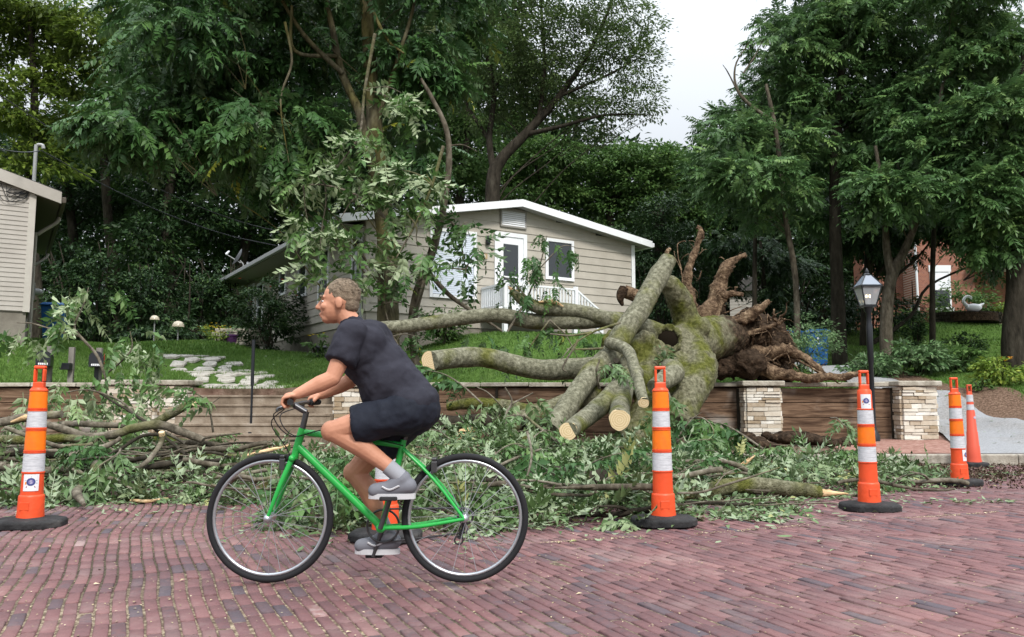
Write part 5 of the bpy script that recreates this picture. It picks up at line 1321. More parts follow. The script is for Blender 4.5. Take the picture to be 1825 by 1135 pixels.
tree('fine_leaved_tree', 'spreading fine leaved tree with dark fanning limbs rising behind the bungalow roof', b0, tr_, [.36, .32, .27, .2, .15, .1, .07, .04], pclumps(fine, YM), M['leaf_fine'], SIMPLE, M['bark_dark'], extra=ex, sc=(.75, 1.2), droop=.1, sub=64, sig=.14, limbs=True, vb=.5, lw=.25)

# --- feathery trees on the right
YR = 26.0
b0 = gp(1495, YR)
tr_ = [b0, P(1492, 500, YR), P(1488, 380, YR), P(1490, 250, YR), P(1500, 120, YR), P(1510, -20, YR), P(1520, -160, YR)]
cl = pclumps([(1480, 20, 100, 60, 260), (1420, 70, 80, 60, 190), (1540, 90, 80, 60, 190), (1470, 150, 75, 55, 170), (1560, 30, 90, 60, 200), (1580, 170, 70, 60, 170), (1500, 240, 60, 60, 120), (1620, -20, 90, 60, 170), (1540, 260, 60, 40, 90), (1400, 130, 50, 50, 90), (1500, -80, 150, 60, 220)], YR)
tree('feathery_tree', 'tall feathery leaved tree with straight dark trunk just behind the street lamp', b0, tr_, [.25, .2, .18, .17, .14, .1, .07], cl, M['leaf_right'], PIN_MID, M['bark_dark'], 'feathery trees by the driveway', sc=(.8, 1.3), droop=.12, sub=20, sig=.17, lw=.35, flat=.3, mul=1.9)
b0 = gp(1420, 24.5)
tr_ = [b0, P(1418, 500, 24.5), P(1402, 400, 24.5), P(1392, 310, 24.5), P(1380, 220, 24.5), P(1365, 150, 24.5)]
cl = pclumps([(1350, 210, 75, 50, 170), (1300, 260, 50, 45, 100), (1400, 250, 65, 50, 130), (1340, 310, 65, 35, 120), (1410, 330, 45, 30, 60), (1290, 320, 40, 30, 60), (1360, 380, 40, 25, 30)], 24.5)
ex = [([P(1380, 220, 24.6), P(1320, 170, 24.6), P(1310, 120, 24.6), P(1335, 75, 24.6)], [.07, .05, .03, .01]), ([P(1318, 170, 24.6), P(1298, 130, 24.6), P(1288, 115, 24.6)], [.03, .02, .008]), ([P(1325, 130, 24.6), P(1345, 100, 24.6), P(1360, 70, 24.6)], [.03, .02, .008])]
tree('feathery_tree', 'thin pale stemmed leaning tree with bare dead twigs between the roots and the lamp', b0, tr_, [.1, .09, .085, .08, .07, .05], cl, M['leaf_right'], PIN_MID, M['bark'], 'feathery trees by the driveway', ex, sc=(.75, 1.2), droop=.12, sub=20, sig=.17, lw=.35, flat=.3, mul=1.9)
b0 = gp(1578, 23.5)
tr_ = [b0, P(1580, 560, 23.5), P(1590, 490, 23.5), P(1615, 440, 23.5), P(1640, 370, 23.5), P(1660, 280, 23.5), P(1680, 150, 23.5)]
ex = [([P(1588, 490, 23.5), P(1580, 440, 23.5), P(1576, 360, 23.5), P(1560, 260, 23.5)], [.13, .11, .08, .05])]
cl = pclumps([(1600, 330, 60, 45, 130), (1650, 250, 70, 60, 170), (1560, 350, 45, 40, 70), (1700, 160, 80, 60, 200), (1680, 340, 50, 40, 70), (1620, 200, 60, 50, 120), (1740, 240, 60, 60, 120), (1690, 60, 80, 60, 190), (1760, 80, 60, 55, 130), (1710, -20, 90, 50, 150)], 23.5)
tree('feathery_tree', 'grey trunked feathery tree forking low between the lamp and the brick house', b0, tr_, [.19, .17, .16, .12, .1, .08, .05], cl, M['leaf_right'], PIN_MID, M['bark'], 'feathery trees by the driveway', ex, sc=(.8, 1.3), droop=.12, sub=20, sig=.17, lw=.35, flat=.3, mul=1.9)
b0 = gp(1806, 22.5)
tr_ = [b0, P(1806, 610, 22.5), P(1810, 520, 22.5), P(1812, 400, 22.5), P(1820, 250, 22.5), P(1830, 80, 22.5)]
cl = pclumps([(1780, 300, 55, 60, 130), (1740, 350, 55, 45, 110), (1800, 390, 50, 45, 90), (1830, 230, 60, 70, 130), (1780, 190, 50, 50, 90), (1760, 430, 50, 40, 70), (1840, 330, 50, 70, 90)], 22.5)
tree('feathery_tree', 'thick dark trunked tree standing at the edge of the far lawn', b0, tr_, [.36, .3, .24, .22, .18, .12], cl, M['leaf_right'], PIN_MID, M['bark_dark'], 'feathery trees by the driveway', sc=(.8, 1.3), droop=.12, sub=20, sig=.17, lw=.35, flat=.3, mul=1.9)
b0 = gp(1540, 31)
tr_ = [b0, P(1545, 520, 31), P(1550, 400, 31), P(1545, 250, 31)]
cl = pclumps([(1530, 410, 50, 40, 200), (1580, 440, 45, 35, 160), (1640, 385, 60, 30, 200), (1720, 395, 60, 35, 220), (1500, 330, 70, 60, 260), (1600, 350, 80, 50, 280), (1700, 380, 70, 40, 220), (1790, 450, 50, 40, 160)], 31)
tree('shade_tree', 'dark low branching tree hiding the upper part of the brick house', b0, tr_, [.2, .17, .14, .08], cl, M['leaf_dark'], PIN_MID, M['bark_dark'], None, sc=(.9, 1.4), droop=.5, sub=14, sig=.22)

# more of the layered canopy on the right
b0 = gp(1660, 27.5)
tr_ = [b0, P(1662, 480, 27.5), P(1668, 330, 27.5), P(1672, 180, 27.5), P(1680, 20, 27.5)]
cl = pclumps([(1640, 120, 80, 45, 150), (1720, 190, 80, 45, 150), (1660, 250, 80, 40, 140), (1750, 290, 70, 40, 120), (1620, 300, 70, 40, 120), (1800, 130, 60, 45, 110), (1700, 60, 80, 45, 150), (1690, 340, 70, 35, 110), (1790, 350, 50, 35, 80)], 27.5)
tree('feathery_tree', 'full crowned feathery tree filling the canopy in front of the brick house roof', b0, tr_, [.1, .085, .07, .05, .03], cl, M['leaf_right'], PIN_MID, M['bark_dark'], 'feathery trees by the driveway', sc=(.8, 1.3), droop=.12, sub=20, sig=.17, lw=.35, flat=.3, mul=1.9)
b0 = gp(1345, 28)
tr_ = [b0, P(1345, 480, 28), P(1350, 330, 28), P(1360, 180, 28), P(1380, 60, 28)]
cl = pclumps([(1370, 180, 70, 40, 130), (1310, 230, 55, 40, 100), (1290, 290, 50, 40, 100), (1360, 280, 70, 40, 130), (1430, 210, 60, 45, 110), (1320, 350, 60, 35, 100), (1430, 300, 60, 40, 110), (1420, 40, 60, 50, 110), (1390, 110, 55, 40, 90), (1460, 380, 60, 35, 90)], 28)
tree('feathery_tree', 'dense feathery tree rising straight behind the upturned roots', b0, tr_, [.09, .08, .065, .05, .03], cl, M['leaf_right'], PIN_MID, M['bark_dark'], 'feathery trees by the driveway', sc=(.8, 1.3), droop=.12, sub=20, sig=.17, lw=.35, flat=.3, mul=1.9)

b0 = gp(1362, 35)
tree('shade_tree', 'dark bushy tree overhanging the white outbuilding', b0, [b0, P(1362, 520, 35), P(1355, 430, 35)], [.14, .11, .07], pclumps([(1300, 440, 45, 35, 220), (1350, 455, 50, 32, 240), (1395, 480, 45, 45, 240), (1385, 540, 30, 35, 160), (1290, 490, 28, 35, 140)], 35), M['leaf_dark'], PIN_MID, M['bark_dark'], None, sc=(.8, 1.2), droop=.4, sub=16, sig=.2, lw=.4)

# --- woods behind, each tree its own
def woodtree(label, px_, Y, cl, m, n_mul=1.0, th=.3, top=None, sc=(1.2, 2.2), sub=40, name='woodland_tree'):
    b0 = gp(px_, Y); tp_ = min(c[1] for c in cl)
    tr_ = [b0, P(px_ + rnd.uniform(-8, 8), 500, Y), P(px_ + rnd.uniform(-15, 15), 380, Y), P(px_ + rnd.uniform(-20, 20), (380 + tp_) / 2, Y), P(px_ + rnd.uniform(-25, 25), tp_, Y)]
    tree(name, label, b0, tr_, [th, th * .85, th * .7, th * .5, th * .25], pclumps([(a, b, c, d, int(n * n_mul * 1.7)) for a, b, c, d, n in cl], Y), M[m], SIMPLE, M['bark_dark'], 'trees of the woods behind the houses', sc=sc, droop=.15, sub=sub, sig=.14, lw=.45)
woodtree('yellow green tree rising behind the roof of the beige cottage', 60, 33, [(40, 60, 90, 60, 1700), (100, 120, 70, 60, 1300), (30, 190, 80, 60, 1300), (110, 230, 70, 50, 1000), (-30, 90, 80, 90, 1100), (170, 70, 60, 60, 900), (50, 290, 90, 40, 800), (100, 10, 110, 40, 1100), (-20, 0, 80, 50, 800)], 'leaf_yellow')
woodtree('bluish dark tree between the yellow green tree and the drooping crown', 200, 38, [(190, 120, 70, 60, 1300), (230, 60, 70, 60, 1200), (170, 200, 70, 60, 1200), (240, 190, 70, 60, 1100), (270, 20, 80, 50, 1100), (180, 280, 80, 50, 1000), (200, -50, 90, 50, 800)], 'leaf_mid')
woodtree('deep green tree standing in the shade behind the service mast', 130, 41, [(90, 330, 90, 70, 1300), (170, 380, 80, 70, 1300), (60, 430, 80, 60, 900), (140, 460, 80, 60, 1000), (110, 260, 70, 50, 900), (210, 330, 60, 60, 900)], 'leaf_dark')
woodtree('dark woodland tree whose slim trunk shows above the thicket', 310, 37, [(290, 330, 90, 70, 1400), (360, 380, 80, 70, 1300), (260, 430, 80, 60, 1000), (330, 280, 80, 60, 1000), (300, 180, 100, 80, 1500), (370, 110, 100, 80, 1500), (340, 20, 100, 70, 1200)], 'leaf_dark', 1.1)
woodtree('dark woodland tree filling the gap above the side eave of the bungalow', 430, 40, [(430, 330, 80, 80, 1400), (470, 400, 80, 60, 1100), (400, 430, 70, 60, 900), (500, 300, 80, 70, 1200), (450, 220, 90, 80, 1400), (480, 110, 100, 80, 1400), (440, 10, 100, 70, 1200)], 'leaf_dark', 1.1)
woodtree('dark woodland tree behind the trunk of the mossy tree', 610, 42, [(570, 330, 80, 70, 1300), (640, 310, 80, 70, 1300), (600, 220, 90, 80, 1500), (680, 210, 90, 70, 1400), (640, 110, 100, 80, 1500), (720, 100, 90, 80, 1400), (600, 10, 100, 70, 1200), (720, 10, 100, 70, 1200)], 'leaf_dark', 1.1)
woodtree('woodland tree with a pale stem just left of the fine leaved tree', 815, 40, [(760, 300, 70, 60, 1100), (830, 300, 70, 50, 1000), (770, 210, 80, 70, 1300), (850, 230, 70, 60, 1000), (800, 120, 90, 80, 1400), (830, 30, 90, 60, 1100)], 'leaf_mid')
woodtree('rounded green tree behind the gable vent of the bungalow', 950, 43, [(900, 320, 60, 40, 900), (960, 310, 60, 50, 1000), (1010, 340, 70, 50, 1100), (980, 270, 60, 40, 800), (940, 370, 70, 40, 700)], 'leaf_mid')
woodtree('rounded leafy tree above the low end of the bungalow roof', 1100, 44, [(1060, 320, 70, 55, 1300), (1110, 290, 65, 45, 1200), (1150, 340, 70, 60, 1300), (1090, 380, 80, 50, 1100), (1020, 290, 50, 35, 700), (1170, 290, 50, 35, 800)], 'leaf_mid', 1.2)
woodtree('broad green tree closing the sky gap beyond the bungalow', 1215, 46, [(1190, 300, 60, 40, 1100), (1240, 290, 55, 40, 1100), (1220, 350, 70, 55, 1300), (1280, 340, 70, 60, 1200), (1180, 390, 70, 50, 1000), (1260, 410, 70, 50, 1000)], 'leaf_mid', 1.2)
woodtree('dark evergreen looking tree directly behind the upturned roots', 1180, 36, [(1150, 440, 60, 60, 1300), (1200, 420, 60, 60, 1300), (1160, 500, 60, 50, 1000), (1220, 490, 60, 60, 1000), (1180, 380, 60, 40, 800)], 'leaf_dark', 1.2, sc=(.8, 1.4))
woodtree('dark woodland tree to the rear of the garage', 1320, 45, [(1290, 430, 70, 60, 1200), (1350, 440, 80, 60, 1200), (1320, 370, 80, 50, 1100), (1400, 400, 80, 60, 1100), (1420, 470, 80, 50, 900), (1250, 480, 60, 50, 800)], 'leaf_dark', 1.2)
woodtree('dark woodland tree deep behind the street lamp', 1470, 46, [(1450, 440, 80, 60, 1200), (1520, 430, 80, 60, 1200), (1480, 360, 90, 50, 1200), (1560, 480, 80, 50, 900), (1460, 510, 80, 50, 900), (1540, 350, 80, 50, 900)], 'leaf_dark', 1.2)
woodtree('pale lit tree far behind the brick house', 1640, 60, [(1600, 330, 70, 50, 900), (1680, 340, 70, 50, 900), (1640, 280, 80, 50, 900), (1740, 350, 80, 60, 900), (1560, 400, 60, 50, 700), (1800, 320, 80, 60, 800), (1620, 400, 70, 50, 600)], 'leaf_yellow', 1.2, sc=(1.4, 2.2))

# --- vine covered thicket below the left woods
def thicket(label, px0, px1, Y, py_top, n):
    a, b = P(px0, 600, Y), P(px1, 600, Y)
    c = (a + b) / 2; z0 = gz(c.x, Y)
    t = thing('vine_thicket', label, 'thicket', (c.x, Y, z0), 0, 'vine covered thickets below the woods')
    hh = P(px0, py_top, Y).z - z0; hw = (b.x - a.x) / 2
    parts = [clump_leaves(SIMPLE, (0, 0, hh * .45), (hw * 1.1, 1.3, hh * .55), n, 110, .085, .25, (.7, 1.4), surf=.3, vs_=.25)]
    V, F, A = merge(parts); V[:, 2] = np.maximum(V[:, 2], -.1)
    link('foliage', np_mesh('foliage', V, F, A), M['leaf_dark'], t)
    q = MB()
    for k in range(7):
        xx = rnd.uniform(-hw, hw); q.tube([(xx, .3, -.1), (xx + rnd.uniform(-.4, .4), .2, hh * .5), (xx + rnd.uniform(-.6, .6), 0, hh)], [.05, .035, .015], 6, 4)
    q.build('stems', M['bark_dark'], t, 60)
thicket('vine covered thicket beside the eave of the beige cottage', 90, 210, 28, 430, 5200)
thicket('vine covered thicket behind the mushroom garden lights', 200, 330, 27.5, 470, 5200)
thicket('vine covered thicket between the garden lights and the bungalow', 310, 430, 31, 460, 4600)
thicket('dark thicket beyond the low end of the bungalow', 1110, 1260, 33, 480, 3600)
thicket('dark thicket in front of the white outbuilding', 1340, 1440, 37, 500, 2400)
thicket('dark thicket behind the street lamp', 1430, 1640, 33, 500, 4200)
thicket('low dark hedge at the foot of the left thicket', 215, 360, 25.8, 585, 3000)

# --- the far wooded hillside: one mass
def far_woods():
    parts = []
    prof_x = [-150, 60, 380, 430, 880, 1000, 1100, 1240, 1290, 1330, 1500, 1900]; prof_y = [230, 210, 160, -60, -40, 190, 250, 275, 265, 190, 150, 150]
    for px_ in range(-140, 1960, 46):
        top = np.interp(px_, prof_x, prof_y)
        yy = 560.0
        while yy > top:
            Y = 52 + rnd.uniform(-3, 7); c = P(px_ + rnd.uniform(-20, 20), max(yy, top + 25), Y); r = rnd.uniform(1.6, 2.5)
            parts.append(clump_leaves(SIMPLE, c, (r, r, r * .8), 230, 20, .2, .2, (3.0, 4.6), vb=.45)); yy -= 38
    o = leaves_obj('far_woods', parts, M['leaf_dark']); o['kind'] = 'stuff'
far_woods()
# ================================================================ FALLEN TREE
FB = P(1300, 690, 15.6)
ft = thing('fallen_tree', 'uprooted mossy tree lying over the retaining wall with sawn limbs and upturned roots', 'fallen tree', FB)
def L3(lst): return [P(a, b, y) - FB for a, b, y in lst]
def remeshed(name, mb, m, parent, vox, it=6, smooth=True):
    o = mb.build(name, m, parent, 180)
    r = o.modifiers.new('blend', 'REMESH'); r.mode = 'VOXEL'; r.voxel_size = vox; r.use_smooth_shade = True
    s = o.modifiers.new('soften', 'SMOOTH'); s.factor = .5; s.iterations = it
    return o
q = MB()
q.tube(L3([(1318, 598, 15.5), (1280, 602, 15.0), (1240, 608, 14.4), (1195, 625, 13.7), (1140, 640, 13.2)]), [.34, .42, .40, .38, .28], 18, 7, .1, 5)
q.tube(L3([(1215, 600, 14.1), (1245, 655, 13.4), (1225, 705, 12.8), (1205, 760, 12.2)]), [.31, .32, .28, .25], 14, 7, .1, 5)
q.tube(L3([(1225, 620, 13.9), (1180, 690, 13.0), (1130, 780, 11.9), (1080, 818, 11.2)]), [.34, .3, .24, .2], 14, 7, .1, 5)
q.tube(L3([(1230, 600, 14.2), (1218, 555, 14.1), (1200, 515, 13.9), (1183, 500, 13.8)]), [.29, .23, .2, .14], 14, 6, .12, 5)
q.tube(L3([(1170, 640, 13.4), (1120, 625, 13.2), (1080, 600, 13.3)]), [.32, .24, .18], 12, 6, .1, 5)
q.tube(L3([(1160, 650, 13.2), (1140, 680, 12.8), (1110, 680, 12.3)]), [.3, .26, .2], 12, 6, .1, 5)
for (a, b, y, r) in ((1245, 585, 14.0, .2), (1150, 610, 13.2, .2), (1215, 690, 12.9, .22)): q.ell(P(a, b, y) - FB, (r, r, r), 12)
trunk_o = remeshed('trunk', q, M['bark_earthy'], ft, .035, 4)
bt = bpy.data.textures.new('bark_lumps', 'CLOUDS'); bt.noise_scale = .09; bt.noise_depth = 4
dq = trunk_o.modifiers.new('bark', 'DISPLACE'); dq.texture = bt; dq.strength = .07; dq.mid_level = .5
def cut_face(parent, c, nrm, r, name='cut_face', m=None):
    mb = MB(); n = 26; ring = []
    for i in range(n):
        t = 2 * math.pi * i / n; k = r * (1 + .05 * math.sin(3*t + r*50) + .02 * math.sin(7*t))
        ring.append((k * math.cos(t), k * math.sin(t), 0.0))
    mb.add(ring + [(x_*.985, y_*.985, .012) for x_, y_, z_ in ring] + [(x_, y_, -.03) for x_, y_, z_ in ring], [tuple(range(n, 2*n))] + [(i, (i+1) % n, n + (i+1) % n, n + i) for i in range(n)] + [(2*n + i, 2*n + (i+1) % n, (i+1) % n, i) for i in range(n)])
    o = mb.build(name, m or M['cut'], parent)
    o.location = c; o.rotation_mode = 'QUATERNION'; o.rotation_quaternion = Vector(nrm).to_track_quat('Z', 'Y')
    return o
def limb(pts, rr, cut=True, name='limb', m='bark_limb', facing=None, n=14, bump=.1, parent=None):
    p = L3(pts) if parent is None else pts
    rr = [q_ * .92 for q_ in rr]
    o = MB().tube(p, rr, n, 7, bump, 5).build(name, M[m], parent or ft, 60)
    if cut:
        d = (p[-1] - p[-2]).normalized()
        if facing is not None: d = (d + Vector(facing)).normalized()
        cut_face(o, p[-1] + d * .004, d, rr[-1] * 1.0)
    return o
limb([(1190, 600, 13.9), (1110, 572, 13.7), (1020, 572, 13.5), (950, 573, 13.4), (890, 562, 13.3), (830, 566, 13.2), (740, 579, 13.0), (672, 584, 12.7)], [.2, .16, .15, .145, .135, .125, .115, .1], facing=(-.1, -1.2, 0))
o_ = limb([(1130, 585, 13.6), (1060, 562, 13.5), (1005, 552, 13.4), (960, 548, 13.3), (930, 533, 13.3), (910, 518, 13.3)], [.16, .14, .13, .12, .1, .055], False)
sp_ = MB()
for k in range(6): sp_.tube([P(918 + k, 522, 13.3) - FB, P(908 + rnd.uniform(-5, 3), 512 + rnd.uniform(-3, 5), 13.25 + .05 * k) - FB], [.04, .006], 5, 3)
sp_.build('splintered_end', M['split'], o_)
sc_ = MB().tube([P(960, 538, 13.2) - FB, P(985, 537, 13.22) - FB, P(1004, 546, 13.25) - FB], [.012, .035, .01], 6, 4); sc_.build('saw_nick', M['split'], o_)
limb([(1130, 640, 13.2), (1070, 655, 12.9), (1010, 658, 12.7), (960, 658, 12.5), (915, 650, 12.4), (870, 638, 12.3), (820, 637, 12.15), (768, 643, 11.7)], [.22, .2, .185, .175, .165, .165, .16, .158], facing=(-.0, -1.3, 0))
limb([(1075, 665, 12.6), (1096, 620, 12.5), (1120, 580, 12.7), (1145, 545, 12.9), (1172, 495, 13.2), (1192, 462, 13.4)], [.15, .185, .19, .19, .185, .15], False)
limb([(1090, 630, 12.5), (1050, 672, 12.1), (1015, 720, 11.6), (980, 768, 11.1)], [.19, .175, .165, .15], False)
limb([(1125, 665, 12.5), (1090, 705, 11.6), (1048, 742, 11.1), (1013, 768, 10.3)], [.175, .155, .14, .122], facing=(.1, -1.6, .1))
limb([(1130, 665, 12.4), (1114, 690, 11.9), (1106, 722, 11.3), (1104, 748, 10.4)], [.17, .15, .15, .145], facing=(.0, -1.0, .0))
limb([(1085, 610, 12.3), (1118, 625, 11.9), (1133, 665, 11.2), (1147, 717, 10.6)], [.1, .095, .09, .076], facing=(.1, -1.2, 0))
limb([(1185, 655, 13.0), (1200, 665, 12.4), (1165, 690, 11.9)], [.17, .2, .12], False)
limb([(1165, 545, 14.0), (1140, 530, 14.0), (1112, 518, 14.0)], [.13, .13, .12], False, m='root')
MB().tube(L3([(1112, 515, 13.95), (1106, 530, 13.9), (1110, 545, 13.9)]), [.1, .07, .02], 8, 4, .25, 8).build('torn_bark', M['soil'], ft, 60)
hol = MB().ell(P(1190, 605, 13.24) - FB, (.17, .06, .16), 16); hol.build('knot_hole', M['rotwood'], trunk_o, 180)
kr = MB(); c = P(1190, 605, 13.26) - FB
kr.tube([c + Vector((.2 * math.cos(t), -.02, .19 * math.sin(t))) for t in np.linspace(0, 6.28, 13)], [.035, .06, .045, .07, .04, .055, .035, .065, .04, .05, .06, .045, .035], 8, 4, .7, 9); kr.build('knot_rim', M['bark_moss'], trunk_o, 60)
# stubs and bare twigs on it
st_ = MB()
st_.tube(L3([(1098, 670, 12.0), (1102, 655, 11.7), (1098, 642, 11.5)]), [.06, .05, .045], 8, 4, .2, 8); st_.build('dead_stub', M['bark_dark'], ft, 60)
tw = MB()
for pts in ([(1105, 575, 12.4), (1060, 590, 12.2), (1020, 615, 12.1), (1000, 640, 12.0)], [(1055, 592, 12.2), (1020, 598, 12.1), (980, 595, 12.0)], [(1030, 605, 12.1), (1005, 650, 12.0), (1010, 662, 12.0)], [(1075, 620, 12.3), (1040, 622, 12.2), (1010, 622, 12.1)], [(1060, 590, 12.2), (1085, 582, 12.1)], [(1068, 692, 11.6), (1062, 660, 11.4), (1068, 640, 11.4)]):
    tw.tube(L3(pts), [.02, .015, .011, .006][:len(pts)] if len(pts) > 2 else [.012, .006], 6, 5, .1, 8, wob=.02)
tw.build('bare_twigs', M['bark_pile'], ft, 60)
# root plate: soil mass and roots
so = MB()
g = random.Random(4)
so.ell(P(1345, 615, 15.9) - FB, (.72, .5, .62), 20)
for k in range(34):
    a = g.uniform(0, 6.28); d = g.uniform(.2, .85)
    so.ell(P(1340, 618, 15.55 + g.uniform(-.4, .3)) - FB + Vector((d * math.cos(a) * .85, 0, d * math.sin(a) * .62)), (g.uniform(.08, .25),) * 3, 10)
for (a, b, y, r) in ((1285, 655, 14.9, .28), (1330, 650, 14.9, .34), (1370, 665, 15.2, .25), (1400, 668, 15.2, .2), (1260, 660, 15.25, .2), (1380, 640, 15.4, .25), (1350, 640, 15.1, .2)): so.ell(P(a, b, y) - FB, (r, r, r * .8), 12)
so_o = remeshed('soil_clump', so, M['soil'], ft, .04, 2)
dtex = bpy.data.textures.new('soil_lumps', 'CLOUDS'); dtex.noise_scale = .16
dm = so_o.modifiers.new('lumps', 'DISPLACE'); dm.texture = dtex; dm.strength = .22; dm.mid_level = .5
rtx = bpy.data.textures.new('root_shreds', 'CLOUDS'); rtx.noise_scale = .05; rtx.noise_depth = 4
def root(pts, rr, m='root', twist=.22):
    o = MB().tube(L3(pts), [q_ * .8 for q_ in rr], 14, 12, twist * 1.5, 9, wob=.07).build('root', M[m], ft, 60)
    if max(rr) > .06: d_ = o.modifiers.new('shreds', 'DISPLACE'); d_.texture = rtx; d_.strength = min(.07, max(rr) * .5); d_.mid_level = .5
    return o
root([(1235, 590, 14.9), (1226, 540, 15.0), (1224, 500, 15.0), (1232, 465, 15.0), (1241, 430, 15.0), (1242, 404, 15.0)], [.22, .13, .1, .085, .07, .055])
root([(1255, 580, 15.2), (1275, 540, 15.2), (1285, 505, 15.3), (1296, 478, 15.3), (1310, 466, 15.3), (1328, 456, 15.3)], [.3, .2, .17, .14, .1, .04])
root([(1262, 600, 15.3), (1275, 570, 15.3), (1282, 545, 15.3), (1284, 520, 15.3)], [.25, .18, .14, .1], 'soil')
root([(1285, 540, 15.2), (1295, 526, 15.1), (1310, 524, 15.1), (1325, 526, 15.1)], [.11, .09, .07, .05])
root([(1313, 524, 15.1), (1316, 518, 15.1), (1315, 512, 15.1)], [.03, .025, .02])
root([(1290, 590, 15.2), (1320, 572, 15.1), (1345, 556, 15.0), (1368, 537, 14.9)], [.22, .16, .11, .06])
root([(1300, 590, 15.2), (1320, 568, 15.2), (1335, 550, 15.2)], [.16, .12, .05], 'soil')
root([(1310, 605, 15.1), (1345, 590, 15.0), (1375, 578, 14.9), (1398, 568, 14.8)], [.12, .06, .04, .02])
root([(1330, 625, 15.3), (1365, 630, 15.1), (1400, 625, 15.0), (1430, 632, 14.9), (1452, 650, 14.85), (1468, 668, 14.85)], [.22, .17, .13, .1, .085, .06])
root([(1330, 640, 15.2), (1370, 660, 15.0), (1405, 668, 14.85), (1440, 675, 14.8), (1480, 672, 14.75), (1510, 669, 14.7), (1531, 665, 14.7)], [.25, .17, .13, .1, .08, .075, .06])
root([(1420, 640, 14.9), (1455, 660, 14.8), (1490, 678, 14.75), (1500, 682, 14.75)], [.03, .022, .016, .008])
root([(1340, 600, 15.3), (1375, 610, 15.2), (1400, 640, 15.1)], [.2, .15, .08], 'soil')
root([(1232, 600, 14.7), (1218, 555, 14.8), (1228, 545, 14.8), (1237, 558, 14.8)], [.08, .05, .04, .02])
root([(1212, 530, 14.9), (1216, 480, 14.9), (1208, 440, 14.9), (1222, 431, 14.9)], [.02, .014, .012, .008])
root([(1216, 480, 14.9), (1208, 462, 14.9), (1203, 450, 14.9)], [.01, .008, .005])
root([(1240, 500, 15.0), (1250, 480, 15.0), (1243, 495, 15.0), (1235, 490, 15.0)], [.008, .007, .006, .004])
root([(1196, 470, 13.9), (1190, 455, 13.8), (1194, 446, 13.8)], [.06, .05, .045])
for k in range(46):
    a, b = g.uniform(1250, 1410), g.uniform(540, 670); y = 15.05 if b > 590 else 15.3
    root([(a, b + 12, y + .1), (a + g.uniform(-12, 12), b, y - .1), (a + g.uniform(-22, 30), b + g.uniform(-22, 18), y - .2)], [.03, .018, .005])
fb_ = MB()
for cx_, cy_, n_ in ((1240, 440, 8), (1228, 520, 14), (1300, 475, 12), (1280, 530, 16), (1345, 560, 12), (1400, 630, 12), (1450, 660, 10)):
    for k in range(n_):
        c = P(cx_ + g.uniform(-14, 14), cy_ + g.uniform(-16, 16), 15.05) - FB; w1 = Vector((g.uniform(-.16, .16), g.uniform(-.12, .06), g.uniform(-.2, .14))); fb_.tube([c, c + w1 * .6 + Vector((0, 0, .03)), c + w1], [.009, .006, .002], 4, 3)
for k in range(110):
    a = g.uniform(0, 6.28); d = g.uniform(.2, 1.0); c = P(1345, 620, 15.15 + g.uniform(-.1, .25)) - FB + Vector((d * math.cos(a) * .8, 0, d * math.sin(a) * .6))
    w1 = Vector((g.uniform(-.2, .25), g.uniform(-.15, .1), g.uniform(-.25, .1)))
    fb_.tube([c, c + w1 * .5 + Vector((0, 0, .04)), c + w1, c + w1 * 1.3 - Vector((0, 0, .08))], [.008, .006, .004, .002], 4, 3)
fo = fb_.build('root_fibres', M['root'], ft, 60); fo['kind'] = 'stuff'
leaves_obj('sprouts', [clump_leaves(SIMPLE, P(1180, 640, 12.9) - FB, (.22, .15, .2), 120, 10, .25, .1, (.4, .8))], M['leaf_shrub'], ft)

# ================================================================ LOGS AND BRANCHES ON THE GROUND
def log(label, pts, rr, m='bark_pile', ends=(False, False), name='branch', cat='branch', group=None, split=None, n=10, bump=.12, wob=0.0):
    w_ = [P(a, b, y) for a, b, y in pts]; o0 = Vector(w_[0])
    t = thing(name, label, cat, o0, 0, group)
    p = [v - o0 for v in w_]
    lb = MB().tube(p, rr, n, 6, bump, 6, wob=wob).build('bark', M[m], t, 60)
    if ends[1]: d = (p[-1] - p[-2]).normalized(); cut_face(t, p[-1] + d * .003, (d + Vector((0, -.5, 0))).normalized(), rr[-1])
    if ends[0]: d = (p[0] - p[1]).normalized(); cut_face(t, p[0] + d * .003, (d + Vector((0, -.5, 0))).normalized(), rr[0])
    if split:
        s = MB(); a = p[-1]; d = Vector(P(*split) - o0) - a
        s.tube([a - d * .25, a + d * .3, a + d], [rr[-1] * .95, rr[-1] * .5, .006], 8, 4, .3, 10)
        for k in range(3): s.tube([a + Vector((rnd.uniform(-.5, .5), rnd.uniform(-.5, .5), rnd.uniform(-.5, .5))) * rr[-1], a + d * rnd.uniform(.3, .7) + Vector((0, 0, rnd.uniform(-.4, .6) * rr[-1]))], [rr[-1] * .4, .004], 5, 3)
        s.build('splintered_end', M['split'], t, 60)
    return t
GR, GL = 'logs and branches among the leaves before the fallen tree', 'branches in the heap before the mailboxes'
log('mossy yellow green log with a pale pointed splinter at the cone with the top sticker', [(1205, 882, 7.9), (1250, 878, 7.95), (1290, 868, 8.05), (1350, 865, 8.2), (1410, 872, 8.2), (1462, 878, 8.2)], [.075, .08, .082, .084, .08, .066], 'bark_moss', group=GR, split=(1512, 880, 8.15))
log('mossy log behind the yellow green one ending in an upright splinter', [(1195, 872, 9.0), (1240, 858, 9.2), (1290, 843, 9.4), (1315, 838, 9.45)], [.085, .085, .075, .05], 'bark_moss', group=GR, split=(1346, 811, 9.4))
log('thick dark brown log lying before the cut limbs', [(830, 868, 8.5), (900, 857, 8.6), (975, 848, 8.7), (1040, 848, 8.6), (1095, 860, 8.4), (1138, 882, 8.0)], [.08, .085, .09, .1, .105, .105], 'bark_dark', group=GR)
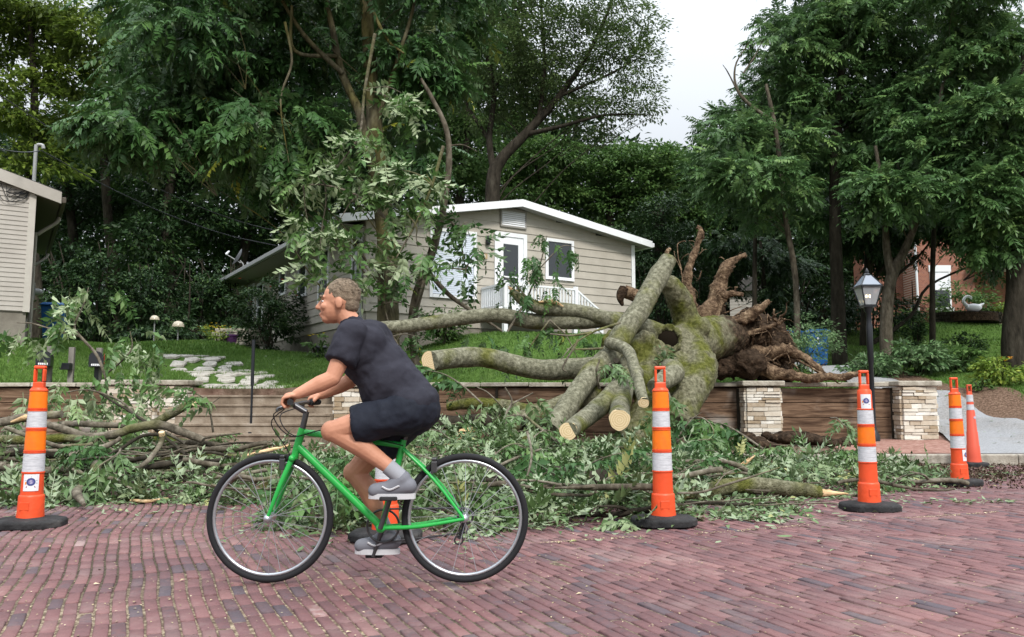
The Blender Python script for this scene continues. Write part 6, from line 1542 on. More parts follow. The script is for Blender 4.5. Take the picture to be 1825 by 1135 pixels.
log('dark smooth log running behind the rear wheel of the bicycle', [(700, 757, 11.5), (760, 754, 11.4), (820, 752, 11.3), (900, 750, 11.4), (980, 760, 11.4)], [.1, .1, .095, .1, .1], 'bark_dark', group=GR)
log('short greenish log just above the dark smooth log', [(798, 724, 12.3), (840, 719, 12.2), (900, 722, 12.1), (960, 735, 12)], [.07, .085, .085, .08], 'bark_moss', group=GR)
log('mossy limb hidden in leaves under the sawn limbs', [(900, 760, 11.3), (970, 735, 11.8), (1060, 700, 12.4)], [.15, .16, .16], 'bark_moss', group=GR)
log('grey crooked twig arching over leaves to the right of the clean cone', [(1190, 830, 8.8), (1230, 842, 8.7), (1270, 856, 8.6), (1310, 858, 8.6)], [.018, .018, .016, .012], group=GR, n=7)
log('forked grey twig standing in the leaves at the mossy logs', [(1265, 880, 8.3), (1262, 850, 8.35), (1275, 822, 8.5), (1310, 828, 8.7), (1330, 838, 8.8)], [.02, .022, .02, .03, .028], group=GR, n=7)
log('long pale twig crossing the leaves behind the cyclist', [(740, 858, 8.6), (820, 850, 8.7), (870, 840, 8.8), (910, 820, 9.0), (965, 800, 9.2)], [.018, .02, .02, .016, .012], group=GR, n=7)
log('pale twig forking off towards the sawn limbs', [(870, 840, 8.8), (930, 838, 8.9), (985, 842, 9.0)], [.018, .015, .01], group=GR, n=7)
log('thin grey branch lying from the rear wheel towards the log', [(745, 820, 9.2), (800, 845, 8.9), (850, 868, 8.7), (905, 885, 8.5)], [.02, .022, .018, .012], group=GR, n=7)
log('thin dark branch propped below the sawn limbs', [(935, 740, 10.6), (965, 765, 10.3), (1000, 790, 10.0), (1060, 815, 9.8), (1075, 840, 9.5)], [.018, .02, .024, .02, .014], group=GR, n=7)
log('upright grey twig beside the sawn limbs', [(905, 770, 10.6), (900, 742, 10.7), (912, 715, 10.8), (900, 690, 10.8)], [.02, .018, .014, .008], group=GR, n=6)
log('crooked dark branch lying under the thickest sawn limb', [(1030, 795, 10), (1060, 800, 9.9), (1110, 798, 9.8), (1160, 812, 9.6)], [.022, .02, .018, .012], group=GR, n=7)
log('curled pale stick on the brick at the edge of the leaves', [(925, 930, 6.4), (950, 935, 6.35), (972, 925, 6.5), (985, 932, 6.4)], [.012, .013, .011, .008], group=GR, n=6)
# split plank of wood
t = thing('split_timber', 'flat splintered slab of pale wood leaning in the leaves behind the bicycle', 'wood', P(812, 785, 10.8))
a, b = P(785, 804, 10.7) - t.location, P(845, 764, 10.9) - t.location
MB().tube([a, a.lerp(b, .5) + Vector((0, 0, .03)), b], [.025, .075, .055], 7, 5, .35, 8).build('slab', M['split'], t, 60)
MB().tube([b - Vector((.1, -.02, -.03)), b + Vector((.02, 0, .05))], [.07, .03], 7, 4, .4, 8).build('bark', M['bark_dark'], t, 60)
# left heap, hand placed
hand = [
 ('thick grey log sagging through the middle of the heap before the pale stone pillar', [(60, 752, 9.3), (105, 762, 9.3), (150, 776, 9.3), (195, 775, 9.3), (235, 762, 9.3), (278, 757, 9.3), (318, 769, 9.3), (362, 785, 9.3)], [.038, .042, .045, .048, .05, .05, .046, .04], (0, 0), None, 'bark_pile'),
 ('mossy log rising to a sawn end in front of the concrete steps', [(225, 778, 9.9), (280, 751, 9.9), (312, 733, 9.9), (343, 717, 9.9)], [.045, .052, .055, .052], (0, 1), None, 'bark_moss'),
 ('grey branch with a long bare wood scar at the frame edge', [(-20, 757, 8.6), (20, 750, 8.6), (60, 741, 8.6), (110, 738, 8.6)], [.045, .048, .045, .04], (0, 0), None, 'bark_pile'),
 ('straight grey branch behind the stickered cone', [(95, 757, 9.8), (150, 755, 9.8), (205, 757, 9.8), (250, 752, 9.8)], [.035, .037, .036, .03], (0, 0), None, 'bark_pile'),
 ('green mossy branch low in the heap', [(-20, 783, 9.2), (50, 784, 9.2), (110, 780, 9.2), (170, 783, 9.2)], [.05, .05, .045, .04], (0, 0), None, 'bark_moss'),
 ('dark branch across the bottom of the heap', [(-20, 808, 8.8), (60, 806, 8.8), (120, 810, 8.8), (180, 806, 8.8)], [.04, .042, .04, .035], (0, 0), None, 'bark_dark'),
 ('stout grey branch near the cone base at the frame edge', [(-20, 828, 8.3), (20, 833, 8.3), (70, 838, 8.2), (110, 834, 8.2)], [.042, .045, .042, .035], (0, 0), None, 'bark_pile'),
 ('slender pale branch running down through the heap', [(10, 762, 9.0), (50, 777, 8.9), (95, 792, 8.8), (120, 794, 8.8), (165, 790, 8.8)], [.024, .026, .026, .024, .018], (0, 0), None, 'bark_pile'),
 ('dark forked branch near the front of the heap', [(125, 812, 8.5), (155, 806, 8.5), (190, 795, 8.6), (215, 780, 8.7)], [.034, .035, .03, .022], (0, 0), None, 'bark_pile'),
 ('thin crooked stick lying on the leaves at the brick edge', [(130, 836, 8.0), (165, 851, 7.9), (200, 852, 7.85), (235, 871, 7.8)], [.018, .02, .02, .012], (0, 0), None, 'bark_pile'),
 ('stubby grey branch reaching down to the brick beside the stickered cone', [(172, 828, 8.2), (168, 846, 8.0), (145, 865, 7.75), (133, 880, 7.5), (150, 900, 7.2)], [.05, .045, .04, .042, .018], (0, 0), None, 'bark_pile'),
 ('pale hooked branch in the middle of the heap', [(222, 842, 8.2), (255, 829, 8.3), (275, 805, 8.5), (287, 786, 8.6), (288, 772, 8.6)], [.025, .026, .027, .028, .03], (0, 1), None, 'bark_pile'),
 ('long thin dark twig bent over the heap', [(285, 774, 8.6), (250, 778, 8.6), (212, 800, 8.5), (165, 823, 8.4)], [.018, .018, .016, .012], (0, 0), None, 'bark_dark'),
 ('long low branch pointing at the front wheel of the bicycle', [(334, 843, 8.6), (381, 826, 8.7), (434, 821, 8.8), (480, 815, 8.9), (540, 800, 9.2)], [.026, .04, .04, .036, .025], (0, 0), None, 'bark_pile'),
 ('dark branch hidden in the leaves behind the front wheel', [(255, 835, 8.4), (310, 826, 8.5), (350, 822, 8.6)], [.03, .034, .028], (0, 0), None, 'bark_dark'),
 ('pale peeled stick lying on the brick before the heap', [(233, 892, 7.75), (262, 894, 7.7), (300, 889, 7.8)], [.014, .017, .01], (0, 0), None, 'split'),
 ('yellow splinter of wood on top of the low branch', [(430, 815, 8.8), (470, 806, 8.8), (518, 792, 8.9)], [.015, .025, .008], (0, 0), None, 'split'),
 ('mossy dark log at the rear of the heap', [(200, 790, 10.3), (270, 783, 10.3), (330, 790, 10.3), (380, 797, 10.3)], [.06, .065, .06, .05], (0, 0), None, 'bark_moss'),
 ('thin branch slanting up in front of the pale stone pillar', [(330, 810, 9.0), (250, 745, 9.6), (210, 720, 9.8), (160, 690, 10)], [.016, .018, .014, .008], (0, 0), None, 'bark_dark'),
 ('thin twig leaning on the concrete steps', [(310, 714, 12.5), (350, 715, 12.6), (375, 718, 12.6), (392, 707, 12.6)], [.012, .012, .01, .006], (0, 0), None, 'bark_pile'),
]
for lb, pts, rr, ends, sp__, m in hand: log(lb, pts, rr, m, ends, group=GL, n=8 if rr[0] < .03 else 11, bump=.16, wob=.02)
o_ = log('stout branch with a scar of fresh yellow wood on the heap', [(20, 752, 8.55), (45, 744, 8.5), (62, 741, 8.5)], [.012, .03, .01], 'split', group=GL, n=7)

def sticks(n, x0, x1, y0, y1, zh, label, group, ms=('bark_pile', 'bark_dark', 'bark_pile', 'bark')):
    for k in range(n):
        x_, y_ = rnd.uniform(x0, x1), rnd.uniform(y0, y1); a = rnd.gauss(0, .5) + (math.pi if rnd.random() < .5 else 0); L_ = rnd.uniform(.4, 1.5); z_ = rnd.uniform(.05, zh)
        d = Vector((math.cos(a), math.sin(a) * .7, rnd.uniform(-.12, .12))); r = rnd.choice([.008, .011, .015, .02, .028]); c = Vector((x_, y_, z_))
        side = Vector((-d.y, d.x, rnd.uniform(-.5, .7)))
        t = thing('branch', label, 'branch', c - d * L_ * .5, 0, group); o0 = t.location
        p = [c - d * L_ * .5, c - d * L_ * .2 + side * rnd.uniform(-.09, .09), c + d * L_ * .15 + side * rnd.uniform(-.1, .1), c + d * L_ * .5 + side * rnd.uniform(-.1, .1)]
        p = [v - o0 for v in p]
        for v in p: v.z = max(v.z, .03 - o0.z)
        q = MB().tube(p, [r, r, r * .85, r * .5], 7, 5, .15, 8, wob=.03)
        if rnd.random() < .6:
            b_ = p[1].lerp(p[2], .5); q.tube([b_, b_ + d * .12 * L_ + side * .12, b_ + d * .3 * L_ + side * .18], [r * .6, r * .45, r * .2], 6, 4, .15, 8)
        q.build('bark', M[rnd.choice(ms)], t, 60)
sticks(95, -6.8, -2.7, 8.3, 10.4, .46, 'small loose stick tangled in the heap before the mailboxes and steps', 'small loose sticks in the branch heap')
sticks(44, -2.4, 2.4, 6.6, 9.8, .3, 'small loose stick among the leaves before the sawn limbs', 'small loose sticks among the leaves')
sticks(8, 2.4, 4.6, 7.8, 11.2, .1, 'small loose stick on the littered brick between the cones and the kerb', 'small loose sticks on the brick')
def stouts(n, label, group):
    for k in range(n):
        x_, y_, z_ = rnd.uniform(-6.6, -3.6), rnd.uniform(8.7, 10.3), rnd.uniform(.1, .5); L_ = rnd.uniform(1.2, 2.4); r = rnd.uniform(.026, .045); a = rnd.gauss(0, .22)
        d = Vector((math.cos(a), math.sin(a), rnd.uniform(-.06, .06))); s_ = Vector((-d.y, d.x, 0)); c = Vector((x_, y_, z_)); o0 = c - d * L_ * .5
        t = thing('branch', label, 'branch', o0, 0, group)
        q = MB(); p = [Vector((0, 0, 0)), d * L_ * .3 + s_ * rnd.uniform(-.12, .12) + Vector((0, 0, rnd.uniform(-.06, .06))), d * L_ * .65 + s_ * rnd.uniform(-.12, .12) + Vector((0, 0, rnd.uniform(-.06, .06))), d * L_]
        q.tube(p, [r, r, r * .9, r * .75], 10, 7, .16, 7, wob=.02); b_ = p[2]; q.tube([b_, b_ + d * .2 + s_ * .1 + Vector((0, 0, .05)), b_ + d * .55 + s_ * .2 + Vector((0, 0, .08))], [r * .5, r * .4, r * .2], 7, 5, .15, 8)
        q.build('bark', M[rnd.choice(['bark_pile', 'bark_pile', 'bark', 'bark_moss'])], t, 60)
stouts(18, 'stout grey branch stacked crosswise in the heap before the pale stone pillar', 'stout branches stacked in the heap')
HEAP = [(-5.2, 9.6, 2.6, 1.9, .36), (-2.8, 9.4, 1.6, 1.6, .28), (-0.6, 10.4, 1.7, 1.8, .5), (1.0, 10.3, 1.6, 1.7, .36), (-1.2, 7.2, 1.2, .7, .2), (.2, 7.0, 1.3, .6, .14), (2.2, 9.6, 1.4, .8, .16), (-7.4, 10, 2, 2, .4), (3.8, 10.2, 1.3, 1.4, .14)]
def heap_h(x, y):
    z = np.zeros_like(np.asarray(x, float))
    for a, b, rx, ry, h in HEAP: z = np.maximum(z, h * np.clip(1 - ((x - a) / rx) ** 2 - ((y - b) / ry) ** 2, 0, 1) ** .7)
    return z
FR = np.array([(-9, 8.2), (-5.4, 7.45), (-4.2, 7.5), (-3.0, 7.75), (-2.15, 7.7), (-1.95, 6.25), (-1.1, 6.05), (-.3, 6.0), (.35, 6.3), (1.3, 6.6), (2.2, 6.75), (2.65, 7.4), (3.1, 8.15), (4.0, 8.6), (5.0, 9.6), (5.8, 10.8)])
def front_y(x): return np.interp(x, FR[:, 0], FR[:, 1]) + .09 * np.sin(np.asarray(x) * 5.1) + .07 * np.sin(np.asarray(x) * 11.3 + 1)
g2 = np.random.default_rng(21)
def heap_pts(n, x0=-9, x1=5.4, depth=4.6, pw=1.0):
    x = g2.uniform(x0, x1, n); f = front_y(x) + g2.normal(size=n) * .08
    y = f + (g2.random(n) ** pw) * np.minimum(depth, KY + .3 - f)
    thin = np.clip((x - 2.3) / 2.2, 0, 1); k = g2.random(n) > thin * .62
    return x[k], y[k]
def litter():
    parts = []
    x, y = heap_pts(52000, pw=1.15)
    k = ~((x < -2.6) & (y > 8.5) & (g2.random(len(x)) > .42)); x, y = x[k], y[k]
    n = len(x); edge = np.clip((y - front_y(x)) / .5, .05, 1)
    z = heap_h(x, y) * (.6 + .5 * g2.random(n)) + .012 + edge * g2.random(n) * np.where(x > 1.2, .022, np.where(x > -2.2, .055, .07))
    ax = nrmz(np.stack([g2.normal(size=n), g2.normal(size=n), g2.normal(size=n) * .35], -1)); up = nrmz(np.stack([g2.normal(size=n) * .5, g2.normal(size=n) * .5 - .25, np.where(g2.random(n) < .4, -1.0, 1.0)], -1))
    lf = [tpl_curl(.078, .034, .5, .3), tpl_curl(.07, .032, 1.3, .2), tpl_curl(.092, .036, -.6, .4), tpl_curl(.055, .028, .2, .6)]
    k = g2.random(n) < np.clip(.62 + .9 * np.array([noise.noise(Vector((a * 1.7, b * 1.7, 0))) for a, b in zip(x, y)]), .1, 1); x, y, z, ax, up = x[k], y[k], z[k], ax[k], up[k]; n = len(x)
    parts.append(scatter(lf, np.stack([x, y, z], -1), ax, up, g2.uniform(.6, 1.3, n), np.clip(.45 + g2.normal(size=n) * .25, 0, 1)))
    x, y = heap_pts(3600, pw=1.2); k = ((x > -2.4) | (y < 8.5) | (g2.random(len(x)) < .12)) & ~((x > 1.4) & (y < 8.7) & (g2.random(len(x)) > .12)); x, y = x[k], y[k]; n = len(x); edge = np.clip((y - front_y(x)) / .5, .1, 1)
    z = heap_h(x, y) * (.85 + .25 * g2.random(n)) + .04 + edge * .09 * g2.random(n)
    ax = nrmz(np.stack([g2.normal(size=n), g2.normal(size=n) - .5, g2.normal(size=n) * .3 + .05], -1)); up = nrmz(np.stack([g2.normal(size=n) * .5, g2.normal(size=n) * .5 - .3, np.where(g2.random(n) < .4, -1.0, 1.0)], -1))
    for s_, tp in ((slice(0, n // 2), PIN_NEAR), (slice(n // 2, n), PIN_SMALL)):
        k = np.arange(n)[s_]; parts.append(scatter(tp, np.stack([x, y, z], -1)[k], ax[k], up[k], g2.uniform(.42, .85, len(k)), np.clip(.46 + g2.normal(size=len(k)) * .26, 0.05, 1)))
    # stray leaves on the open brick, driveway and lawn
    n = 420; x = g2.uniform(-5, 8, n); y = front_y(x) - np.abs(g2.normal(size=n)) * .45; n1 = 160
    x = np.concatenate([x, g2.uniform(-9, 3, n1), g2.uniform(7.8, 9.2, 60), g2.normal(size=70) * .35 + 4.35, g2.uniform(3, 7, 160)]); y = np.concatenate([y, g2.uniform(15.6, 21, n1), g2.uniform(13, 19, 60), g2.normal(size=70) * .16 + 7.75, g2.uniform(9.5, 12.2, 160)])
    z = np.where(y > KY, ground_z(x, y) + .06, .018 + .01 * g2.random(len(x))); n = len(x)
    ax = nrmz(np.stack([g2.normal(size=n), g2.normal(size=n), g2.normal(size=n) * .12], -1)); up = nrmz(np.stack([g2.normal(size=n) * .2, g2.normal(size=n) * .2, np.where(g2.random(n) < .5, -1.0, 1.0)], -1))
    parts.append(scatter(lf, np.stack([x, y, z], -1), ax, up, g2.uniform(.6, 1.2, n), np.clip(.6 + g2.normal(size=n) * .25, 0, 1)))
    o = leaves_obj('fallen_leaves', parts, M['leaf_debris']); o['kind'] = 'stuff'
litter()
# crumbs of wood and sawdust on the brick
def chips():
    n = 6500
    x = g2.uniform(-5, 8, n); y = 2.6 + (g2.random(n) ** 1.1) * 6.5
    k = (g2.random(n) < np.clip(.95 - .16 * (x + 1), .12, 1)) & (y < front_y(x) + .4); x, y = x[k], y[k]; n = len(x)
    ax = nrmz(np.stack([g2.normal(size=n), g2.normal(size=n), g2.normal(size=n) * .03], -1)); up = nrmz(np.stack([g2.normal(size=n) * .08, g2.normal(size=n) * .08, np.ones(n)], -1))
    xl = g2.uniform(.2, 7.5, 1500); yl = 5.6 + .38 * (xl - .2) + g2.normal(size=1500) * .018 + .03 * np.sin(xl * 3); kl = np.sin(xl * 4.1) + np.sin(xl * 9.7) > -.6; x = np.concatenate([x, xl[kl]]); y = np.concatenate([y, yl[kl]]); m_ = kl.sum(); n += m_
    ax = np.concatenate([ax, nrmz(np.stack([g2.normal(size=m_), g2.normal(size=m_), np.zeros(m_)], -1))]); up = np.concatenate([up, np.tile([0, 0, 1.0], (m_, 1))])
    V, F, A = scatter((tpl_simple(.017, .009)[0] * [1, 1, .1], tpl_simple()[1]), np.stack([x, y, road_z(x, y) + .006], -1), ax, up, g2.uniform(.3, 1.2, n) * np.where(g2.random(n) < .03, 2.2, 1), np.clip(g2.random(n), 0, 1))
    o = link('wood_chips', np_mesh('wood_chips', V, F, A), varmat('chip_wood', [(0, (.2, .16, .09)), (.5, (.42, .35, .21)), (1, (.6, .52, .36))], .9, .1)); o['kind'] = 'stuff'
chips()
# clods of earth at the kerb
def clods():
    q = MB()
    for k in range(150):
        if k < 80: x_, y_ = rnd.gauss(4.6, .5), rnd.gauss(13.9, .35)
        else: x_, y_ = rnd.uniform(3.2, 9.5), rnd.uniform(9.3, 12.1)
        r = rnd.uniform(.02, .085) * (1.6 if k < 80 else .8); z_ = float(ground_z(np.array(x_), np.array(y_))) if y_ > KY else 0
        if y_ > 14.4: continue
        q.ell((x_, y_, z_ + r * .3 + (.12 * max(0, 1 - abs(x_ - 4.6)) if k < 80 else 0)), (r * rnd.uniform(.8, 1.6), r, r * .7), 7)
    o = q.build('dirt_clods', M['soil'], None, 180); o['kind'] = 'stuff'
    n = 9000; x = np.clip(g2.normal(size=n) * 1.6 + 4.8, 2.6, 9.5); y = np.clip(g2.normal(size=n) * .9 + 11.1, 9, KY - .02)
    V, F, A = scatter(tpl_simple(.03, .02), np.stack([x, y, np.full(n, .014)], -1), nrmz(g2.normal(size=(n, 3)) * [1, 1, .3]), nrmz(g2.normal(size=(n, 3)) * .4 + [0, 0, 1]), g2.uniform(.5, 1.6, n), g2.random(n))
    o = link('dirt_crumbs', np_mesh('dirt_crumbs', V, F, A), varmat('crumb_soil', [(0, (.03, .02, .014)), (.6, (.1, .07, .05)), (1, (.22, .17, .13))], .95, .1)); o['kind'] = 'stuff'
clods()

# ================================================================ LEAFY BRANCHES
def sprig(seed, L_=.8, n=9, tpl=None, m='leaf_debris', curve=.25):
    g = np.random.default_rng(seed); r_ = random.Random(seed)
    t = bpy.data.objects.new('leafy_branch', None); COL.objects.link(t); t.empty_display_size = .1
    pts = [Vector((0, 0, 0)), Vector((r_.uniform(-.08, .08), L_ * .35, curve * L_ * .6)), Vector((r_.uniform(-.1, .1), L_ * .7, curve * L_ * .7)), Vector((r_.uniform(-.15, .15), L_, curve * L_ * .35))]
    q = MB().tube(pts, [.013, .01, .007, .003], 6, 5); 
    c, rr = spline(pts, [1] * 4, 8)
    pos, ax, up = [], [], []
    for k in range(n):
        i = int(len(c) * (.25 + .74 * k / n)); i = min(i, len(c) - 1)
        a = k * 2.4 + r_.uniform(-.4, .4)
        pos.append(c[i]); ax.append((math.sin(a), .45 + .4 * k / n, .25 * math.cos(a) - .1)); up.append((r_.uniform(-.3, .3), r_.uniform(-.3, .3), 1.0))
    q.build('twig', M['bark_pile'], t, 60)
    leaves_obj('foliage', [scatter(tpl or PIN_NEAR, np.array([tuple(p) for p in pos]), np.array(ax), np.array(up), g.uniform(.7, 1.1, n), np.clip(.4 + g.normal(size=n) * .2, 0, .98))], M[m], t)
    return t
protos = [sprig(s, L_, n, tp, m, cv) for s, L_, n, tp, m, cv in ((1, .8, 10, PIN_NEAR, 'leaf_debris', .3), (2, .6, 8, PIN_SMALL, 'leaf_debris', .4), (3, .95, 12, PIN_NEAR, 'leaf_front', .2), (4, .7, 9, PIN_NEAR, 'leaf_torn', .5))]
used = [False] * 4
def place(k, x, y, z, rz, sc, label, group=None, rx=0.0, ry=0.0):
    o = protos[k] if not used[k] else copy_tree(protos[k]); used[k] = True
    o.location = (x, y, z); o.rotation_euler = (rx, ry, rz); o.scale = (sc,) * 3
    return tag(o, label, 'branch', group)
zones = [(-7.2, -4.9, 8.3, 10.5, 5, 'leafy branch lying in the heap below the mailboxes'), (-4.7, -2.6, 8.6, 10.8, 7, 'leafy branch lying in the heap before the concrete steps'),
         (-2.0, .2, 6.4, 8.4, 14, 'leafy branch in the green fringe behind the bicycle'), (-1.6, 1.3, 8.4, 9.9, 12, 'leafy branch lying beneath the sawn limbs of the fallen tree'),
         (.0, 1.5, 6.7, 8.6, 10, 'leafy branch on the brick beside the clean unstickered cone'), (1.8, 4.4, 9.7, 11.8, 16, 'leafy branch scattered between the fallen tree and the kerb')]
for x0, x1, y0, y1, n, lb in zones:
    for i in range(n):
        x_, y_ = rnd.uniform(x0, x1), rnd.uniform(y0, y1)
        y_ = max(y_, float(front_y(x_)) + .35)
        z_ = float(heap_h(np.array(x_), np.array(y_))) + rnd.uniform(.03, .12)
        place(rnd.choice([0, 0, 1, 2, 3]), x_, y_, z_, rnd.uniform(0, 6.28), rnd.uniform(.5, .85), lb, lb.replace('leafy branch', 'leafy branches'), rnd.uniform(-.25, .35), rnd.uniform(-.4, .4))
# single ones that can be told apart
for k, px_, py_, y_, rz, sc, rx, lb in ((3, 380, 770, 9.8, 2.6, 1.0, .5, 'upright leafy branch standing before the concrete steps'), (0, 215, 800, 8.3, 3.3, .9, -.6, 'hanging leafy branch draped beside the stickered cone'), (3, 620, 870, 6.6, 3.0, .8, -.2, 'pale leafed branch drooping onto the brick behind the bicycle frame'),
                                       (2, 860, 720, 11.0, 1.2, 1.1, .4, 'leafy branch raised over the dark smooth log'), (0, 940, 745, 10.8, 2.4, .8, -.3, 'leafy branch caught under the long leaning limb'), (3, 1230, 745, 11.4, 3.3, 1.1, -.7, 'drooping leafy branch against the plank wall beside the clean cone'),
                                       (1, 1480, 745, 12.8, 3.4, 1.1, -.6, 'small leafy branch standing in the dirt before the plank wall'), (2, 1360, 800, 10.6, .6, 1.2, .2, 'dark feathery branch lying on the brick near the upright splinter'), (2, 940, 770, 8.6, 3.1, 1.2, -.9, 'dark feathery branch hanging over the brown log'),
                                       (1, 1095, 655, 11.0, 3.1, .9, -.4, 'pale leafed sprig hanging on the sawn limbs'), (0, 1185, 690, 11.2, 3.0, .9, -1.0, 'leafy sprig dangling behind the handle of the clean cone')):
    p = P(px_, py_, y_); place(k, p.x, p.y, p.z, rz, sc, lb, None, rx)
# taller torn saplings at the left and boughs among the logs
def sapling(label, Y, stems, sprays, m='leaf_torn', tpl=None):
    b = P(*stems[0][0][0], Y); t = thing('torn_sapling', label, 'branch', b)
    q = MB()
    for pts, rr in stems: q.tube([P(*p, Y) - b for p in pts], rr, 6, 5, .08, 6)
    q.build('stem', M['bark_pile'], t, 60)
    parts = [clump_leaves(tpl or PIN_NEAR, P(a, c, Y) - b, (rx * Y / PXF, .25, ry * Y / PXF), n, 6, .28, .8, sc=(.6, 1.0), vb=.5) for a, c, rx, ry, n in sprays]
    leaves_obj('foliage', parts, M[m], t)
sapling('tall torn sapling with curling pale leaves rising in front of the mailboxes', 10.6, [([(187, 668), (172, 632), (142, 598), (133, 580), (150, 540), (158, 512)], [.022, .02, .017, .015, .01, .006]), ([(142, 600), (110, 592), (60, 577), (30, 575)], [.012, .011, .009, .005]), ([(187, 668), (215, 645), (235, 620), (232, 590)], [.014, .012, .01, .006]), ([(187, 668), (190, 690), (188, 720)], [.015, .014, .01])],
        [(130, 510, 26, 22, 8), (190, 515, 22, 14, 5), (120, 555, 22, 26, 8), (40, 590, 34, 22, 9), (85, 580, 20, 14, 4), (230, 600, 30, 25, 10), (265, 645, 36, 28, 12), (230, 660, 25, 30, 8), (185, 720, 22, 35, 9), (240, 690, 30, 20, 7)])
sapling('torn leafy branch drooping over the wall coping beside the stickered cone', 9.9, [([(330, 790), (250, 745), (215, 715), (160, 695), (110, 700)], [.018, .016, .013, .01, .006])], [(125, 690, 34, 25, 11), (145, 735, 30, 35, 10), (30, 715, 36, 35, 14), (260, 730, 28, 22, 7)])
sapling('leafy bough hanging in front of the porch of the bungalow', 13.2, [([(905, 590), (935, 540), (960, 480), (975, 420)], [.02, .017, .012, .006]), ([(960, 480), (1000, 440), (1025, 440)], [.012, .009, .004]), ([(940, 530), (910, 500), (890, 490)], [.012, .008, .004])],
        [(975, 425, 22, 28, 10), (1010, 445, 26, 20, 9), (945, 465, 30, 28, 14), (985, 490, 30, 26, 13), (910, 480, 26, 26, 10), (960, 520, 35, 22, 13), (925, 530, 26, 24, 9)], 'leaf_front', PIN_SMALL)
sapling('dark leafy twigs drooping below the sawn limb before the white porch posts', 12.9, [([(980, 570), (950, 610), (930, 640)], [.016, .012, .006]), ([(980, 570), (1010, 600), (1030, 640)], [.014, .01, .005])], [(945, 610, 28, 30, 11), (975, 590, 25, 22, 7), (1030, 610, 26, 30, 9), (915, 620, 20, 26, 6), (995, 640, 24, 22, 6), (850, 600, 20, 22, 5)], 'leaf_front', PIN_SMALL)

sapling('broken leafy bough heaped against the wall behind the dark smooth log', 11.3, [([(830, 850), (860, 790), (900, 730), (950, 700)], [.025, .022, .016, .008]), ([(860, 790), (920, 770), (985, 760)], [.016, .012, .006]), ([(900, 730), (870, 700), (850, 690)], [.012, .01, .005])],
        [(880, 715, 34, 22, 9), (935, 715, 36, 22, 10), (915, 755, 38, 24, 10), (975, 745, 26, 24, 8), (860, 760, 30, 24, 8), (885, 795, 40, 24, 11), (950, 790, 40, 26, 11)], 'leaf_debris', PIN_NEAR)
sapling('broken leafy bough spread across the brown log at the foot of the sawn limbs', 9.4, [([(1010, 890), (985, 840), (940, 800), (900, 790)], [.02, .017, .012, .006]), ([(985, 840), (1030, 815), (1090, 815)], [.014, .01, .005])],
        [(930, 805, 36, 22, 9), (985, 825, 34, 22, 8), (1045, 815, 36, 20, 9), (900, 830, 36, 24, 9), (1095, 830, 30, 20, 7)], 'leaf_debris', PIN_NEAR)
sapling('dark feathery bough fanning out between the clean cone and the plank wall', 11.2, [([(1150, 830), (1200, 790), (1260, 765), (1310, 770)], [.02, .017, .012, .005]), ([(1200, 790), (1230, 750), (1250, 735)], [.013, .01, .005])],
        [(1245, 745, 28, 22, 9), (1285, 775, 34, 20, 9), (1225, 790, 34, 24, 10), (1330, 800, 40, 20, 9), (1270, 815, 40, 20, 10)], 'leaf_front', PIN_NEAR)
# ================================================================ BICYCLE AND RIDER
BX, BY = -0.76, 4.37
M['bikegreen'] = mat('bike_green', (0.02, 0.36, 0.06), 0.3, 0.5)
M['tyre'] = mat('tyre_black', (0.018, 0.018, 0.02), 0.8, 0.2)
M['alu'] = mat('alloy', (0.45, 0.47, 0.5), 0.3, 0.5, 0.8)
M['steeld'] = mat('dark_steel', (0.08, 0.08, 0.085), 0.35, 0.5, 0.7)
bike = thing('bicycle', 'bright green bicycle with black tyres ridden along the brick street', 'bicycle', (BX, BY, 0.006))
FX, RX, WR = -.515, .512, .335
HT0, HT1 = Vector((-.385, 0, .69)), Vector((-.355, 0, .80))          # head tube
BBK = Vector((.075, 0, .285)); ST = Vector((.185, 0, .74)); RA = Vector((RX, 0, WR)); FA = Vector((FX, 0, WR))
def torus(mb, c, R_, r, n=56, k=10):
    v, f = [], []
    for i in range(n):
        a = 2*math.pi*i/n
        for j in range(k):
            b = 2*math.pi*j/k; rr = R_ + r*math.cos(b)
            v.append((c.x + rr*math.cos(a), c.y + r*math.sin(b), c.z + rr*math.sin(a)))
    for i in range(n):
        for j in range(k):
            f.append((i*k+j, i*k+(j+1) % k, ((i+1) % n)*k+(j+1) % k, ((i+1) % n)*k+j))
    return mb.add(v, f)
for c in (FA, RA):
    wh = MB().capsule(c + Vector((0, -.045, 0)), c + Vector((0, .045, 0)), .022, .022); 
    wo = wh.build('wheel', M['alu'], bike, 60)
    torus(MB(), c, WR - .017, .017).build('tyre', M['tyre'], wo, 180)
    rm = MB(); torus(rm, c, WR - .04, .010, 56, 8); rm.build('rim', M['alu'], wo, 180)
    sp_ = MB()
    for i in range(28):
        a = 2*math.pi*i/28; s = -1 if i % 2 else 1; b = a + .35 * (1 if i % 4 < 2 else -1)
        sp_.bar(c + Vector((.02*math.cos(b), s*.03, .02*math.sin(b))), c + Vector(((WR-.045)*math.cos(a), 0, (WR-.045)*math.sin(a))), .0028, .0028, (0, 1, 0))
    sp_.build('spokes', M['alu'], wo)
fr = MB()
fr.tube([HT0, HT1], .021, 12); fr.tube([HT1 - Vector((-.01, 0, .02)), ST - Vector((0, 0, .03))], .017, 12); fr.tube([HT0 + Vector((.01, 0, .015)), BBK], .021, 12); fr.tube([BBK, ST], .017, 12)
for s in (-1, 1):
    fr.tube([BBK + Vector((.02, s*.03, 0)), BBK + Vector((.2, s*.045, .01)), RA + Vector((0, s*.062, 0))], [.012, .011, .009], 8)
    fr.tube([ST + Vector((0, s*.018, -.05)), ST.lerp(RA, .5) + Vector((0, s*.045, 0)), RA + Vector((0, s*.062, 0))], [.009, .009, .008], 8)
